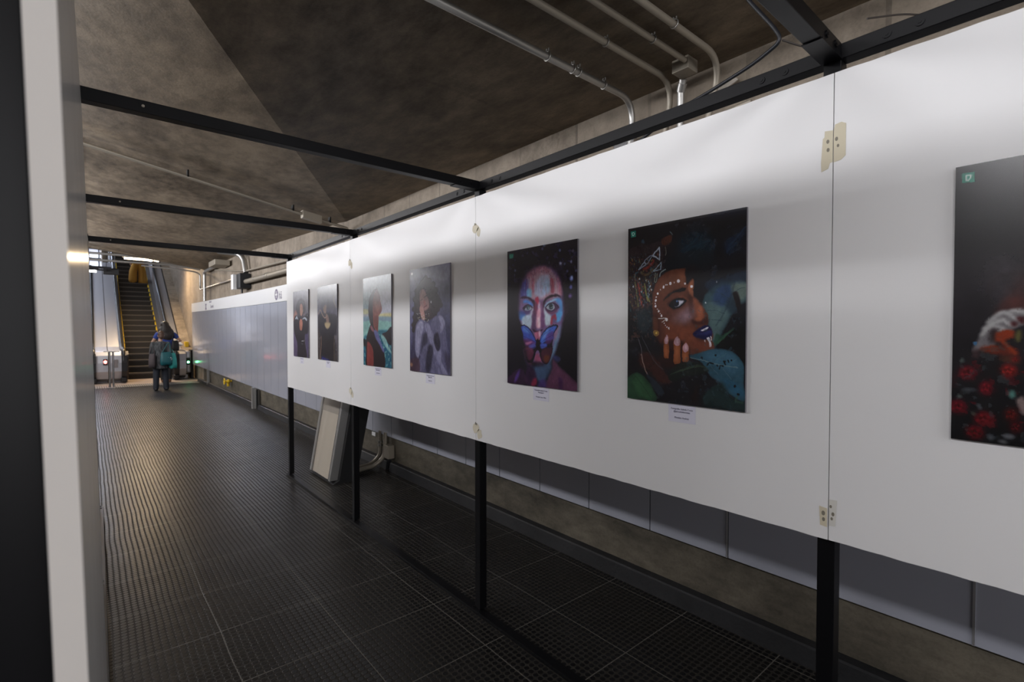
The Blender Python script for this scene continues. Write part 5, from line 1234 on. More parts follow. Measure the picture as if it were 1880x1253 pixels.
('L',(100,96,150),[(0.345,0.211),(0.346,0.25)],0.003,0.003,0.35),
('L',(206,190,206),[(0.512,0.288),(0.513,0.354)],0.002,0.003,0.35),
('L',(150,70,90),[(0.773,0.293),(0.773,0.336)],0.004,0.003,0.35),
('L',(214,216,230),[(0.596,0.237),(0.595,0.291)],0.005,0.003,0.35),
('L',(128,60,84),[(0.304,0.243),(0.304,0.288)],0.004,0.003,0.35),
('L',(100,96,150),[(0.276,0.228),(0.275,0.293)],0.003,0.003,0.35),
('L',(206,190,206),[(0.689,0.268),(0.69,0.329)],0.002,0.003,0.35),
('L',(150,70,90),[(0.573,0.246),(0.574,0.284)],0.003,0.003,0.35),
('L',(120,140,190),[(0.352,0.233),(0.35,0.255)],0.003,0.003,0.35),
('L',(214,216,230),[(0.506,0.231),(0.502,0.289)],0.003,0.003,0.35),
('L',(100,96,150),[(0.754,0.252),(0.757,0.318)],0.005,0.003,0.35),
('L',(206,190,206),[(0.306,0.193),(0.304,0.253)],0.003,0.003,0.35),
('L',(120,140,190),[(0.314,0.277),(0.318,0.316)],0.005,0.003,0.35),
('L',(214,216,230),[(0.504,0.229),(0.503,0.28)],0.003,0.003,0.35),
('L',(128,60,84),[(0.39,0.222),(0.388,0.263)],0.005,0.003,0.35),
('L',(150,70,90),[(0.387,0.269),(0.388,0.299)],0.003,0.003,0.35),
('L',(120,140,190),[(0.4,0.192),(0.403,0.261)],0.005,0.003,0.35),
('L',(214,216,230),[(0.728,0.296),(0.731,0.359)],0.005,0.003,0.35),
('L',(100,96,150),[(0.385,0.234),(0.385,0.271)],0.005,0.003,0.35),
('L',(206,190,206),[(0.468,0.184),(0.466,0.226)],0.004,0.003,0.35),
('L',(150,70,90),[(0.558,0.221),(0.555,0.259)],0.003,0.003,0.35),
('L',(120,140,190),[(0.342,0.223),(0.34,0.279)],0.004,0.003,0.35),
('L',(214,216,230),[(0.324,0.234),(0.322,0.276)],0.004,0.003,0.35),
('L',(128,60,84),[(0.657,0.287),(0.659,0.315)],0.004,0.003,0.35),
('L',(100,96,150),[(0.433,0.155),(0.433,0.198)],0.005,0.003,0.35),
('L',(206,190,206),[(0.427,0.268),(0.427,0.292)],0.004,0.003,0.35),
('L',(150,70,90),[(0.405,0.225),(0.402,0.244)],0.005,0.003,0.35),
('L',(128,60,84),[(0.689,0.303),(0.69,0.341)],0.005,0.003,0.35),
('L',(100,96,150),[(0.525,0.177),(0.526,0.214)],0.003,0.003,0.35),
('L',(206,190,206),[(0.425,0.206),(0.423,0.255)],0.005,0.003,0.35),
('L',(150,70,90),[(0.559,0.162),(0.56,0.182)],0.004,0.003,0.35),
('L',(120,140,190),[(0.71,0.262),(0.713,0.317)],0.003,0.003,0.35),
('L',(214,216,230),[(0.327,0.209),(0.328,0.24)],0.003,0.003,0.35),
('L',(128,60,84),[(0.65,0.214),(0.651,0.259)],0.005,0.003,0.35),
('L',(206,190,206),[(0.666,0.258),(0.663,0.283)],0.003,0.003,0.35),
('L',(150,70,90),[(0.544,0.284),(0.542,0.312)],0.004,0.003,0.35),
('L',(120,140,190),[(0.481,0.273),(0.485,0.339)],0.004,0.003,0.35),
('L',(214,216,230),[(0.519,0.167),(0.522,0.205)],0.004,0.003,0.35),
('L',(128,60,84),[(0.591,0.294),(0.592,0.358)],0.005,0.003,0.35),
('L',(206,190,206),[(0.721,0.274),(0.725,0.301)],0.004,0.003,0.35),
('L',(150,70,90),[(0.743,0.245),(0.745,0.31)],0.003,0.003,0.35),
('L',(120,140,190),[(0.278,0.264),(0.278,0.293)],0.005,0.003,0.35),
('L',(214,216,230),[(0.405,0.169),(0.403,0.189)],0.004,0.003,0.35),
('L',(128,60,84),[(0.666,0.229),(0.67,0.249)],0.003,0.003,0.35),
('L',(100,96,150),[(0.327,0.227),(0.325,0.28)],0.004,0.003,0.35),
('L',(60,40,54),[(0.562,0.188),(0.57,0.199)],0.002,0.002,0.6),
('L',(92,50,66),[(0.367,0.183),(0.382,0.191)],0.002,0.002,0.6),
('L',(60,40,54),[(0.429,0.172),(0.419,0.183)],0.002,0.002,0.6),
('L',(92,50,66),[(0.586,0.158),(0.6,0.167)],0.002,0.002,0.6),
('L',(60,40,54),[(0.414,0.181),(0.428,0.189)],0.002,0.002,0.6),
('L',(92,50,66),[(0.302,0.2),(0.288,0.208)],0.002,0.002,0.6),
('L',(60,40,54),[(0.441,0.188),(0.432,0.192)],0.002,0.002,0.6),
('L',(92,50,66),[(0.51,0.15),(0.505,0.156)],0.002,0.002,0.6),
('L',(60,40,54),[(0.379,0.191),(0.393,0.199)],0.002,0.002,0.6),
('L',(92,50,66),[(0.587,0.169),(0.599,0.178)],0.002,0.002,0.6),
('L',(60,40,54),[(0.309,0.223),(0.3,0.227)],0.002,0.002,0.6),
('L',(92,50,66),[(0.305,0.229),(0.311,0.237)],0.002,0.002,0.6),
('L',(60,40,54),[(0.552,0.18),(0.539,0.189)],0.002,0.002,0.6),
('L',(92,50,66),[(0.618,0.205),(0.605,0.213)],0.002,0.002,0.6),
('L',(60,40,54),[(0.53,0.184),(0.526,0.193)],0.002,0.002,0.6),
('L',(92,50,66),[(0.698,0.211),(0.699,0.222)],0.002,0.002,0.6),
('L',(60,40,54),[(0.312,0.233),(0.306,0.24)],0.002,0.002,0.6),
('L',(92,50,66),[(0.43,0.187),(0.431,0.197)],0.002,0.002,0.6),
('L',(60,40,54),[(0.345,0.214),(0.355,0.225)],0.002,0.002,0.6),
('L',(92,50,66),[(0.4,0.168),(0.399,0.173)],0.002,0.002,0.6),
('L',(60,40,54),[(0.722,0.227),(0.735,0.234)],0.002,0.002,0.6),
('L',(92,50,66),[(0.591,0.191),(0.596,0.199)],0.002,0.002,0.6),
('L',(60,40,54),[(0.305,0.21),(0.301,0.222)],0.002,0.002,0.6),
('L',(92,50,66),[(0.731,0.256),(0.744,0.263)],0.002,0.002,0.6),
('L',(60,40,54),[(0.31,0.201),(0.294,0.206)],0.002,0.002,0.6),
('L',(92,50,66),[(0.56,0.158),(0.564,0.166)],0.002,0.002,0.6),
('L',(60,40,54),[(0.424,0.196),(0.414,0.207)],0.002,0.002,0.6),
('L',(92,50,66),[(0.538,0.176),(0.527,0.186)],0.002,0.002,0.6),
('L',(60,40,54),[(0.695,0.203),(0.694,0.212)],0.002,0.002,0.6),
('L',(92,50,66),[(0.515,0.179),(0.519,0.186)],0.002,0.002,0.6),
('L',(60,40,54),[(0.606,0.194),(0.605,0.202)],0.002,0.002,0.6),
('L',(92,50,66),[(0.586,0.175),(0.574,0.182)],0.002,0.002,0.6),
('L',(60,40,54),[(0.648,0.205),(0.636,0.212)],0.002,0.002,0.6),
('L',(92,50,66),[(0.565,0.174),(0.555,0.182)],0.002,0.002,0.6),
('L',(60,40,54),[(0.613,0.185),(0.626,0.194)],0.002,0.002,0.6),
('L',(92,50,66),[(0.301,0.205),(0.308,0.21)],0.002,0.002,0.6),
('L',(60,40,54),[(0.727,0.243),(0.734,0.249)],0.002,0.002,0.6),
('L',(92,50,66),[(0.299,0.234),(0.299,0.242)],0.002,0.002,0.6),
('L',(60,40,54),[(0.534,0.181),(0.53,0.191)],0.002,0.002,0.6),
('L',(92,50,66),[(0.372,0.21),(0.378,0.217)],0.002,0.002,0.6),
('L',(60,40,54),[(0.516,0.185),(0.511,0.194)],0.002,0.002,0.6),
('L',(92,50,66),[(0.704,0.241),(0.697,0.251)],0.002,0.002,0.6),
('L',(60,40,54),[(0.574,0.188),(0.562,0.195)],0.002,0.002,0.6),
('L',(92,50,66),[(0.504,0.181),(0.503,0.186)],0.002,0.002,0.6),
('L',(60,40,54),[(0.394,0.196),(0.406,0.206)],0.002,0.002,0.6),
('L',(92,50,66),[(0.333,0.214),(0.345,0.221)],0.002,0.002,0.6),
('L',(60,40,54),[(0.518,0.158),(0.505,0.167)],0.002,0.002,0.6),
('L',(92,50,66),[(0.37,0.168),(0.383,0.174)],0.002,0.002,0.6),
('L',(60,40,54),[(0.64,0.206),(0.633,0.213)],0.002,0.002,0.6),
('L',(92,50,66),[(0.4,0.189),(0.415,0.2)],0.002,0.002,0.6),
('L',(60,40,54),[(0.523,0.169),(0.52,0.179)],0.002,0.002,0.6),
('L',(92,50,66),[(0.422,0.163),(0.428,0.17)],0.002,0.002,0.6),
('L',(60,40,54),[(0.737,0.25),(0.728,0.254)],0.002,0.002,0.6),
('L',(92,50,66),[(0.569,0.156),(0.569,0.165)],0.002,0.002,0.6),
('L',(60,40,54),[(0.661,0.195),(0.662,0.206)],0.002,0.002,0.6),
('L',(92,50,66),[(0.359,0.184),(0.369,0.191)],0.002,0.002,0.6),
('L',(60,40,54),[(0.712,0.207),(0.701,0.213)],0.002,0.002,0.6),
('L',(92,50,66),[(0.51,0.161),(0.502,0.168)],0.002,0.002,0.6),
('L',(60,40,54),[(0.697,0.237),(0.701,0.243)],0.002,0.002,0.6),
('L',(92,50,66),[(0.563,0.156),(0.55,0.166)],0.002,0.002,0.6),
('L',(60,40,54),[(0.421,0.159),(0.43,0.165)],0.002,0.002,0.6),
('L',(92,50,66),[(0.406,0.161),(0.419,0.172)],0.002,0.002,0.6),
('L',(60,40,54),[(0.381,0.164),(0.393,0.171)],0.002,0.002,0.6),
('L',(92,50,66),[(0.62,0.194),(0.623,0.202)],0.002,0.002,0.6),
('L',(60,40,54),[(0.488,0.157),(0.493,0.163)],0.002,0.002,0.6),
('L',(92,50,66),[(0.516,0.156),(0.512,0.167)],0.002,0.002,0.6),
('L',(60,40,54),[(0.556,0.178),(0.56,0.182)],0.002,0.002,0.6),
('L',(92,50,66),[(0.65,0.213),(0.657,0.221)],0.002,0.002,0.6),
('L',(60,40,54),[(0.677,0.227),(0.67,0.232)],0.002,0.002,0.6),
('L',(92,50,66),[(0.453,0.147),(0.445,0.152)],0.002,0.002,0.6),
('P',(40,34,46),[(0.215,0.301),(0.245,0.226),(0.335,0.169),(0.47,0.136),(0.599,0.139),(0.707,0.171),(0.793,0.238),(0.828,0.31),(0.869,0.26),(0.776,0.154),(0.599,0.109),(0.413,0.104),(0.255,0.15),(0.184,0.222)],0.03,0.85,1),
('P',(52,26,48),[(0.205,0.363),(0.255,0.348),(0.335,0.356),(0.394,0.374),(0.432,0.399),(0.428,0.487),(0.404,0.487),(0.404,0.412),(0.335,0.372),(0.255,0.362)],0.004,1,1),
('P',(44,26,42),[(0.545,0.407),(0.582,0.374),(0.654,0.354),(0.725,0.349),(0.777,0.363),(0.79,0.377),(0.733,0.366),(0.663,0.372),(0.6,0.386),(0.564,0.421),(0.559,0.462),(0.545,0.448)],0.004,1,1),
('P',(74,126,204),[(0.266,0.375),(0.345,0.382),(0.404,0.412),(0.384,0.426),(0.315,0.4),(0.255,0.398)],0.01,0.9,1),
('P',(84,150,214),[(0.69,0.38),(0.777,0.381),(0.811,0.415),(0.807,0.494),(0.743,0.493),(0.777,0.44),(0.734,0.408)],0.012,0.9,1),
('P',(160,204,230),[(0.564,0.426),(0.618,0.4),(0.69,0.384),(0.742,0.386),(0.654,0.41),(0.591,0.44)],0.008,0.8,1),
('P',(206,214,226),[(0.394,0.426),(0.413,0.45),(0.404,0.487),(0.355,0.486),(0.365,0.453)],0.01,0.8,1),
('P',(200,214,226),[(0.559,0.435),(0.6,0.463),(0.628,0.491),(0.564,0.49)],0.01,0.8,1),
('P',(178,44,76),[(0.432,0.38),(0.47,0.358),(0.489,0.382),(0.485,0.41),(0.456,0.411)],0.008,0.9,1),
('P',(110,40,66),[(0.432,0.404),(0.47,0.414),(0.471,0.488),(0.413,0.487)],0.012,0.8,1),
('P',(216,190,206),[(0.48,0.405),(0.508,0.406),(0.527,0.489),(0.485,0.488)],0.01,0.8,1),
('P',(116,70,110),[(0.508,0.406),(0.545,0.402),(0.555,0.49),(0.518,0.489)],0.012,0.7,1),
('P',(52,40,62),[(0.245,0.436),(0.286,0.418),(0.345,0.417),(0.394,0.44),(0.355,0.458),(0.276,0.456)],0.006,1,1),
('P',(140,146,162),[(0.276,0.447),(0.316,0.424),(0.365,0.43),(0.384,0.444),(0.345,0.456),(0.296,0.456)],0.003,1,1),
('E',(58,72,84),(0.327,0.433),(0.0265,0.0165),0.003,1),
('E',(150,170,180),(0.335,0.438),(0.0105,0.0075),0.004,0.7),
('L',(30,22,36),[(0.25,0.436),(0.296,0.415),(0.355,0.415),(0.404,0.438)],0.005,0.002,1),
('P',(70,44,76),[(0.573,0.44),(0.618,0.414),(0.681,0.406),(0.742,0.422),(0.768,0.44),(0.734,0.461),(0.654,0.473),(0.6,0.468)],0.006,1,1),
('P',(150,158,174),[(0.591,0.44),(0.627,0.421),(0.681,0.415),(0.712,0.439),(0.681,0.458),(0.627,0.455)],0.003,1,1),
('E',(62,82,92),(0.658,0.433),(0.0305,0.0205),0.003,1),
('E',(166,190,198),(0.665,0.437),(0.0115,0.0085),0.005,0.7),
('E',(14,14,22),(0.658,0.432),(0.0135,0.0095),0.001,1),
('L',(40,30,48),[(0.632,0.423),(0.636,0.446),(0.681,0.449),(0.687,0.429),(0.663,0.417),(0.632,0.423)],0.003,0.002,0.8),
('L',(30,20,36),[(0.582,0.44),(0.627,0.416),(0.681,0.41),(0.734,0.424),(0.764,0.444)],0.005,0.002,1),
('P',(110,50,84),[(0.6,0.465),(0.672,0.474),(0.742,0.457),(0.708,0.481),(0.637,0.484)],0.008,0.8,1),
('P',(70,120,196),[(0.174,0.463),(0.245,0.46),(0.296,0.48),(0.266,0.523),(0.205,0.522)],0.015,0.9,1),
('P',(186,206,222),[(0.245,0.503),(0.375,0.482),(0.394,0.538),(0.355,0.59),(0.296,0.566),(0.235,0.556)],0.015,0.9,1),
('P',(60,48,100),[(0.194,0.454),(0.375,0.458),(0.355,0.476),(0.245,0.479)],0.02,0.7,1),
('P',(90,56,90),[(0.394,0.463),(0.442,0.455),(0.461,0.557),(0.442,0.595),(0.384,0.58)],0.015,0.8,1),
('P',(220,160,180),[(0.466,0.455),(0.508,0.456),(0.518,0.535),(0.508,0.581),(0.461,0.581),(0.447,0.548)],0.012,0.9,1),
('P',(240,222,230),[(0.471,0.511),(0.504,0.511),(0.508,0.562),(0.48,0.576)],0.012,0.7,1),
('P',(110,66,110),[(0.522,0.47),(0.564,0.485),(0.582,0.558),(0.546,0.585),(0.518,0.567)],0.015,0.8,1),
('P',(196,214,224),[(0.582,0.485),(0.655,0.495),(0.664,0.545),(0.601,0.567),(0.573,0.54)],0.015,0.9,1),
('P',(84,156,212),[(0.716,0.488),(0.807,0.472),(0.786,0.528),(0.734,0.541)],0.015,0.9,1),
('P',(156,46,70),[(0.65,0.55),(0.663,0.509),(0.69,0.496),(0.725,0.488),(0.734,0.532),(0.69,0.518),(0.677,0.554)],0.008,0.85,1),
('P',(52,26,44),[(0.394,0.59),(0.442,0.599),(0.49,0.604),(0.546,0.59),(0.527,0.608),(0.471,0.615),(0.414,0.609)],0.008,0.9,1),
('P',(200,110,140),[(0.423,0.618),(0.48,0.608),(0.509,0.622),(0.499,0.664),(0.452,0.66)],0.008,0.9,1),
('P',(220,190,210),[(0.485,0.608),(0.513,0.606),(0.509,0.641),(0.49,0.641)],0.005,0.7,1),
('P',(100,140,170),[(0.76,0.568),(0.786,0.577),(0.769,0.648),(0.726,0.729),(0.656,0.811),(0.601,0.836),(0.637,0.749),(0.691,0.711),(0.708,0.648)],0.02,0.85,1),
('P',(150,110,136),[(0.699,0.577),(0.76,0.568),(0.76,0.608),(0.708,0.675)],0.02,0.8,1),
('P',(44,38,62),[(0.316,0.761),(0.395,0.839),(0.471,0.864),(0.414,0.876),(0.296,0.843),(0.246,0.739)],0.02,0.9,1),
('P',(84,42,62),[(0.256,0.719),(0.394,0.736),(0.414,0.801),(0.356,0.85),(0.296,0.804)],0.02,0.8,1),
('P',(150,76,104),[(0.433,0.782),(0.471,0.762),(0.509,0.789),(0.537,0.82),(0.433,0.824)],0.01,0.9,1),
('P',(34,24,34),[(0.385,0.825),(0.546,0.822),(0.601,0.836),(0.528,0.857),(0.414,0.852)],0.012,0.8,1),
('P',(62,84,116),[(0.414,0.867),(0.546,0.847),(0.656,0.811),(0.665,0.865),(0.565,0.952),(0.472,0.957)],0.025,0.9,1),
('P',(92,54,80),[(0.682,0.793),(0.726,0.818),(0.779,0.843),(0.914,0.898),(0.979,0.929),(0.987,0.998),(0.602,1.001),(0.62,0.931),(0.674,0.865)],0.015,0.9,1),
('P',(50,30,58),[(0.316,0.861),(0.433,0.894),(0.453,0.958),(0.395,0.995),(0.296,0.986)],0.02,0.8,1),
('P',(60,36,64),[(0.015,0.953),(0.164,0.887),(0.246,0.883),(0.316,0.956),(0.336,0.993),(-0.001,0.999)],0.02,0.7,1),
('P',(86,58,138),[(0.111,0.987),(0.143,0.931),(0.205,0.885),(0.184,0.944),(0.132,0.986)],0.01,0.9,1),
('P',(124,38,64),[(0.375,0.996),(0.405,0.952),(0.453,0.94),(0.453,0.991)],0.015,0.9,1),
('P',(68,52,110),[(0.472,0.999),(0.509,0.951),(0.583,0.942),(0.593,0.997)],0.02,0.8,1),
('P',(56,60,110),[(0.7,0.77),(0.778,0.781),(0.787,0.798),(0.744,0.813),(0.691,0.792)],0.015,0.8,1),
('P',(52,28,66),[(0.762,0.924),(0.813,0.93),(0.813,1.0),(0.771,0.999)],0.015,0.7,1),
('P',(20,19,26),[(0.735,0.711),(0.82,0.639),(0.993,0.595),(0.995,0.916),(0.864,0.883),(0.761,0.839),(0.804,0.798)],0.02,0.8,1),
('P',(28,20,32),[(0.205,0.564),(0.266,0.559),(0.336,0.576),(0.394,0.613),(0.442,0.66),(0.471,0.674),(0.499,0.664),(0.527,0.631),(0.582,0.59),(0.655,0.565),(0.717,0.557),(0.752,0.568),(0.734,0.595),(0.699,0.622),(0.691,0.658),(0.677,0.694),(0.686,0.729),(0.664,0.775),(0.638,0.812),(0.601,0.836),(0.546,0.824),(0.509,0.789),(0.481,0.738),(0.457,0.744),(0.414,0.81),(0.385,0.83),(0.326,0.832),(0.296,0.785),(0.266,0.719),(0.251,0.662),(0.235,0.614)],0.003,1,1),
('P',(62,82,176),[(0.22,0.573),(0.271,0.566),(0.336,0.583),(0.389,0.618),(0.438,0.665),(0.447,0.692),(0.385,0.689),(0.316,0.675),(0.261,0.666),(0.246,0.618)],0.005,1,1),
('P',(88,130,206),[(0.246,0.575),(0.316,0.585),(0.365,0.618),(0.316,0.618),(0.261,0.604)],0.012,0.8,1),
('P',(100,52,108),[(0.256,0.662),(0.355,0.661),(0.443,0.688),(0.385,0.707),(0.306,0.718),(0.271,0.7)],0.01,0.8,1),
('P',(196,120,160),[(0.286,0.69),(0.365,0.679),(0.394,0.684),(0.316,0.704)],0.008,0.7,1),
('P',(90,96,190),[(0.336,0.718),(0.385,0.698),(0.443,0.695),(0.433,0.721),(0.365,0.736)],0.01,0.8,1),
('P',(104,48,72),[(0.276,0.728),(0.385,0.726),(0.414,0.759),(0.375,0.811),(0.316,0.804)],0.012,0.8,1),
('P',(66,100,196),[(0.504,0.664),(0.532,0.634),(0.592,0.595),(0.664,0.572),(0.721,0.566),(0.734,0.577),(0.69,0.622),(0.686,0.658),(0.601,0.672),(0.527,0.691)],0.005,1,1),
('P',(110,150,216),[(0.527,0.654),(0.583,0.604),(0.637,0.581),(0.619,0.617),(0.564,0.659)],0.01,0.7,1),
('P',(96,54,124),[(0.601,0.631),(0.69,0.604),(0.686,0.662),(0.637,0.694),(0.583,0.686)],0.012,0.7,1),
('P',(70,92,190),[(0.509,0.696),(0.592,0.69),(0.601,0.713),(0.527,0.728)],0.008,0.9,1),
('P',(72,36,50),[(0.546,0.732),(0.664,0.712),(0.673,0.748),(0.638,0.808),(0.592,0.827),(0.546,0.815),(0.518,0.779)],0.012,0.9,1),
('P',(104,58,36),[(0.565,0.778),(0.637,0.776),(0.62,0.817),(0.574,0.819)],0.012,0.7,1),
('L',(40,34,80),[(0.471,0.678),(0.394,0.632),(0.276,0.58)],0.002,0.002,0.7),
('L',(40,34,80),[(0.466,0.692),(0.355,0.661),(0.256,0.642)],0.002,0.002,0.7),
('L',(40,34,80),[(0.495,0.678),(0.564,0.627),(0.69,0.581)],0.002,0.002,0.7),
('L',(40,34,80),[(0.499,0.692),(0.601,0.654),(0.691,0.631)],0.002,0.002,0.7),
('L',(40,34,80),[(0.485,0.715),(0.583,0.713),(0.664,0.73)],0.002,0.002,0.7),
('L',(40,34,80),[(0.462,0.716),(0.365,0.731),(0.286,0.757)],0.002,0.002,0.7),
('E',(18,15,22),(0.473,0.701),(0.021500000000000002,0.0425),0.004,1),
('L',(34,28,38),[(0.176,0.222),(0.158,0.366),(0.176,0.483)],0.035,0.03,0.75),
('L',(34,28,38),[(0.832,0.284),(0.849,0.39),(0.849,0.495)],0.025,0.025,0.7),
('L',(30,26,36),[(0.137,0.448),(0.184,0.57),(0.246,0.7),(0.316,0.813)],0.03,0.03,0.8),
('P',(52,140,122),[(0.031,0.021),(0.103,0.023),(0.095,0.056),(0.035,0.056)],0.004,1,0)]),
(6, ((23, 22, 25), (34, 31, 36), (18, 19, 22)), [
('P',(25,24,27),[(-0.006,0.001),(0.248,0.008),(0.254,0.282),(0.114,0.294),(-0.002,0.301)],0.05,0.5,1),
('P',(74,68,74),[(0.129,0.356),(0.228,0.354),(0.261,0.365),(0.264,0.506),(0.171,0.504),(0.126,0.442)],0.05,0.5,1),
('P',(70,40,38),[(0.197,0.504),(0.246,0.406),(0.262,0.39),(0.264,0.515)],0.03,0.7,1),
('L',(44,36,38),[(0.136,0.498),(0.131,0.459),(0.148,0.421),(0.182,0.406),(0.229,0.405)],0.006,0.01,0.7),
('P',(30,130,108),[(0.024,0.025),(0.072,0.028),(0.074,0.064),(0.025,0.061)],0.0015,1,0),
('L',(208,226,220),[(0.041,0.036),(0.059,0.037),(0.057,0.047),(0.049,0.055),(0.042,0.054),(0.041,0.036)],0.004,0,1),
('P',(88,44,40),[(0.193,0.49),(0.264,0.484),(0.265,0.53),(0.206,0.533),(0.155,0.553)],0.02,0.6,1),
('P',(112,108,112),[(0.076,0.676),(0.094,0.636),(0.116,0.592),(0.142,0.562),(0.181,0.53),(0.215,0.527),(0.265,0.524),(0.265,0.547),(0.249,0.555),(0.266,0.576),(0.233,0.588),(0.216,0.601),(0.165,0.618),(0.161,0.652),(0.122,0.662)],0.006,1,1),
('L',(176,176,176),[(0.133,0.57),(0.185,0.535),(0.232,0.557),(0.249,0.563)],0.013,0.008,0.85),
('L',(176,176,176),[(0.12,0.592),(0.177,0.562),(0.207,0.573),(0.229,0.582)],0.013,0.008,0.85),
('L',(176,176,176),[(0.112,0.614),(0.147,0.584),(0.182,0.592)],0.013,0.008,0.85),
('L',(176,176,176),[(0.215,0.531),(0.248,0.53),(0.265,0.538)],0.013,0.008,0.85),
('P',(70,26,30),[(0.236,0.55),(0.257,0.551),(0.26,0.572),(0.241,0.567)],0.004,1,1),
('P',(70,28,32),[(0.216,0.569),(0.237,0.571),(0.233,0.586),(0.218,0.582)],0.004,1,1),
('P',(30,18,20),[(0.143,0.601),(0.165,0.592),(0.165,0.631),(0.148,0.644)],0.015,1,1),
('P',(128,46,26),[(0.108,0.662),(0.139,0.651),(0.188,0.656),(0.218,0.668),(0.21,0.681),(0.149,0.678),(0.117,0.675)],0.005,1,1),
('P',(140,52,28),[(0.165,0.605),(0.216,0.597),(0.229,0.618),(0.2,0.635),(0.234,0.66),(0.239,0.685),(0.209,0.673),(0.179,0.639),(0.163,0.639)],0.006,1,1),
('P',(84,38,32),[(0.179,0.643),(0.209,0.66),(0.239,0.689),(0.252,0.709),(0.175,0.691)],0.01,0.8,1),
('P',(92,88,50),[(0.231,0.618),(0.239,0.597),(0.25,0.601),(0.25,0.626),(0.24,0.638)],0.006,1,1),
('P',(64,104,140),[(0.078,0.643),(0.094,0.636),(0.09,0.654)],0.003,1,1),
('P',(68,50,52),[(0.072,0.68),(0.094,0.662),(0.108,0.679),(0.1,0.702),(0.077,0.698)],0.01,0.8,1),
('P',(84,58,44),[(0.18,0.691),(0.239,0.693),(0.244,0.71),(0.189,0.707)],0.01,0.7,1),
('E',(100,24,32),(0.062,0.752),(0.0375,0.0265),0.01,0.9),
('E',(60,14,19),(0.066,0.751),(0.006500000000000001,0.0055),0.003,0.7),
('E',(125,30,40),(0.057,0.755),(0.006500000000000001,0.0045000000000000005),0.003,0.7),
('E',(60,14,19),(0.062,0.745),(0.006500000000000001,0.0045000000000000005),0.003,0.7),
('E',(125,30,40),(0.069,0.758),(0.006500000000000001,0.0045000000000000005),0.003,0.7),
('E',(60,14,19),(0.048,0.751),(0.006500000000000001,0.0045000000000000005),0.003,0.7),
('E',(125,30,40),(0.075,0.745),(0.006500000000000001,0.0045000000000000005),0.003,0.7),
('E',(60,14,19),(0.057,0.764),(0.006500000000000001,0.0045000000000000005),0.003,0.7),
('E',(125,30,40),(0.052,0.739),(0.006500000000000001,0.0045000000000000005),0.003,0.7),
('E',(60,14,19),(0.083,0.756),(0.006500000000000001,0.0045000000000000005),0.003,0.7),
('E',(125,30,40),(0.039,0.759),(0.006500000000000001,0.0055),0.003,0.7),
('E',(132,34,32),(0.211,0.738),(0.0315,0.0245),0.01,0.9),
('E',(79,20,19),(0.215,0.738),(0.0055,0.0045000000000000005),0.003,0.7),
('E',(165,42,40),(0.207,0.741),(0.0055,0.0045000000000000005),0.003,0.7),
('E',(79,20,19),(0.211,0.733),(0.0055,0.0045000000000000005),0.003,0.7),
('E',(165,42,40),(0.217,0.744),(0.0055,0.0035),0.003,0.7),
('E',(79,20,19),(0.199,0.737),(0.006500000000000001,0.0045000000000000005),0.003,0.7),
('E',(165,42,40),(0.222,0.733),(0.0055,0.0035),0.003,0.7),
('E',(79,20,19),(0.207,0.749),(0.0055,0.0045000000000000005),0.003,0.7),
('E',(165,42,40),(0.203,0.728),(0.0055,0.0035),0.003,0.7),
('E',(79,20,19),(0.229,0.742),(0.0055,0.0045000000000000005),0.003,0.7),
('E',(165,42,40),(0.191,0.745),(0.0055,0.0045000000000000005),0.003,0.7),
('E',(108,24,34),(0.131,0.805),(0.025500000000000002,0.0265),0.01,0.9),
('E',(64,14,20),(0.134,0.805),(0.0045000000000000005,0.0045000000000000005),0.003,0.7),
('E',(135,30,42),(0.128,0.808),(0.0045000000000000005,0.0055),0.003,0.7),
('E',(64,14,20),(0.132,0.799),(0.0045000000000000005,0.0045000000000000005),0.003,0.7),
('E',(135,30,42),(0.136,0.811),(0.0045000000000000005,0.0045000000000000005),0.003,0.7),
('E',(64,14,20),(0.123,0.804),(0.0045000000000000005,0.0045000000000000005),0.003,0.7),
('E',(135,30,42),(0.14,0.799),(0.0045000000000000005,0.0045000000000000005),0.003,0.7),
('E',(64,14,20),(0.129,0.817),(0.0035,0.0045000000000000005),0.003,0.7),
('E',(135,30,42),(0.125,0.793),(0.0045000000000000005,0.0045000000000000005),0.003,0.7),
('E',(64,14,20),(0.145,0.809),(0.0045000000000000005,0.0055),0.003,0.7),
('E',(135,30,42),(0.116,0.813),(0.0045000000000000005,0.0045000000000000005),0.003,0.7),
('E',(92,18,28),(0.027,0.879),(0.035500000000000004,0.0275),0.01,0.9),
('E',(55,10,16),(0.031,0.879),(0.006500000000000001,0.0045000000000000005),0.003,0.7),
('E',(115,22,35),(0.022,0.883),(0.006500000000000001,0.0045000000000000005),0.003,0.7),
('E',(55,10,16),(0.027,0.873),(0.006500000000000001,0.0045000000000000005),0.003,0.7),
('E',(115,22,35),(0.033,0.885),(0.006500000000000001,0.0045000000000000005),0.003,0.7),
('E',(55,10,16),(0.014,0.878),(0.006500000000000001,0.0055),0.003,0.7),
('E',(115,22,35),(0.039,0.872),(0.006500000000000001,0.0045000000000000005),0.003,0.7),
('E',(55,10,16),(0.022,0.892),(0.006500000000000001,0.0045000000000000005),0.003,0.7),
('E',(115,22,35),(0.017,0.867),(0.006500000000000001,0.0045000000000000005),0.003,0.7),
('E',(55,10,16),(0.047,0.883),(0.0055,0.0045000000000000005),0.003,0.7),
('E',(115,22,35),(0.005,0.888),(0.006500000000000001,0.0045000000000000005),0.003,0.7),
('E',(96,22,28),(0.127,0.914),(0.0405,0.0275),0.01,0.9),
('E',(57,13,16),(0.132,0.914),(0.006500000000000001,0.0045000000000000005),0.003,0.7),
('E',(120,27,35),(0.122,0.918),(0.006500000000000001,0.0045000000000000005),0.003,0.7),
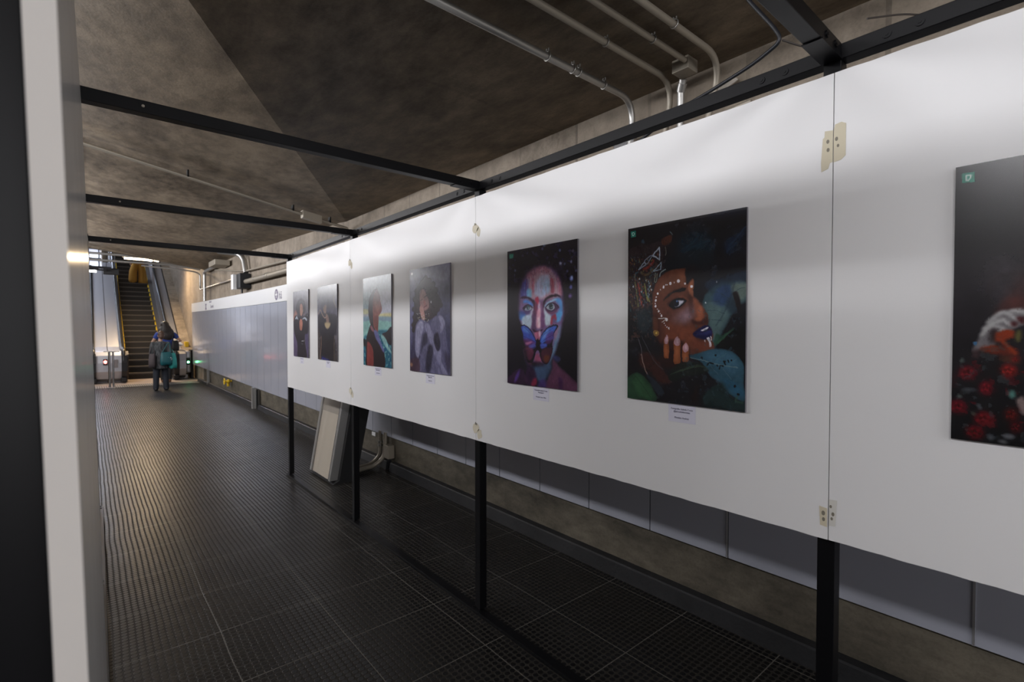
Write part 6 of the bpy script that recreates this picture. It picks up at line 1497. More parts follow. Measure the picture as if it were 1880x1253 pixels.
('E',(57,13,16),(0.128,0.908),(0.006500000000000001,0.0045000000000000005),0.003,0.7),
('E',(120,27,35),(0.134,0.92),(0.0075,0.0045000000000000005),0.003,0.7),
('E',(57,13,16),(0.113,0.914),(0.006500000000000001,0.0045000000000000005),0.003,0.7),
('E',(120,27,35),(0.141,0.907),(0.006500000000000001,0.0045000000000000005),0.003,0.7),
('E',(57,13,16),(0.122,0.927),(0.0075,0.0045000000000000005),0.003,0.7),
('E',(120,27,35),(0.117,0.903),(0.006500000000000001,0.0045000000000000005),0.003,0.7),
('E',(57,13,16),(0.15,0.918),(0.006500000000000001,0.0045000000000000005),0.003,0.7),
('E',(120,27,35),(0.102,0.923),(0.0075,0.0055),0.003,0.7),
('E',(84,18,24),(0.092,0.966),(0.0365,0.0275),0.01,0.9),
('E',(50,10,14),(0.096,0.966),(0.006500000000000001,0.0045000000000000005),0.003,0.7),
('E',(105,22,30),(0.087,0.97),(0.006500000000000001,0.0045000000000000005),0.003,0.7),
('E',(50,10,14),(0.092,0.96),(0.006500000000000001,0.0045000000000000005),0.003,0.7),
('E',(105,22,30),(0.098,0.972),(0.006500000000000001,0.0045000000000000005),0.003,0.7),
('E',(50,10,14),(0.079,0.966),(0.0055,0.0045000000000000005),0.003,0.7),
('E',(105,22,30),(0.104,0.959),(0.006500000000000001,0.0045000000000000005),0.003,0.7),
('E',(50,10,14),(0.087,0.979),(0.006500000000000001,0.0055),0.003,0.7),
('E',(105,22,30),(0.082,0.955),(0.006500000000000001,0.0045000000000000005),0.003,0.7),
('E',(50,10,14),(0.112,0.97),(0.006500000000000001,0.0045000000000000005),0.003,0.7),
('E',(105,22,30),(0.069,0.976),(0.006500000000000001,0.0045000000000000005),0.003,0.7),
('E',(84,24,24),(0.223,0.893),(0.025500000000000002,0.021500000000000002),0.01,0.9),
('E',(50,14,14),(0.226,0.892),(0.0045000000000000005,0.0045000000000000005),0.003,0.7),
('E',(105,30,30),(0.219,0.895),(0.0045000000000000005,0.0045000000000000005),0.003,0.7),
('E',(50,14,14),(0.223,0.887),(0.0045000000000000005,0.0045000000000000005),0.003,0.7),
('E',(105,30,30),(0.227,0.897),(0.0045000000000000005,0.0045000000000000005),0.003,0.7),
('E',(50,14,14),(0.214,0.892),(0.0045000000000000005,0.0035),0.003,0.7),
('E',(105,30,30),(0.231,0.887),(0.0045000000000000005,0.0035),0.003,0.7),
('E',(50,14,14),(0.22,0.903),(0.0045000000000000005,0.0035),0.003,0.7),
('E',(105,30,30),(0.216,0.883),(0.0045000000000000005,0.0035),0.003,0.7),
('E',(50,14,14),(0.237,0.896),(0.0045000000000000005,0.0035),0.003,0.7),
('E',(105,30,30),(0.207,0.899),(0.0045000000000000005,0.0045000000000000005),0.003,0.7),
('E',(72,20,24),(0.24,0.933),(0.021500000000000002,0.021500000000000002),0.01,0.9),
('E',(43,12,14),(0.243,0.933),(0.0035,0.0035),0.003,0.7),
('E',(90,25,30),(0.238,0.936),(0.0035,0.0035),0.003,0.7),
('E',(43,12,14),(0.241,0.928),(0.0035,0.0035),0.003,0.7),
('E',(90,25,30),(0.244,0.938),(0.0045000000000000005,0.0035),0.003,0.7),
('E',(43,12,14),(0.233,0.933),(0.0035,0.0035),0.003,0.7),
('E',(90,25,30),(0.248,0.928),(0.0035,0.0035),0.003,0.7),
('E',(43,12,14),(0.238,0.943),(0.0035,0.0045000000000000005),0.003,0.7),
('E',(90,25,30),(0.235,0.924),(0.0035,0.0035),0.003,0.7),
('E',(43,12,14),(0.252,0.936),(0.0045000000000000005,0.0045000000000000005),0.003,0.7),
('E',(90,25,30),(0.228,0.94),(0.0035,0.0035),0.003,0.7),
('E',(60,18,22),(0.264,0.868),(0.0165,0.0175),0.01,0.9),
('E',(36,10,13),(0.266,0.868),(0.0035,0.0025),0.003,0.7),
('E',(75,22,27),(0.262,0.87),(0.0025,0.0035),0.003,0.7),
('E',(36,10,13),(0.264,0.864),(0.0035,0.0025),0.003,0.7),
('E',(75,22,27),(0.267,0.872),(0.0035,0.0025),0.003,0.7),
('E',(36,10,13),(0.258,0.867),(0.0035,0.0035),0.003,0.7),
('E',(75,22,27),(0.27,0.864),(0.0025,0.0025),0.003,0.7),
('E',(36,10,13),(0.262,0.876),(0.0035,0.0025),0.003,0.7),
('E',(75,22,27),(0.26,0.86),(0.0025,0.0035),0.003,0.7),
('E',(36,10,13),(0.273,0.87),(0.0035,0.0035),0.003,0.7),
('E',(75,22,27),(0.254,0.873),(0.0035,0.0035),0.003,0.7),
('E',(110,30,30),(0.235,0.697),(0.0175,0.0095),0.01,0.9),
('E',(66,18,18),(0.237,0.697),(0.0035,0.0025),0.003,0.7),
('E',(137,37,37),(0.233,0.698),(0.0035,0.0025),0.003,0.7),
('E',(66,18,18),(0.236,0.695),(0.0025,0.0025),0.003,0.7),
('E',(137,37,37),(0.238,0.699),(0.0035,0.0025),0.003,0.7),
('E',(66,18,18),(0.229,0.697),(0.0035,0.0015),0.003,0.7),
('E',(137,37,37),(0.241,0.695),(0.0035,0.0025),0.003,0.7),
('E',(66,18,18),(0.233,0.701),(0.0035,0.0025),0.003,0.7),
('E',(137,37,37),(0.231,0.693),(0.0035,0.0025),0.003,0.7),
('E',(66,18,18),(0.245,0.699),(0.0025,0.0015),0.003,0.7),
('E',(137,37,37),(0.225,0.7),(0.0035,0.0015),0.003,0.7),
('N',(66,72,76),45,0.64,0.45,(0,0.62,1,1),6),
('N',(96,24,30),30,0.68,0.5,(0,0.66,1,1),11),
('E',(110,124,118),(0.031,0.841),(0.0085,0.006500000000000001),0.005,0.8),
('E',(96,110,104),(0.037,0.71),(0.0095,0.006500000000000001),0.005,0.8),
('E',(70,74,80),(0.07,0.813),(0.0285,0.006500000000000001),0.005,0.8),
('E',(94,150,140),(0.225,0.82),(0.0115,0.0155),0.005,0.8),
('E',(110,112,118),(0.216,0.968),(0.021500000000000002,0.0095),0.005,0.8),
('E',(80,84,90),(0.151,0.977),(0.0135,0.0105),0.005,0.8),
('E',(104,106,110),(0.195,0.989),(0.0175,0.006500000000000001),0.005,0.8),
('E',(100,104,110),(0.11,0.874),(0.0075,0.0095),0.005,0.8),
('E',(96,100,84),(0.086,0.898),(0.0075,0.0055),0.005,0.8),
('P',(126,110,108),[(0.24,0.84),(0.255,0.827),(0.271,0.83),(0.273,0.892),(0.251,0.869)],0.006,1,1)]),
(3, ((92, 90, 122), (70, 68, 96), (52, 48, 72)), [
('P',(128,128,154),[(0.029,0.013),(0.541,0.001),(0.997,0.016),(0.974,0.136),(0.751,0.141),(0.418,0.067),(0.055,0.111)],0.03,0.6,1),
('P',(58,58,84),[(0.841,0.26),(0.995,0.223),(0.991,0.829),(0.882,0.832),(0.839,0.568)],0.04,0.8,1),
('P',(106,106,150),[(0.028,0.129),(0.187,0.185),(0.105,0.469),(0.047,0.759),(0.02,0.759)],0.03,0.6,1),
('P',(42,34,42),[(0.418,0.094),(0.54,0.129),(0.635,0.179),(0.704,0.254),(0.773,0.31),(0.806,0.364),(0.726,0.425),(0.656,0.468),(0.56,0.494),(0.414,0.511),(0.288,0.491),(0.21,0.518),(0.13,0.604),(0.063,0.604),(0.091,0.508),(0.119,0.374),(0.134,0.278),(0.187,0.195),(0.291,0.134)],0.008,1,1),
('N',(66,54,62),70,0.6,0.5,(0.22,0.18,0.7,0.5),5),
('E',(42,34,42),(0.761,0.336),(0.0415,0.0225),0.006,1),
('E',(42,34,42),(0.795,0.369),(0.0415,0.021500000000000002),0.006,1),
('E',(42,34,42),(0.726,0.407),(0.0415,0.021500000000000002),0.006,1),
('E',(42,34,42),(0.656,0.45),(0.0425,0.0225),0.006,1),
('E',(42,34,42),(0.187,0.214),(0.0475,0.0225),0.006,1),
('E',(42,34,42),(0.133,0.297),(0.0485,0.0235),0.006,1),
('E',(42,34,42),(0.106,0.392),(0.0475,0.0235),0.006,1),
('E',(42,34,42),(0.118,0.469),(0.0485,0.0235),0.006,1),
('E',(42,34,42),(0.09,0.546),(0.0485,0.0235),0.006,1),
('E',(42,34,42),(0.103,0.594),(0.0485,0.0235),0.006,1),
('E',(42,34,42),(0.43,0.104),(0.0445,0.0225),0.006,1),
('E',(42,34,42),(0.516,0.132),(0.0435,0.0225),0.006,1),
('E',(42,34,42),(0.611,0.169),(0.0435,0.0225),0.006,1),
('E',(42,34,42),(0.681,0.226),(0.0425,0.0225),0.006,1),
('P',(60,46,52),[(0.186,0.299),(0.291,0.19),(0.442,0.188),(0.562,0.294),(0.537,0.439),(0.414,0.474),(0.211,0.433)],0.02,0.7,1),
('P',(142,104,104),[(0.265,0.245),(0.329,0.206),(0.392,0.213),(0.453,0.262),(0.502,0.319),(0.501,0.383),(0.427,0.409),(0.339,0.407),(0.276,0.349)],0.008,1,1),
('P',(168,124,118),[(0.316,0.229),(0.379,0.231),(0.416,0.288),(0.366,0.315),(0.302,0.303)],0.015,0.8,1),
('L',(52,36,42),[(0.378,0.287),(0.453,0.267)],0.008,0.003,1),
('L',(56,40,46),[(0.284,0.312),(0.335,0.304)],0.007,0.003,1),
('L',(110,60,66),[(0.377,0.38),(0.452,0.364)],0.008,0.004,1),
('P',(160,100,96),[(0.391,0.306),(0.428,0.344),(0.39,0.362),(0.365,0.333)],0.006,0.7,1),
('E',(180,180,190),(0.557,0.334),(0.0125,0.0115),0.002,1),
('P',(92,90,118),[(0.157,0.556),(0.313,0.491),(0.414,0.511),(0.511,0.567),(0.631,0.622),(0.723,0.747),(0.925,0.883),(0.968,1.004),(0.204,1.009),(0.284,0.849),(0.167,0.843),(0.141,0.757)],0.01,1,1),
('P',(86,84,112),[(0.632,0.477),(0.794,0.47),(0.884,0.533),(0.926,0.743),(0.968,0.995),(0.651,1.002),(0.654,0.658),(0.536,0.567)],0.01,1,1),
('P',(134,132,160),[(0.17,0.585),(0.287,0.51),(0.363,0.548),(0.285,0.717),(0.232,0.87),(0.154,0.805)],0.01,1,1),
('P',(120,118,146),[(0.401,0.548),(0.5,0.535),(0.564,0.604),(0.619,0.658),(0.583,0.695),(0.51,0.686),(0.437,0.622)],0.008,0.95,1),
('P',(114,112,140),[(0.51,0.677),(0.619,0.658),(0.653,0.73),(0.723,0.792),(0.781,0.773),(0.796,0.843),(0.757,0.916),(0.653,0.839),(0.563,0.75)],0.008,0.95,1),
('P',(120,118,146),[(0.723,0.801),(0.774,0.782),(0.802,0.879),(0.925,0.971),(0.947,0.996),(0.836,0.993),(0.756,0.925)],0.008,0.9,1),
('P',(100,98,128),[(0.652,0.893),(0.722,0.881),(0.835,1.002),(0.698,1.008)],0.008,0.9,1),
('P',(126,124,150),[(0.737,0.469),(0.812,0.471),(0.884,0.524),(0.85,0.586),(0.77,0.621),(0.782,0.55)],0.008,0.85,1),
('L',(48,46,64),[(0.376,0.769),(0.405,0.803),(0.417,0.837)],0.003,0.003,0.4),
('L',(134,132,158),[(0.19,0.916),(0.195,0.946),(0.267,0.973)],0.004,0.003,0.4),
('L',(48,46,64),[(0.832,0.73),(0.832,0.773),(0.869,0.815)],0.005,0.003,0.4),
('L',(134,132,158),[(0.599,0.857),(0.593,0.903),(0.649,0.946)],0.004,0.003,0.4),
('L',(48,46,64),[(0.429,0.526),(0.449,0.58),(0.477,0.635)],0.005,0.003,0.4),
('L',(134,132,158),[(0.741,0.934),(0.78,0.966),(0.764,1.001)],0.005,0.003,0.4),
('L',(48,46,64),[(0.864,0.559),(0.867,0.582),(0.927,0.605)],0.004,0.003,0.4),
('L',(134,132,158),[(0.679,0.652),(0.693,0.69),(0.694,0.729)],0.004,0.003,0.4),
('L',(48,46,64),[(0.645,0.93),(0.691,0.974),(0.702,1.019)],0.006,0.003,0.4),
('L',(134,132,158),[(0.713,0.588),(0.761,0.641),(0.773,0.693)],0.004,0.003,0.4),
('L',(48,46,64),[(0.744,0.61),(0.768,0.661),(0.753,0.713)],0.003,0.003,0.4),
('L',(134,132,158),[(0.843,0.961),(0.881,0.981),(0.862,1.003)],0.003,0.003,0.4),
('L',(48,46,64),[(0.42,0.875),(0.412,0.931),(0.459,0.984)],0.003,0.003,0.4),
('L',(134,132,158),[(0.747,0.665),(0.796,0.717),(0.774,0.771)],0.006,0.003,0.4),
('L',(48,46,64),[(0.436,0.547),(0.427,0.591),(0.438,0.634)],0.004,0.003,0.4),
('L',(134,132,158),[(0.667,0.585),(0.71,0.605),(0.679,0.625)],0.005,0.003,0.4),
('L',(48,46,64),[(0.876,0.685),(0.897,0.72),(0.913,0.756)],0.004,0.003,0.4),
('L',(134,132,158),[(0.627,0.8),(0.648,0.856),(0.648,0.912)],0.005,0.003,0.4),
('L',(48,46,64),[(0.377,0.654),(0.401,0.713),(0.41,0.773)],0.003,0.003,0.4),
('L',(134,132,158),[(0.516,0.783),(0.545,0.802),(0.557,0.821)],0.003,0.003,0.4),
('L',(48,46,64),[(0.679,0.728),(0.69,0.773),(0.723,0.818)],0.005,0.003,0.4),
('L',(134,132,158),[(0.202,0.538),(0.256,0.586),(0.209,0.634)],0.004,0.003,0.4),
('L',(48,46,64),[(0.653,0.661),(0.663,0.693),(0.67,0.726)],0.004,0.003,0.4),
('L',(134,132,158),[(0.427,0.689),(0.418,0.74),(0.462,0.79)],0.005,0.003,0.4),
('L',(48,46,64),[(0.435,0.616),(0.44,0.668),(0.436,0.72)],0.004,0.003,0.4),
('L',(134,132,158),[(0.733,0.561),(0.743,0.591),(0.787,0.622)],0.004,0.003,0.4),
('L',(48,46,64),[(0.847,0.591),(0.876,0.622),(0.904,0.653)],0.004,0.003,0.4),
('L',(134,132,158),[(0.368,0.568),(0.37,0.609),(0.425,0.649)],0.005,0.003,0.4),
('L',(48,46,64),[(0.334,0.643),(0.365,0.696),(0.391,0.748)],0.004,0.003,0.4),
('L',(134,132,158),[(0.29,0.65),(0.297,0.702),(0.305,0.755)],0.004,0.003,0.4),
('L',(48,46,64),[(0.521,0.704),(0.52,0.76),(0.505,0.817)],0.005,0.003,0.4),
('L',(134,132,158),[(0.862,0.959),(0.908,0.992),(0.922,1.026)],0.003,0.003,0.4),
('L',(48,46,64),[(0.765,0.895),(0.786,0.939),(0.774,0.984)],0.004,0.003,0.4),
('L',(134,132,158),[(0.37,0.543),(0.378,0.586),(0.427,0.629)],0.003,0.003,0.4),
('L',(48,46,64),[(0.88,0.827),(0.922,0.879),(0.937,0.933)],0.004,0.003,0.4),
('L',(134,132,158),[(0.191,0.871),(0.2,0.897),(0.237,0.922)],0.004,0.003,0.4),
('L',(48,46,64),[(0.514,0.952),(0.525,0.995),(0.52,1.039)],0.005,0.003,0.4),
('L',(134,132,158),[(0.563,0.877),(0.566,0.91),(0.595,0.941)],0.005,0.003,0.4),
('L',(48,46,64),[(0.321,0.889),(0.364,0.945),(0.38,1.002)],0.003,0.003,0.4),
('L',(134,132,158),[(0.678,0.91),(0.685,0.93),(0.686,0.95)],0.004,0.003,0.4),
('L',(48,46,64),[(0.523,0.733),(0.513,0.784),(0.512,0.834)],0.003,0.003,0.4),
('L',(134,132,158),[(0.287,0.542),(0.332,0.603),(0.278,0.663)],0.004,0.003,0.4),
('L',(48,46,64),[(0.44,0.66),(0.471,0.692),(0.476,0.725)],0.004,0.003,0.4),
('L',(134,132,158),[(0.34,0.667),(0.366,0.691),(0.389,0.714)],0.004,0.003,0.4),
('L',(48,46,64),[(0.249,0.595),(0.279,0.63),(0.306,0.665)],0.004,0.003,0.4),
('L',(134,132,158),[(0.806,0.797),(0.819,0.831),(0.833,0.866)],0.005,0.003,0.4),
('L',(48,46,64),[(0.52,0.837),(0.525,0.874),(0.551,0.911)],0.005,0.003,0.4),
('L',(134,132,158),[(0.241,0.714),(0.289,0.751),(0.312,0.787)],0.004,0.003,0.4),
('L',(48,46,64),[(0.875,0.87),(0.893,0.898),(0.871,0.927)],0.005,0.003,0.4),
('L',(134,132,158),[(0.703,0.92),(0.734,0.969),(0.75,1.018)],0.004,0.003,0.4),
('L',(48,46,64),[(0.266,0.793),(0.265,0.812),(0.322,0.829)],0.003,0.003,0.4),
('L',(134,132,158),[(0.26,0.557),(0.261,0.613),(0.245,0.67)],0.005,0.003,0.4),
('L',(48,46,64),[(0.28,0.916),(0.325,0.962),(0.351,1.008)],0.004,0.003,0.4),
('L',(134,132,158),[(0.807,0.531),(0.827,0.58),(0.85,0.628)],0.003,0.003,0.4),
('L',(48,46,64),[(0.767,0.939),(0.777,0.959),(0.799,0.979)],0.005,0.003,0.4),
('L',(134,132,158),[(0.381,0.596),(0.411,0.625),(0.434,0.654)],0.004,0.003,0.4),
('L',(48,46,64),[(0.48,0.698),(0.496,0.731),(0.472,0.764)],0.004,0.003,0.4),
('L',(134,132,158),[(0.93,0.7),(0.93,0.747),(0.97,0.793)],0.005,0.003,0.4),
('L',(48,46,64),[(0.713,0.75),(0.742,0.787),(0.773,0.824)],0.003,0.003,0.4),
('L',(134,132,158),[(0.259,0.87),(0.283,0.928),(0.284,0.985)],0.005,0.003,0.4),
('L',(48,46,64),[(0.336,0.638),(0.364,0.665),(0.349,0.692)],0.003,0.003,0.4),
('L',(134,132,158),[(0.724,0.95),(0.757,0.978),(0.744,1.009)],0.005,0.003,0.4),
('L',(48,46,64),[(0.647,0.636),(0.639,0.663),(0.673,0.69)],0.004,0.003,0.4),
('L',(134,132,158),[(0.324,0.682),(0.365,0.714),(0.321,0.747)],0.006,0.003,0.4),
('L',(48,46,64),[(0.566,0.791),(0.608,0.828),(0.622,0.865)],0.004,0.003,0.4),
('L',(134,132,158),[(0.567,0.848),(0.582,0.901),(0.615,0.953)],0.005,0.003,0.4),
('L',(48,46,64),[(0.558,0.619),(0.593,0.647),(0.602,0.675)],0.005,0.003,0.4),
('L',(134,132,158),[(0.846,0.624),(0.852,0.649),(0.847,0.674)],0.005,0.003,0.4),
('L',(48,46,64),[(0.847,0.92),(0.888,0.946),(0.858,0.976)],0.004,0.003,0.4),
('L',(134,132,158),[(0.755,0.553),(0.796,0.575),(0.765,0.596)],0.004,0.003,0.4),
('P',(44,42,60),[(0.362,0.641),(0.45,0.622),(0.461,0.715),(0.361,0.753),(0.284,0.83)],0.015,0.8,1),
('P',(40,37,52),[(0.631,0.64),(0.724,0.621),(0.774,0.71),(0.758,0.773),(0.695,0.783),(0.625,0.712)],0.012,0.85,1),
('P',(38,36,50),[(0.485,0.751),(0.606,0.767),(0.532,0.98),(0.409,0.967)],0.015,0.8,1),
('P',(60,56,76),[(0.882,0.788),(0.98,0.847),(0.979,0.994),(0.903,0.919)],0.02,0.8,1),
('L',(84,82,106),[(0.725,0.496),(0.794,0.568),(0.747,0.657)],0.006,0.004,0.7),
('L',(84,82,106),[(0.817,0.497),(0.883,0.603)],0.006,0.004,0.7),
('L',(84,82,106),[(0.361,0.753),(0.333,0.989)],0.006,0.004,0.7),
('L',(84,82,106),[(0.653,0.839),(0.721,0.989)],0.006,0.004,0.7),
('L',(84,82,106),[(0.209,0.604),(0.18,0.795)],0.006,0.004,0.7),
('L',(84,82,106),[(0.535,0.659),(0.653,0.793)],0.006,0.004,0.7),
('P',(150,112,108),[(0.263,0.396),(0.289,0.359),(0.327,0.379),(0.365,0.398),(0.402,0.464),(0.389,0.501),(0.326,0.491),(0.288,0.444)],0.004,1,1),
('L',(172,130,122),[(0.294,0.359),(0.288,0.415)],0.008,0.002,0.8),
('L',(172,130,122),[(0.34,0.379),(0.379,0.436)],0.008,0.002,0.8),
('L',(172,130,122),[(0.314,0.397),(0.344,0.473)],0.008,0.002,0.8),
('E',(150,140,110),(0.462,0.513),(0.0085,0.0045000000000000005),0.002,0.85),
('E',(170,174,176),(0.229,0.489),(0.0085,0.0035),0.002,0.85),
('E',(170,174,176),(0.498,0.499),(0.0075,0.0045000000000000005),0.002,0.85),
('E',(150,140,110),(0.265,0.468),(0.0075,0.0035),0.002,0.85),
('E',(170,174,176),(0.264,0.436),(0.0085,0.0045000000000000005),0.002,0.85),
('E',(170,174,176),(0.391,0.511),(0.0085,0.0045000000000000005),0.002,0.85),
('E',(150,140,110),(0.446,0.49),(0.0085,0.0035),0.002,0.85),
('E',(170,174,176),(0.293,0.44),(0.0085,0.0045000000000000005),0.002,0.85),
('E',(170,174,176),(0.26,0.497),(0.0085,0.0045000000000000005),0.002,0.85),
('E',(150,140,110),(0.339,0.457),(0.0085,0.0035),0.002,0.85),
('E',(170,174,176),(0.375,0.489),(0.0075,0.0045000000000000005),0.002,0.85),
('E',(170,174,176),(0.336,0.47),(0.0075,0.0045000000000000005),0.002,0.85),
('E',(150,140,110),(0.343,0.477),(0.0075,0.0035),0.002,0.85),
('E',(170,174,176),(0.271,0.478),(0.0085,0.0035),0.002,0.85),
('E',(170,174,176),(0.22,0.478),(0.0085,0.0045000000000000005),0.002,0.85),
('E',(150,140,110),(0.501,0.462),(0.0085,0.0045000000000000005),0.002,0.85),
('E',(170,174,176),(0.306,0.464),(0.0075,0.0035),0.002,0.85),
('E',(170,174,176),(0.358,0.487),(0.0085,0.0045000000000000005),0.002,0.85),
('E',(150,140,110),(0.245,0.476),(0.0085,0.0035),0.002,0.85),
('E',(170,174,176),(0.409,0.487),(0.0075,0.0035),0.002,0.85),
('E',(170,174,176),(0.482,0.508),(0.0075,0.0045000000000000005),0.002,0.85),
('E',(150,140,110),(0.24,0.478),(0.0085,0.0035),0.002,0.85),
('E',(170,174,176),(0.499,0.443),(0.0085,0.0045000000000000005),0.002,0.85),
('E',(170,174,176),(0.488,0.499),(0.0085,0.0045000000000000005),0.002,0.85),
('E',(150,140,110),(0.42,0.49),(0.0085,0.0045000000000000005),0.002,0.85),
('E',(170,174,176),(0.31,0.523),(0.0085,0.0045000000000000005),0.002,0.85),
('E',(170,174,176),(0.432,0.446),(0.0075,0.0045000000000000005),0.002,0.85),
('E',(150,140,110),(0.4,0.481),(0.0075,0.0035),0.002,0.85),
('E',(170,174,176),(0.223,0.438),(0.0085,0.0035),0.002,0.85),
('E',(170,174,176),(0.367,0.455),(0.0085,0.0045000000000000005),0.002,0.85),
('E',(150,140,110),(0.364,0.479),(0.0085,0.0045000000000000005),0.002,0.85),
('E',(170,174,176),(0.189,0.436),(0.0085,0.0035),0.002,0.85),
('E',(170,174,176),(0.211,0.443),(0.0085,0.0045000000000000005),0.002,0.85),
('E',(150,140,110),(0.374,0.475),(0.0085,0.0045000000000000005),0.002,0.85),
('P',(70,50,62),[(0.013,0.896),(0.232,0.87),(0.256,1.002),(0.012,1.003)],0.02,0.8,1),
('E',(150,110,90),(0.04,0.939),(0.0385,0.0195),0.012,0.8),
('E',(215,215,222),(0.064,0.042),(0.0245,0.0135),0.003,1)]),
(2, ((112, 132, 142), (150, 152, 156), (60, 110, 120)), [
('P',(134,152,164),[(0.011,0.009),(1.019,0.011),(1.016,0.189),(0.008,0.176)],0.03,0.8,1),
('P',(178,180,196),[(0.499,0.195),(1.016,0.18),(1.012,0.429),(0.585,0.412)],0.03,0.9,1),
('P',(140,170,180),[(0.008,0.176),(0.283,0.177),(0.248,0.339),(0.005,0.333)],0.03,0.8,1),
('P',(190,182,130),[(0.585,0.422),(1.012,0.416),(1.011,0.465),(0.584,0.468)],0.012,0.9,1),
('P',(180,178,130),[(0.004,0.353),(0.216,0.367),(0.215,0.406),(0.003,0.407)],0.012,0.8,1),
('P',(108,134,152),[(0.002,0.441),(1.012,0.456),(1.011,0.509),(0.001,0.5)],0.012,0.9,1),
('P',(120,164,160),[(0.001,0.5),(1.011,0.509),(1.009,0.617),(0.669,0.636),(-0.003,0.678)],0.012,1,1),
('P',(40,96,116),[(-0.003,0.678),(1.009,0.617),(1.003,1.011),(-0.01,1.014)],0.012,1,1),
('N',(150,200,190),34,0.56,0.6,(0,0.62,1,1),7),
('N',(18,60,100),26,0.6,0.7,(0,0.7,1,1),8),
('P',(40,38,46),[(0.684,0.64),(0.842,0.612),(1.004,0.563),(1.002,0.742),(0.896,0.744),(0.813,0.69)],0.004,1,1),
('P',(160,196,190),[(0.64,0.645),(0.784,0.672),(0.896,0.762),(1.006,0.831),(1.005,0.849),(0.783,0.764)],0.015,0.7,1),
('P',(28,34,40),[(-0.003,0.698),(0.16,0.725),(0.143,0.774),(0.005,0.776)],0.006,1,1),
('P',(44,36,42),[(0.199,0.405),(0.218,0.271),(0.283,0.196),(0.439,0.136),(0.53,0.136),(0.374,0.295),(0.37,0.504),(0.492,0.571),(0.506,0.618),(0.338,0.58),(0.26,0.512)],0.005,1,1),
('P',(44,36,42),[(0.345,0.199),(0.423,0.164),(0.466,0.297),(0.432,0.523),(0.339,0.522)],0.01,1,1),
('P',(120,68,62),[(0.515,0.132),(0.574,0.179),(0.618,0.218),(0.632,0.274),(0.675,0.331),(0.679,0.387),(0.599,0.427),(0.569,0.45),(0.552,0.561),(0.536,0.618),(0.4,0.561),(0.371,0.447),(0.358,0.313),(0.391,0.219)],0.005,1,1),
('P',(140,84,72),[(0.499,0.158),(0.588,0.236),(0.631,0.33),(0.555,0.393),(0.435,0.325),(0.422,0.23)],0.02,0.7,1),
('P',(92,48,48),[(0.402,0.447),(0.569,0.45),(0.537,0.58),(0.431,0.561)],0.012,0.6,1),
('P',(40,33,38),[(0.227,0.57),(0.307,0.541),(0.49,0.636),(0.638,0.747),(0.767,0.856),(0.735,1.011),(0.122,1.009),(0.108,0.872),(0.085,0.736)],0.005,1,1),
('P',(124,58,58),[(0.143,0.755),(0.224,0.734),(0.334,0.79),(0.379,0.865),(0.36,1.009),(0.145,1.008)],0.006,1,1),
('P',(120,80,90),[(0.259,0.56),(0.323,0.546),(0.415,0.608),(0.337,0.608)],0.006,1,1),
('P',(92,94,140),[(0.399,0.599),(0.536,0.618),(0.667,0.747),(0.762,0.819),(0.724,0.838),(0.579,0.748),(0.459,0.684)],0.008,1,1),
('E',(220,220,220),(0.067,0.046),(0.0235,0.0105),0.004,1)]),
(1, ((104, 102, 112), (96, 92, 104), (62, 58, 60)), [
('P',(100,98,128),[(0.021,0.144),(0.996,0.161),(0.99,0.402),(0.013,0.385)],0.04,0.6,1),
('P',(70,66,90),[(0.188,0.255),(0.374,0.213),(0.658,0.203),(0.895,0.247),(0.957,0.383),(0.685,0.452),(0.439,0.449),(0.184,0.369)],0.03,0.8,1),
('P',(42,40,50),[(0.031,0.424),(0.222,0.36),(0.687,0.378),(0.989,0.42),(0.95,0.653),(0.849,0.671),(0.806,1.009),(0.238,1.009),(0.211,0.704),(0.061,0.676)],0.012,1,1),
('P',(40,38,44),[(0.174,0.695),(0.849,0.689),(0.806,1.009),(0.238,1.009)],0.012,1,1),
('P',(150,126,116),[(0.317,0.287),(0.463,0.253),(0.478,0.319),(0.441,0.374),(0.333,0.353)],0.008,1,1),
('L',(156,132,118),[(0.032,0.376),(0.148,0.316),(0.258,0.38),(0.385,0.429),(0.476,0.412)],0.015,0.004,1),
('L',(130,112,104),[(0.847,0.155),(0.862,0.228),(0.96,0.303)],0.016,0.006,1),
('P',(140,112,102),[(0.441,0.374),(0.582,0.414),(0.597,0.488),(0.473,0.487)],0.008,0.8,1),
('P',(160,142,112),[(0.383,0.495),(0.667,0.498),(0.63,0.553),(0.524,0.58),(0.417,0.552)],0.008,1,1),
('L',(128,100,88),[(0.193,0.685),(0.188,0.819),(0.118,1.003)],0.019,0.006,1),
('L',(92,80,70),[(0.866,0.671),(0.845,0.807),(0.84,0.989)],0.016,0.006,1),
('P',(50,52,110),[(0.24,0.952),(0.459,0.974),(0.635,0.996),(0.238,1.009)],0.01,1,1),
('P',(78,70,70),[(0.01,0.579),(0.137,0.676),(0.107,0.994),(0.012,0.997)],0.02,0.7,1)]),
(0, ((120, 116, 128), (104, 98, 110), (74, 66, 78)), [
('P',(92,80,112),[(-0.004,0.662),(0.208,0.661),(0.277,1.015),(0.002,1.014)],0.02,0.8,1),
('P',(84,76,112),[(0.773,0.659),(0.964,0.64),(0.951,1.005),(0.875,1.007)],0.02,0.8,1),
('E',(72,66,76),(0.504,0.266),(0.3145,0.1375),0.02,1),
('P',(190,142,124),[(0.465,0.228),(0.555,0.194),(0.64,0.242),(0.637,0.332),(0.547,0.386),(0.461,0.338)],0.008,1,1),
('P',(170,120,108),[(0.005,0.434),(0.03,0.359),(0.161,0.286),(0.284,0.354),(0.178,0.371),(0.068,0.463)],0.01,0.9,1),
('P',(150,120,124),[(0.687,0.37),(0.747,0.335),(0.744,0.389)],0.01,1,1),
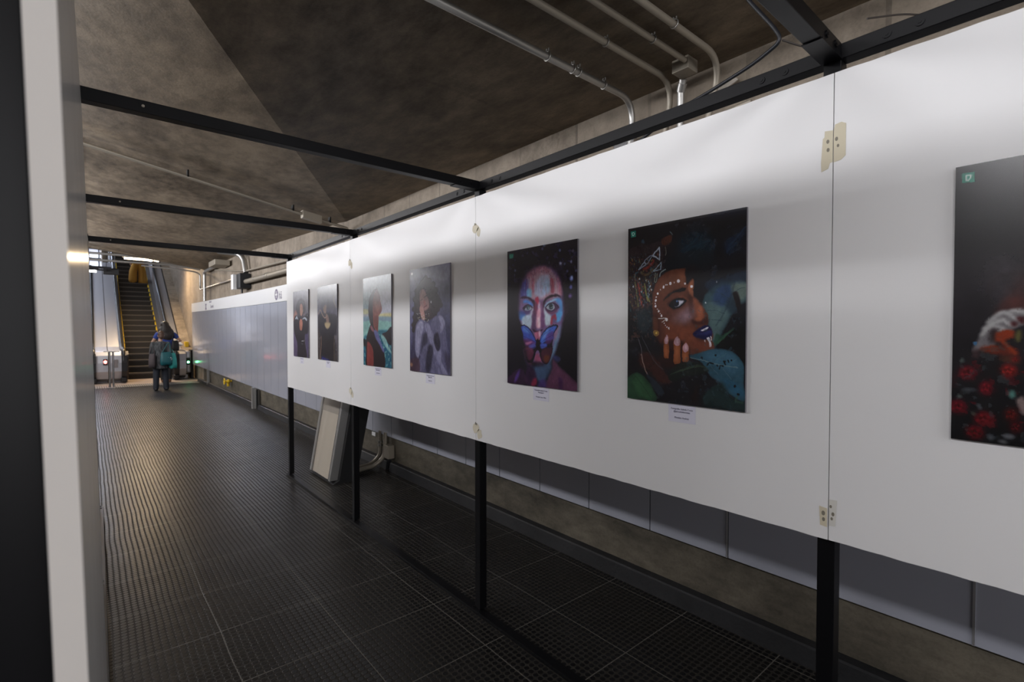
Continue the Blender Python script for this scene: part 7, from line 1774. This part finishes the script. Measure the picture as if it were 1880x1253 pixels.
('P',(46,42,50),[(0.025,0.472),(0.136,0.379),(0.426,0.402),(0.744,0.389),(0.975,0.357),(0.958,0.622),(0.773,0.659),(0.767,0.803),(0.875,1.007),(0.298,1.015),(0.286,0.81),(0.082,0.643)],0.01,1,1),
('P',(176,116,100),[(0.423,0.467),(0.526,0.422),(0.623,0.478),(0.579,0.587),(0.499,0.6),(0.427,0.568)],0.008,1,1),
('P',(170,178,192),[(0.134,0.426),(0.241,0.381),(0.343,0.433),(0.239,0.423)],0.006,1,1),
('P',(170,178,192),[(0.605,0.436),(0.744,0.402),(0.897,0.431),(0.876,0.462),(0.762,0.429)],0.006,1,1),
('L',(160,160,164),[(0.553,0.76),(0.711,0.754)],0.011,0.004,1),
('L',(140,140,144),[(0.531,0.788),(0.59,0.81),(0.631,0.787)],0.006,0.003,1)])]

# ------------------------------------------------------------------ printed photographs: each picture is drawn into the colours of its print's own surface
def smooth_poly(P, closed=True, n=5):
    P = np.array(P, float); m = len(P)
    if m < 3: return P
    out = []
    rng = range(m) if closed else range(m-1)
    for i in rng:
        if closed: p0, p1, p2, p3 = P[(i-1) % m], P[i], P[(i+1) % m], P[(i+2) % m]
        else: p0, p1, p2, p3 = P[max(i-1, 0)], P[i], P[i+1], P[min(i+2, m-1)]
        for k in range(n):
            t = k/n
            out.append(.5*((2*p1)+(-p0+p2)*t+(2*p0-5*p1+4*p2-p3)*t*t+(-p0+3*p1-3*p2+p3)*t**3))
    if not closed: out.append(P[-1])
    return np.array(out)
def blur2(a, r):
    r = int(round(r))
    if r < 1: return a
    for _ in range(2):
        for ax in (0, 1):
            p = np.pad(a, [(r+1, r) if i == ax else (0, 0) for i in (0, 1)], mode='edge').cumsum(ax)
            n = a.shape[ax]
            a = (np.take(p, range(2*r+1, 2*r+1+n), ax)-np.take(p, range(0, n), ax))/(2*r+1)
    return a
def vnoise(h, w, cells, seed):
    rg = np.random.RandomState(seed); o = np.zeros((h, w)); amp = 1; tot = 0
    for k in range(3):
        c = max(2, int(cells*2**k)); g = rg.rand(c+2, c+2)
        y = np.linspace(0, c, h); x = np.linspace(0, c*.75, w); yi = y.astype(int); xi = x.astype(int)
        fy = (y-yi)[:, None]; fx = (x-xi)[None]; fy = fy*fy*(3-2*fy); fx = fx*fx*(3-2*fx)
        a = g[yi][:, xi]; b = g[yi][:, xi+1]; c1 = g[yi+1][:, xi]; d = g[yi+1][:, xi+1]
        o += amp*((a*(1-fx)+b*fx)*(1-fy)+(c1*(1-fx)+d*fx)*fy); tot += amp; amp *= .6
    return o/tot
def paint(bg, ops, h):
    asp = .475/.6685; w = int(h*asp)
    V, U = np.mgrid[0:h, 0:w].astype(float); V = (V+.5)/h; U = (U+.5)/w
    t = V[..., None]; top, mid, bot = [np.array(c, float) for c in bg]
    img = np.where(t < .5, top+(mid-top)*t*2, mid+(bot-mid)*(t*2-1))
    def comp(mask, col, al): 
        nonlocal img
        k = (mask*al)[..., None]; img = img*(1-k)+np.array(col, float)*k
    def polymask(P):
        x0 = U; m = np.zeros((h, w), bool)
        lo = max(0, int((P[:, 1].min())*h)-1); hi = min(h, int(P[:, 1].max()*h)+2)
        if hi <= lo: return m.astype(float)
        acc = np.zeros((hi-lo, w))
        for dv in (-.25, .25):
            for du in (-.25, .25):
                u = U[lo:hi]+du/w; v = V[lo:hi]+dv/h; mm = np.zeros(u.shape, bool)
                for i in range(len(P)):
                    a = P[i]; b = P[i-1]
                    if a[1] == b[1]: continue
                    mm ^= ((a[1] > v) != (b[1] > v)) & (u < (b[0]-a[0])*(v-a[1])/(b[1]-a[1])+a[0])
                acc += mm
        r = np.zeros((h, w)); r[lo:hi] = acc/4; return r
    for o in ops:
        if o[0] == 'P':
            P = smooth_poly(o[2]) if o[5] else np.array(o[2], float)
            comp(blur2(polymask(P), o[3]*h*.5), o[1], o[4])
        elif o[0] == 'L':
            P = smooth_poly(o[2], False) if len(o[2]) > 3 or (len(o[2]) == 3) else np.array(o[2], float)
            if o[2][0] == o[2][-1]: P = np.array(o[2], float)
            d = np.full((h, w), 9.)
            for a, b in zip(P[:-1], P[1:]):
                ax, ay, bx, by = a[0]*asp, a[1], b[0]*asp, b[1]; dx, dy = bx-ax, by-ay; L2 = dx*dx+dy*dy+1e-12
                tt = np.clip(((U*asp-ax)*dx+(V-ay)*dy)/L2, 0, 1)
                d = np.minimum(d, np.hypot(U*asp-ax-tt*dx, V-ay-tt*dy))
            comp(blur2(np.clip((o[3]/2-d)*h+.5, 0, 1), o[4]*h*.5), o[1], o[5])
        elif o[0] == 'E':
            q = np.hypot((U-o[2][0])/o[3][0], (V-o[2][1])/o[3][1])
            comp(blur2(np.clip((1-q)*min(o[3][1]*h, o[3][0]*w)+.5, 0, 1), o[4]*h*.5), o[1], o[5])
        else:
            nz = vnoise(h, w, o[2], o[6]); m = np.clip((nz-o[3])/.06, 0, 1)
            if o[5]:
                x0, y0, x1, y1 = o[5]; bx = np.clip(np.minimum(U-x0, x1-U)*30, 0, 1)*np.clip(np.minimum(V-y0, y1-V)*30, 0, 1)
                bx = blur2(bx, h*.015); m = m*bx
            comp(m, o[1], o[4])
    # printed grain: broad tonal mottling and slightly ragged edges
    s1 = sum(map(ord, repr(bg))) % 97
    img = img*(1+.22*(vnoise(h, w, 14, s1)-.5)+.22*(vnoise(h, w, 42, s1+1)-.5))[..., None]
    wx_ = ((vnoise(h, w, 30, s1+2)-.5)*.010*w); wy_ = ((vnoise(h, w, 30, s1+3)-.5)*.008*h)
    yi = np.clip(np.round(np.arange(h)[:, None]+wy_).astype(int), 0, h-1); xi = np.clip(np.round(np.arange(w)[None]+wx_).astype(int), 0, w-1)
    out = img[yi, xi]; lx = max(2, int(w*.09)); ly = max(2, int(h*.075)); out[:ly, :lx] = img[:ly, :lx]
    return np.clip(out, 0, 255)

def print_mat(name):
    m = mat(name, (1, 1, 1), .27, spec=.55); n = N(m)
    a = n.n('ShaderNodeVertexColor', layer_name='Col'); n.l(a.outputs[0], n.b.inputs['Base Color']); return m
M['print'] = print_mat('printed_photo')
PR = [(4.978, 5.448), (4.246, 4.727), (3.238, 3.710), (2.487, 2.972), (1.480, 1.958), (.746, 1.212), (-.237, .236)]
RES = [110, 130, 190, 230, 330, 430, 330]
GAIN = [1.1, 1.1, 1.1, 1.15, 1.15, 1.12, .95]
PLAB = ['farthest small-looking print: dark-haired woman in black with crossed arms against a lilac ground',
        'second farthest print: woman in a black shirt with raised hand on a grey ground',
        'print of a woman in profile facing upward before a turquoise sea',
        'print of a curly-haired woman in a white shirt holding tiny flowers to her face',
        'print of a face painted blue and red with a blue butterfly over the mouth',
        'largest fully visible print: woman with dark blue lips and white dots among wet leaves',
        'dark print of pale hands above red flowers, cut off by the right edge']
CLAB = ['caption sheet under the farthest print', 'caption sheet under the print of the woman in a black shirt', 'caption sheet under the sea profile print',
        'caption sheet under the curly-haired woman print', 'caption sheet under the butterfly print', 'caption sheet under the print of the woman among leaves']
CTX = [('Fotografia: Isabela Costa', '', 'Modelo'), ('Fotografia: Isabela', '@ph.isa', ''), ('Fotografia: Isabela Costa', '@ph.isabelacosta', 'Modelo: Isabela'), ('Fotografia: Isabela Costa', '@ph.isabela', 'Modelo: Bia'),
       ('Fotografia: Isabela Costa', 'Maquiagem', 'Modelo: Laura Silva'), ('Fotografia: Isabela Costa', '@ph.isabelacostaa', 'Modelo: Audrey')]
for i, bg, ops in ART:
    lo, hi = PR[i]; h = RES[i]; z0, z1 = 1.3315, 2.0
    im = paint(bg, ops, h); w = im.shape[1]
    nz = np.random.RandomState(i).normal(0, 1.2, im.shape[:2])[..., None]; im = np.clip(im+nz, 0, 255)/255
    L = np.where(im <= .04045, im/12.92, ((im+.055)/1.055)**2.4)*GAIN[i]
    L = np.clip(L-VEIL, .002, .9)
    ys = hi-(np.arange(w+1)/w)*(hi-lo); zs = z1-(np.arange(h+1)/h)*(z1-z0)
    Y, Z = np.meshgrid(ys, zs); co = np.stack([np.full(Y.shape, 1.6300), Y, Z], -1).reshape(-1, 3)
    k = np.arange(h)[:, None]*(w+1)+np.arange(w)[None]; F = np.stack([k, k+w+1, k+w+2, k+1], -1).reshape(-1, 4)
    me = bpy.data.meshes.new('photo_print'); me.vertices.add(len(co)); me.vertices.foreach_set('co', co.ravel())
    me.loops.add(F.size); me.loops.foreach_set('vertex_index', F.ravel().astype(np.int32)); me.polygons.add(len(F))
    me.polygons.foreach_set('loop_start', np.arange(0, F.size, 4, dtype=np.int32)); me.polygons.foreach_set('loop_total', np.full(len(F), 4, np.int32))
    me.update(calc_edges=True)
    ca = me.color_attributes.new('Col', 'FLOAT_COLOR', 'CORNER'); colr = np.ones((len(F), 4, 4), np.float32); colr[:, :, :3] = L.reshape(-1, 1, 3)
    ca.data.foreach_set('color', colr.ravel()); me.materials.append(M['print'])
    o = bpy.data.objects.new('photo_print', me); C.objects.link(o); tag(o, PLAB[i], 'photo print', 'portrait prints on the white display boards')
    m = MB(); m.box(1.6302, 1.6395, lo, hi, z0, z1); m.build('backing_board', M['printback'], o)
    if i < 6:
        cy, cw = (lo+hi)/2, .108
        m = MB(); m.box(1.6388, 1.6398, cy-cw/2, cy+cw/2, 1.264, 1.327); s = tag(m.build('caption_sheet', M['sheet']), CLAB[i], 'caption sheet', 'caption sheets under the prints')
        for tx, dz, sz in zip(CTX[i], (1.310, 1.300, 1.278), (.0088, .0088, .0088)):
            if tx: text('lettering', tx, cy, dz, 1.6386, sz, M['ink'], s)
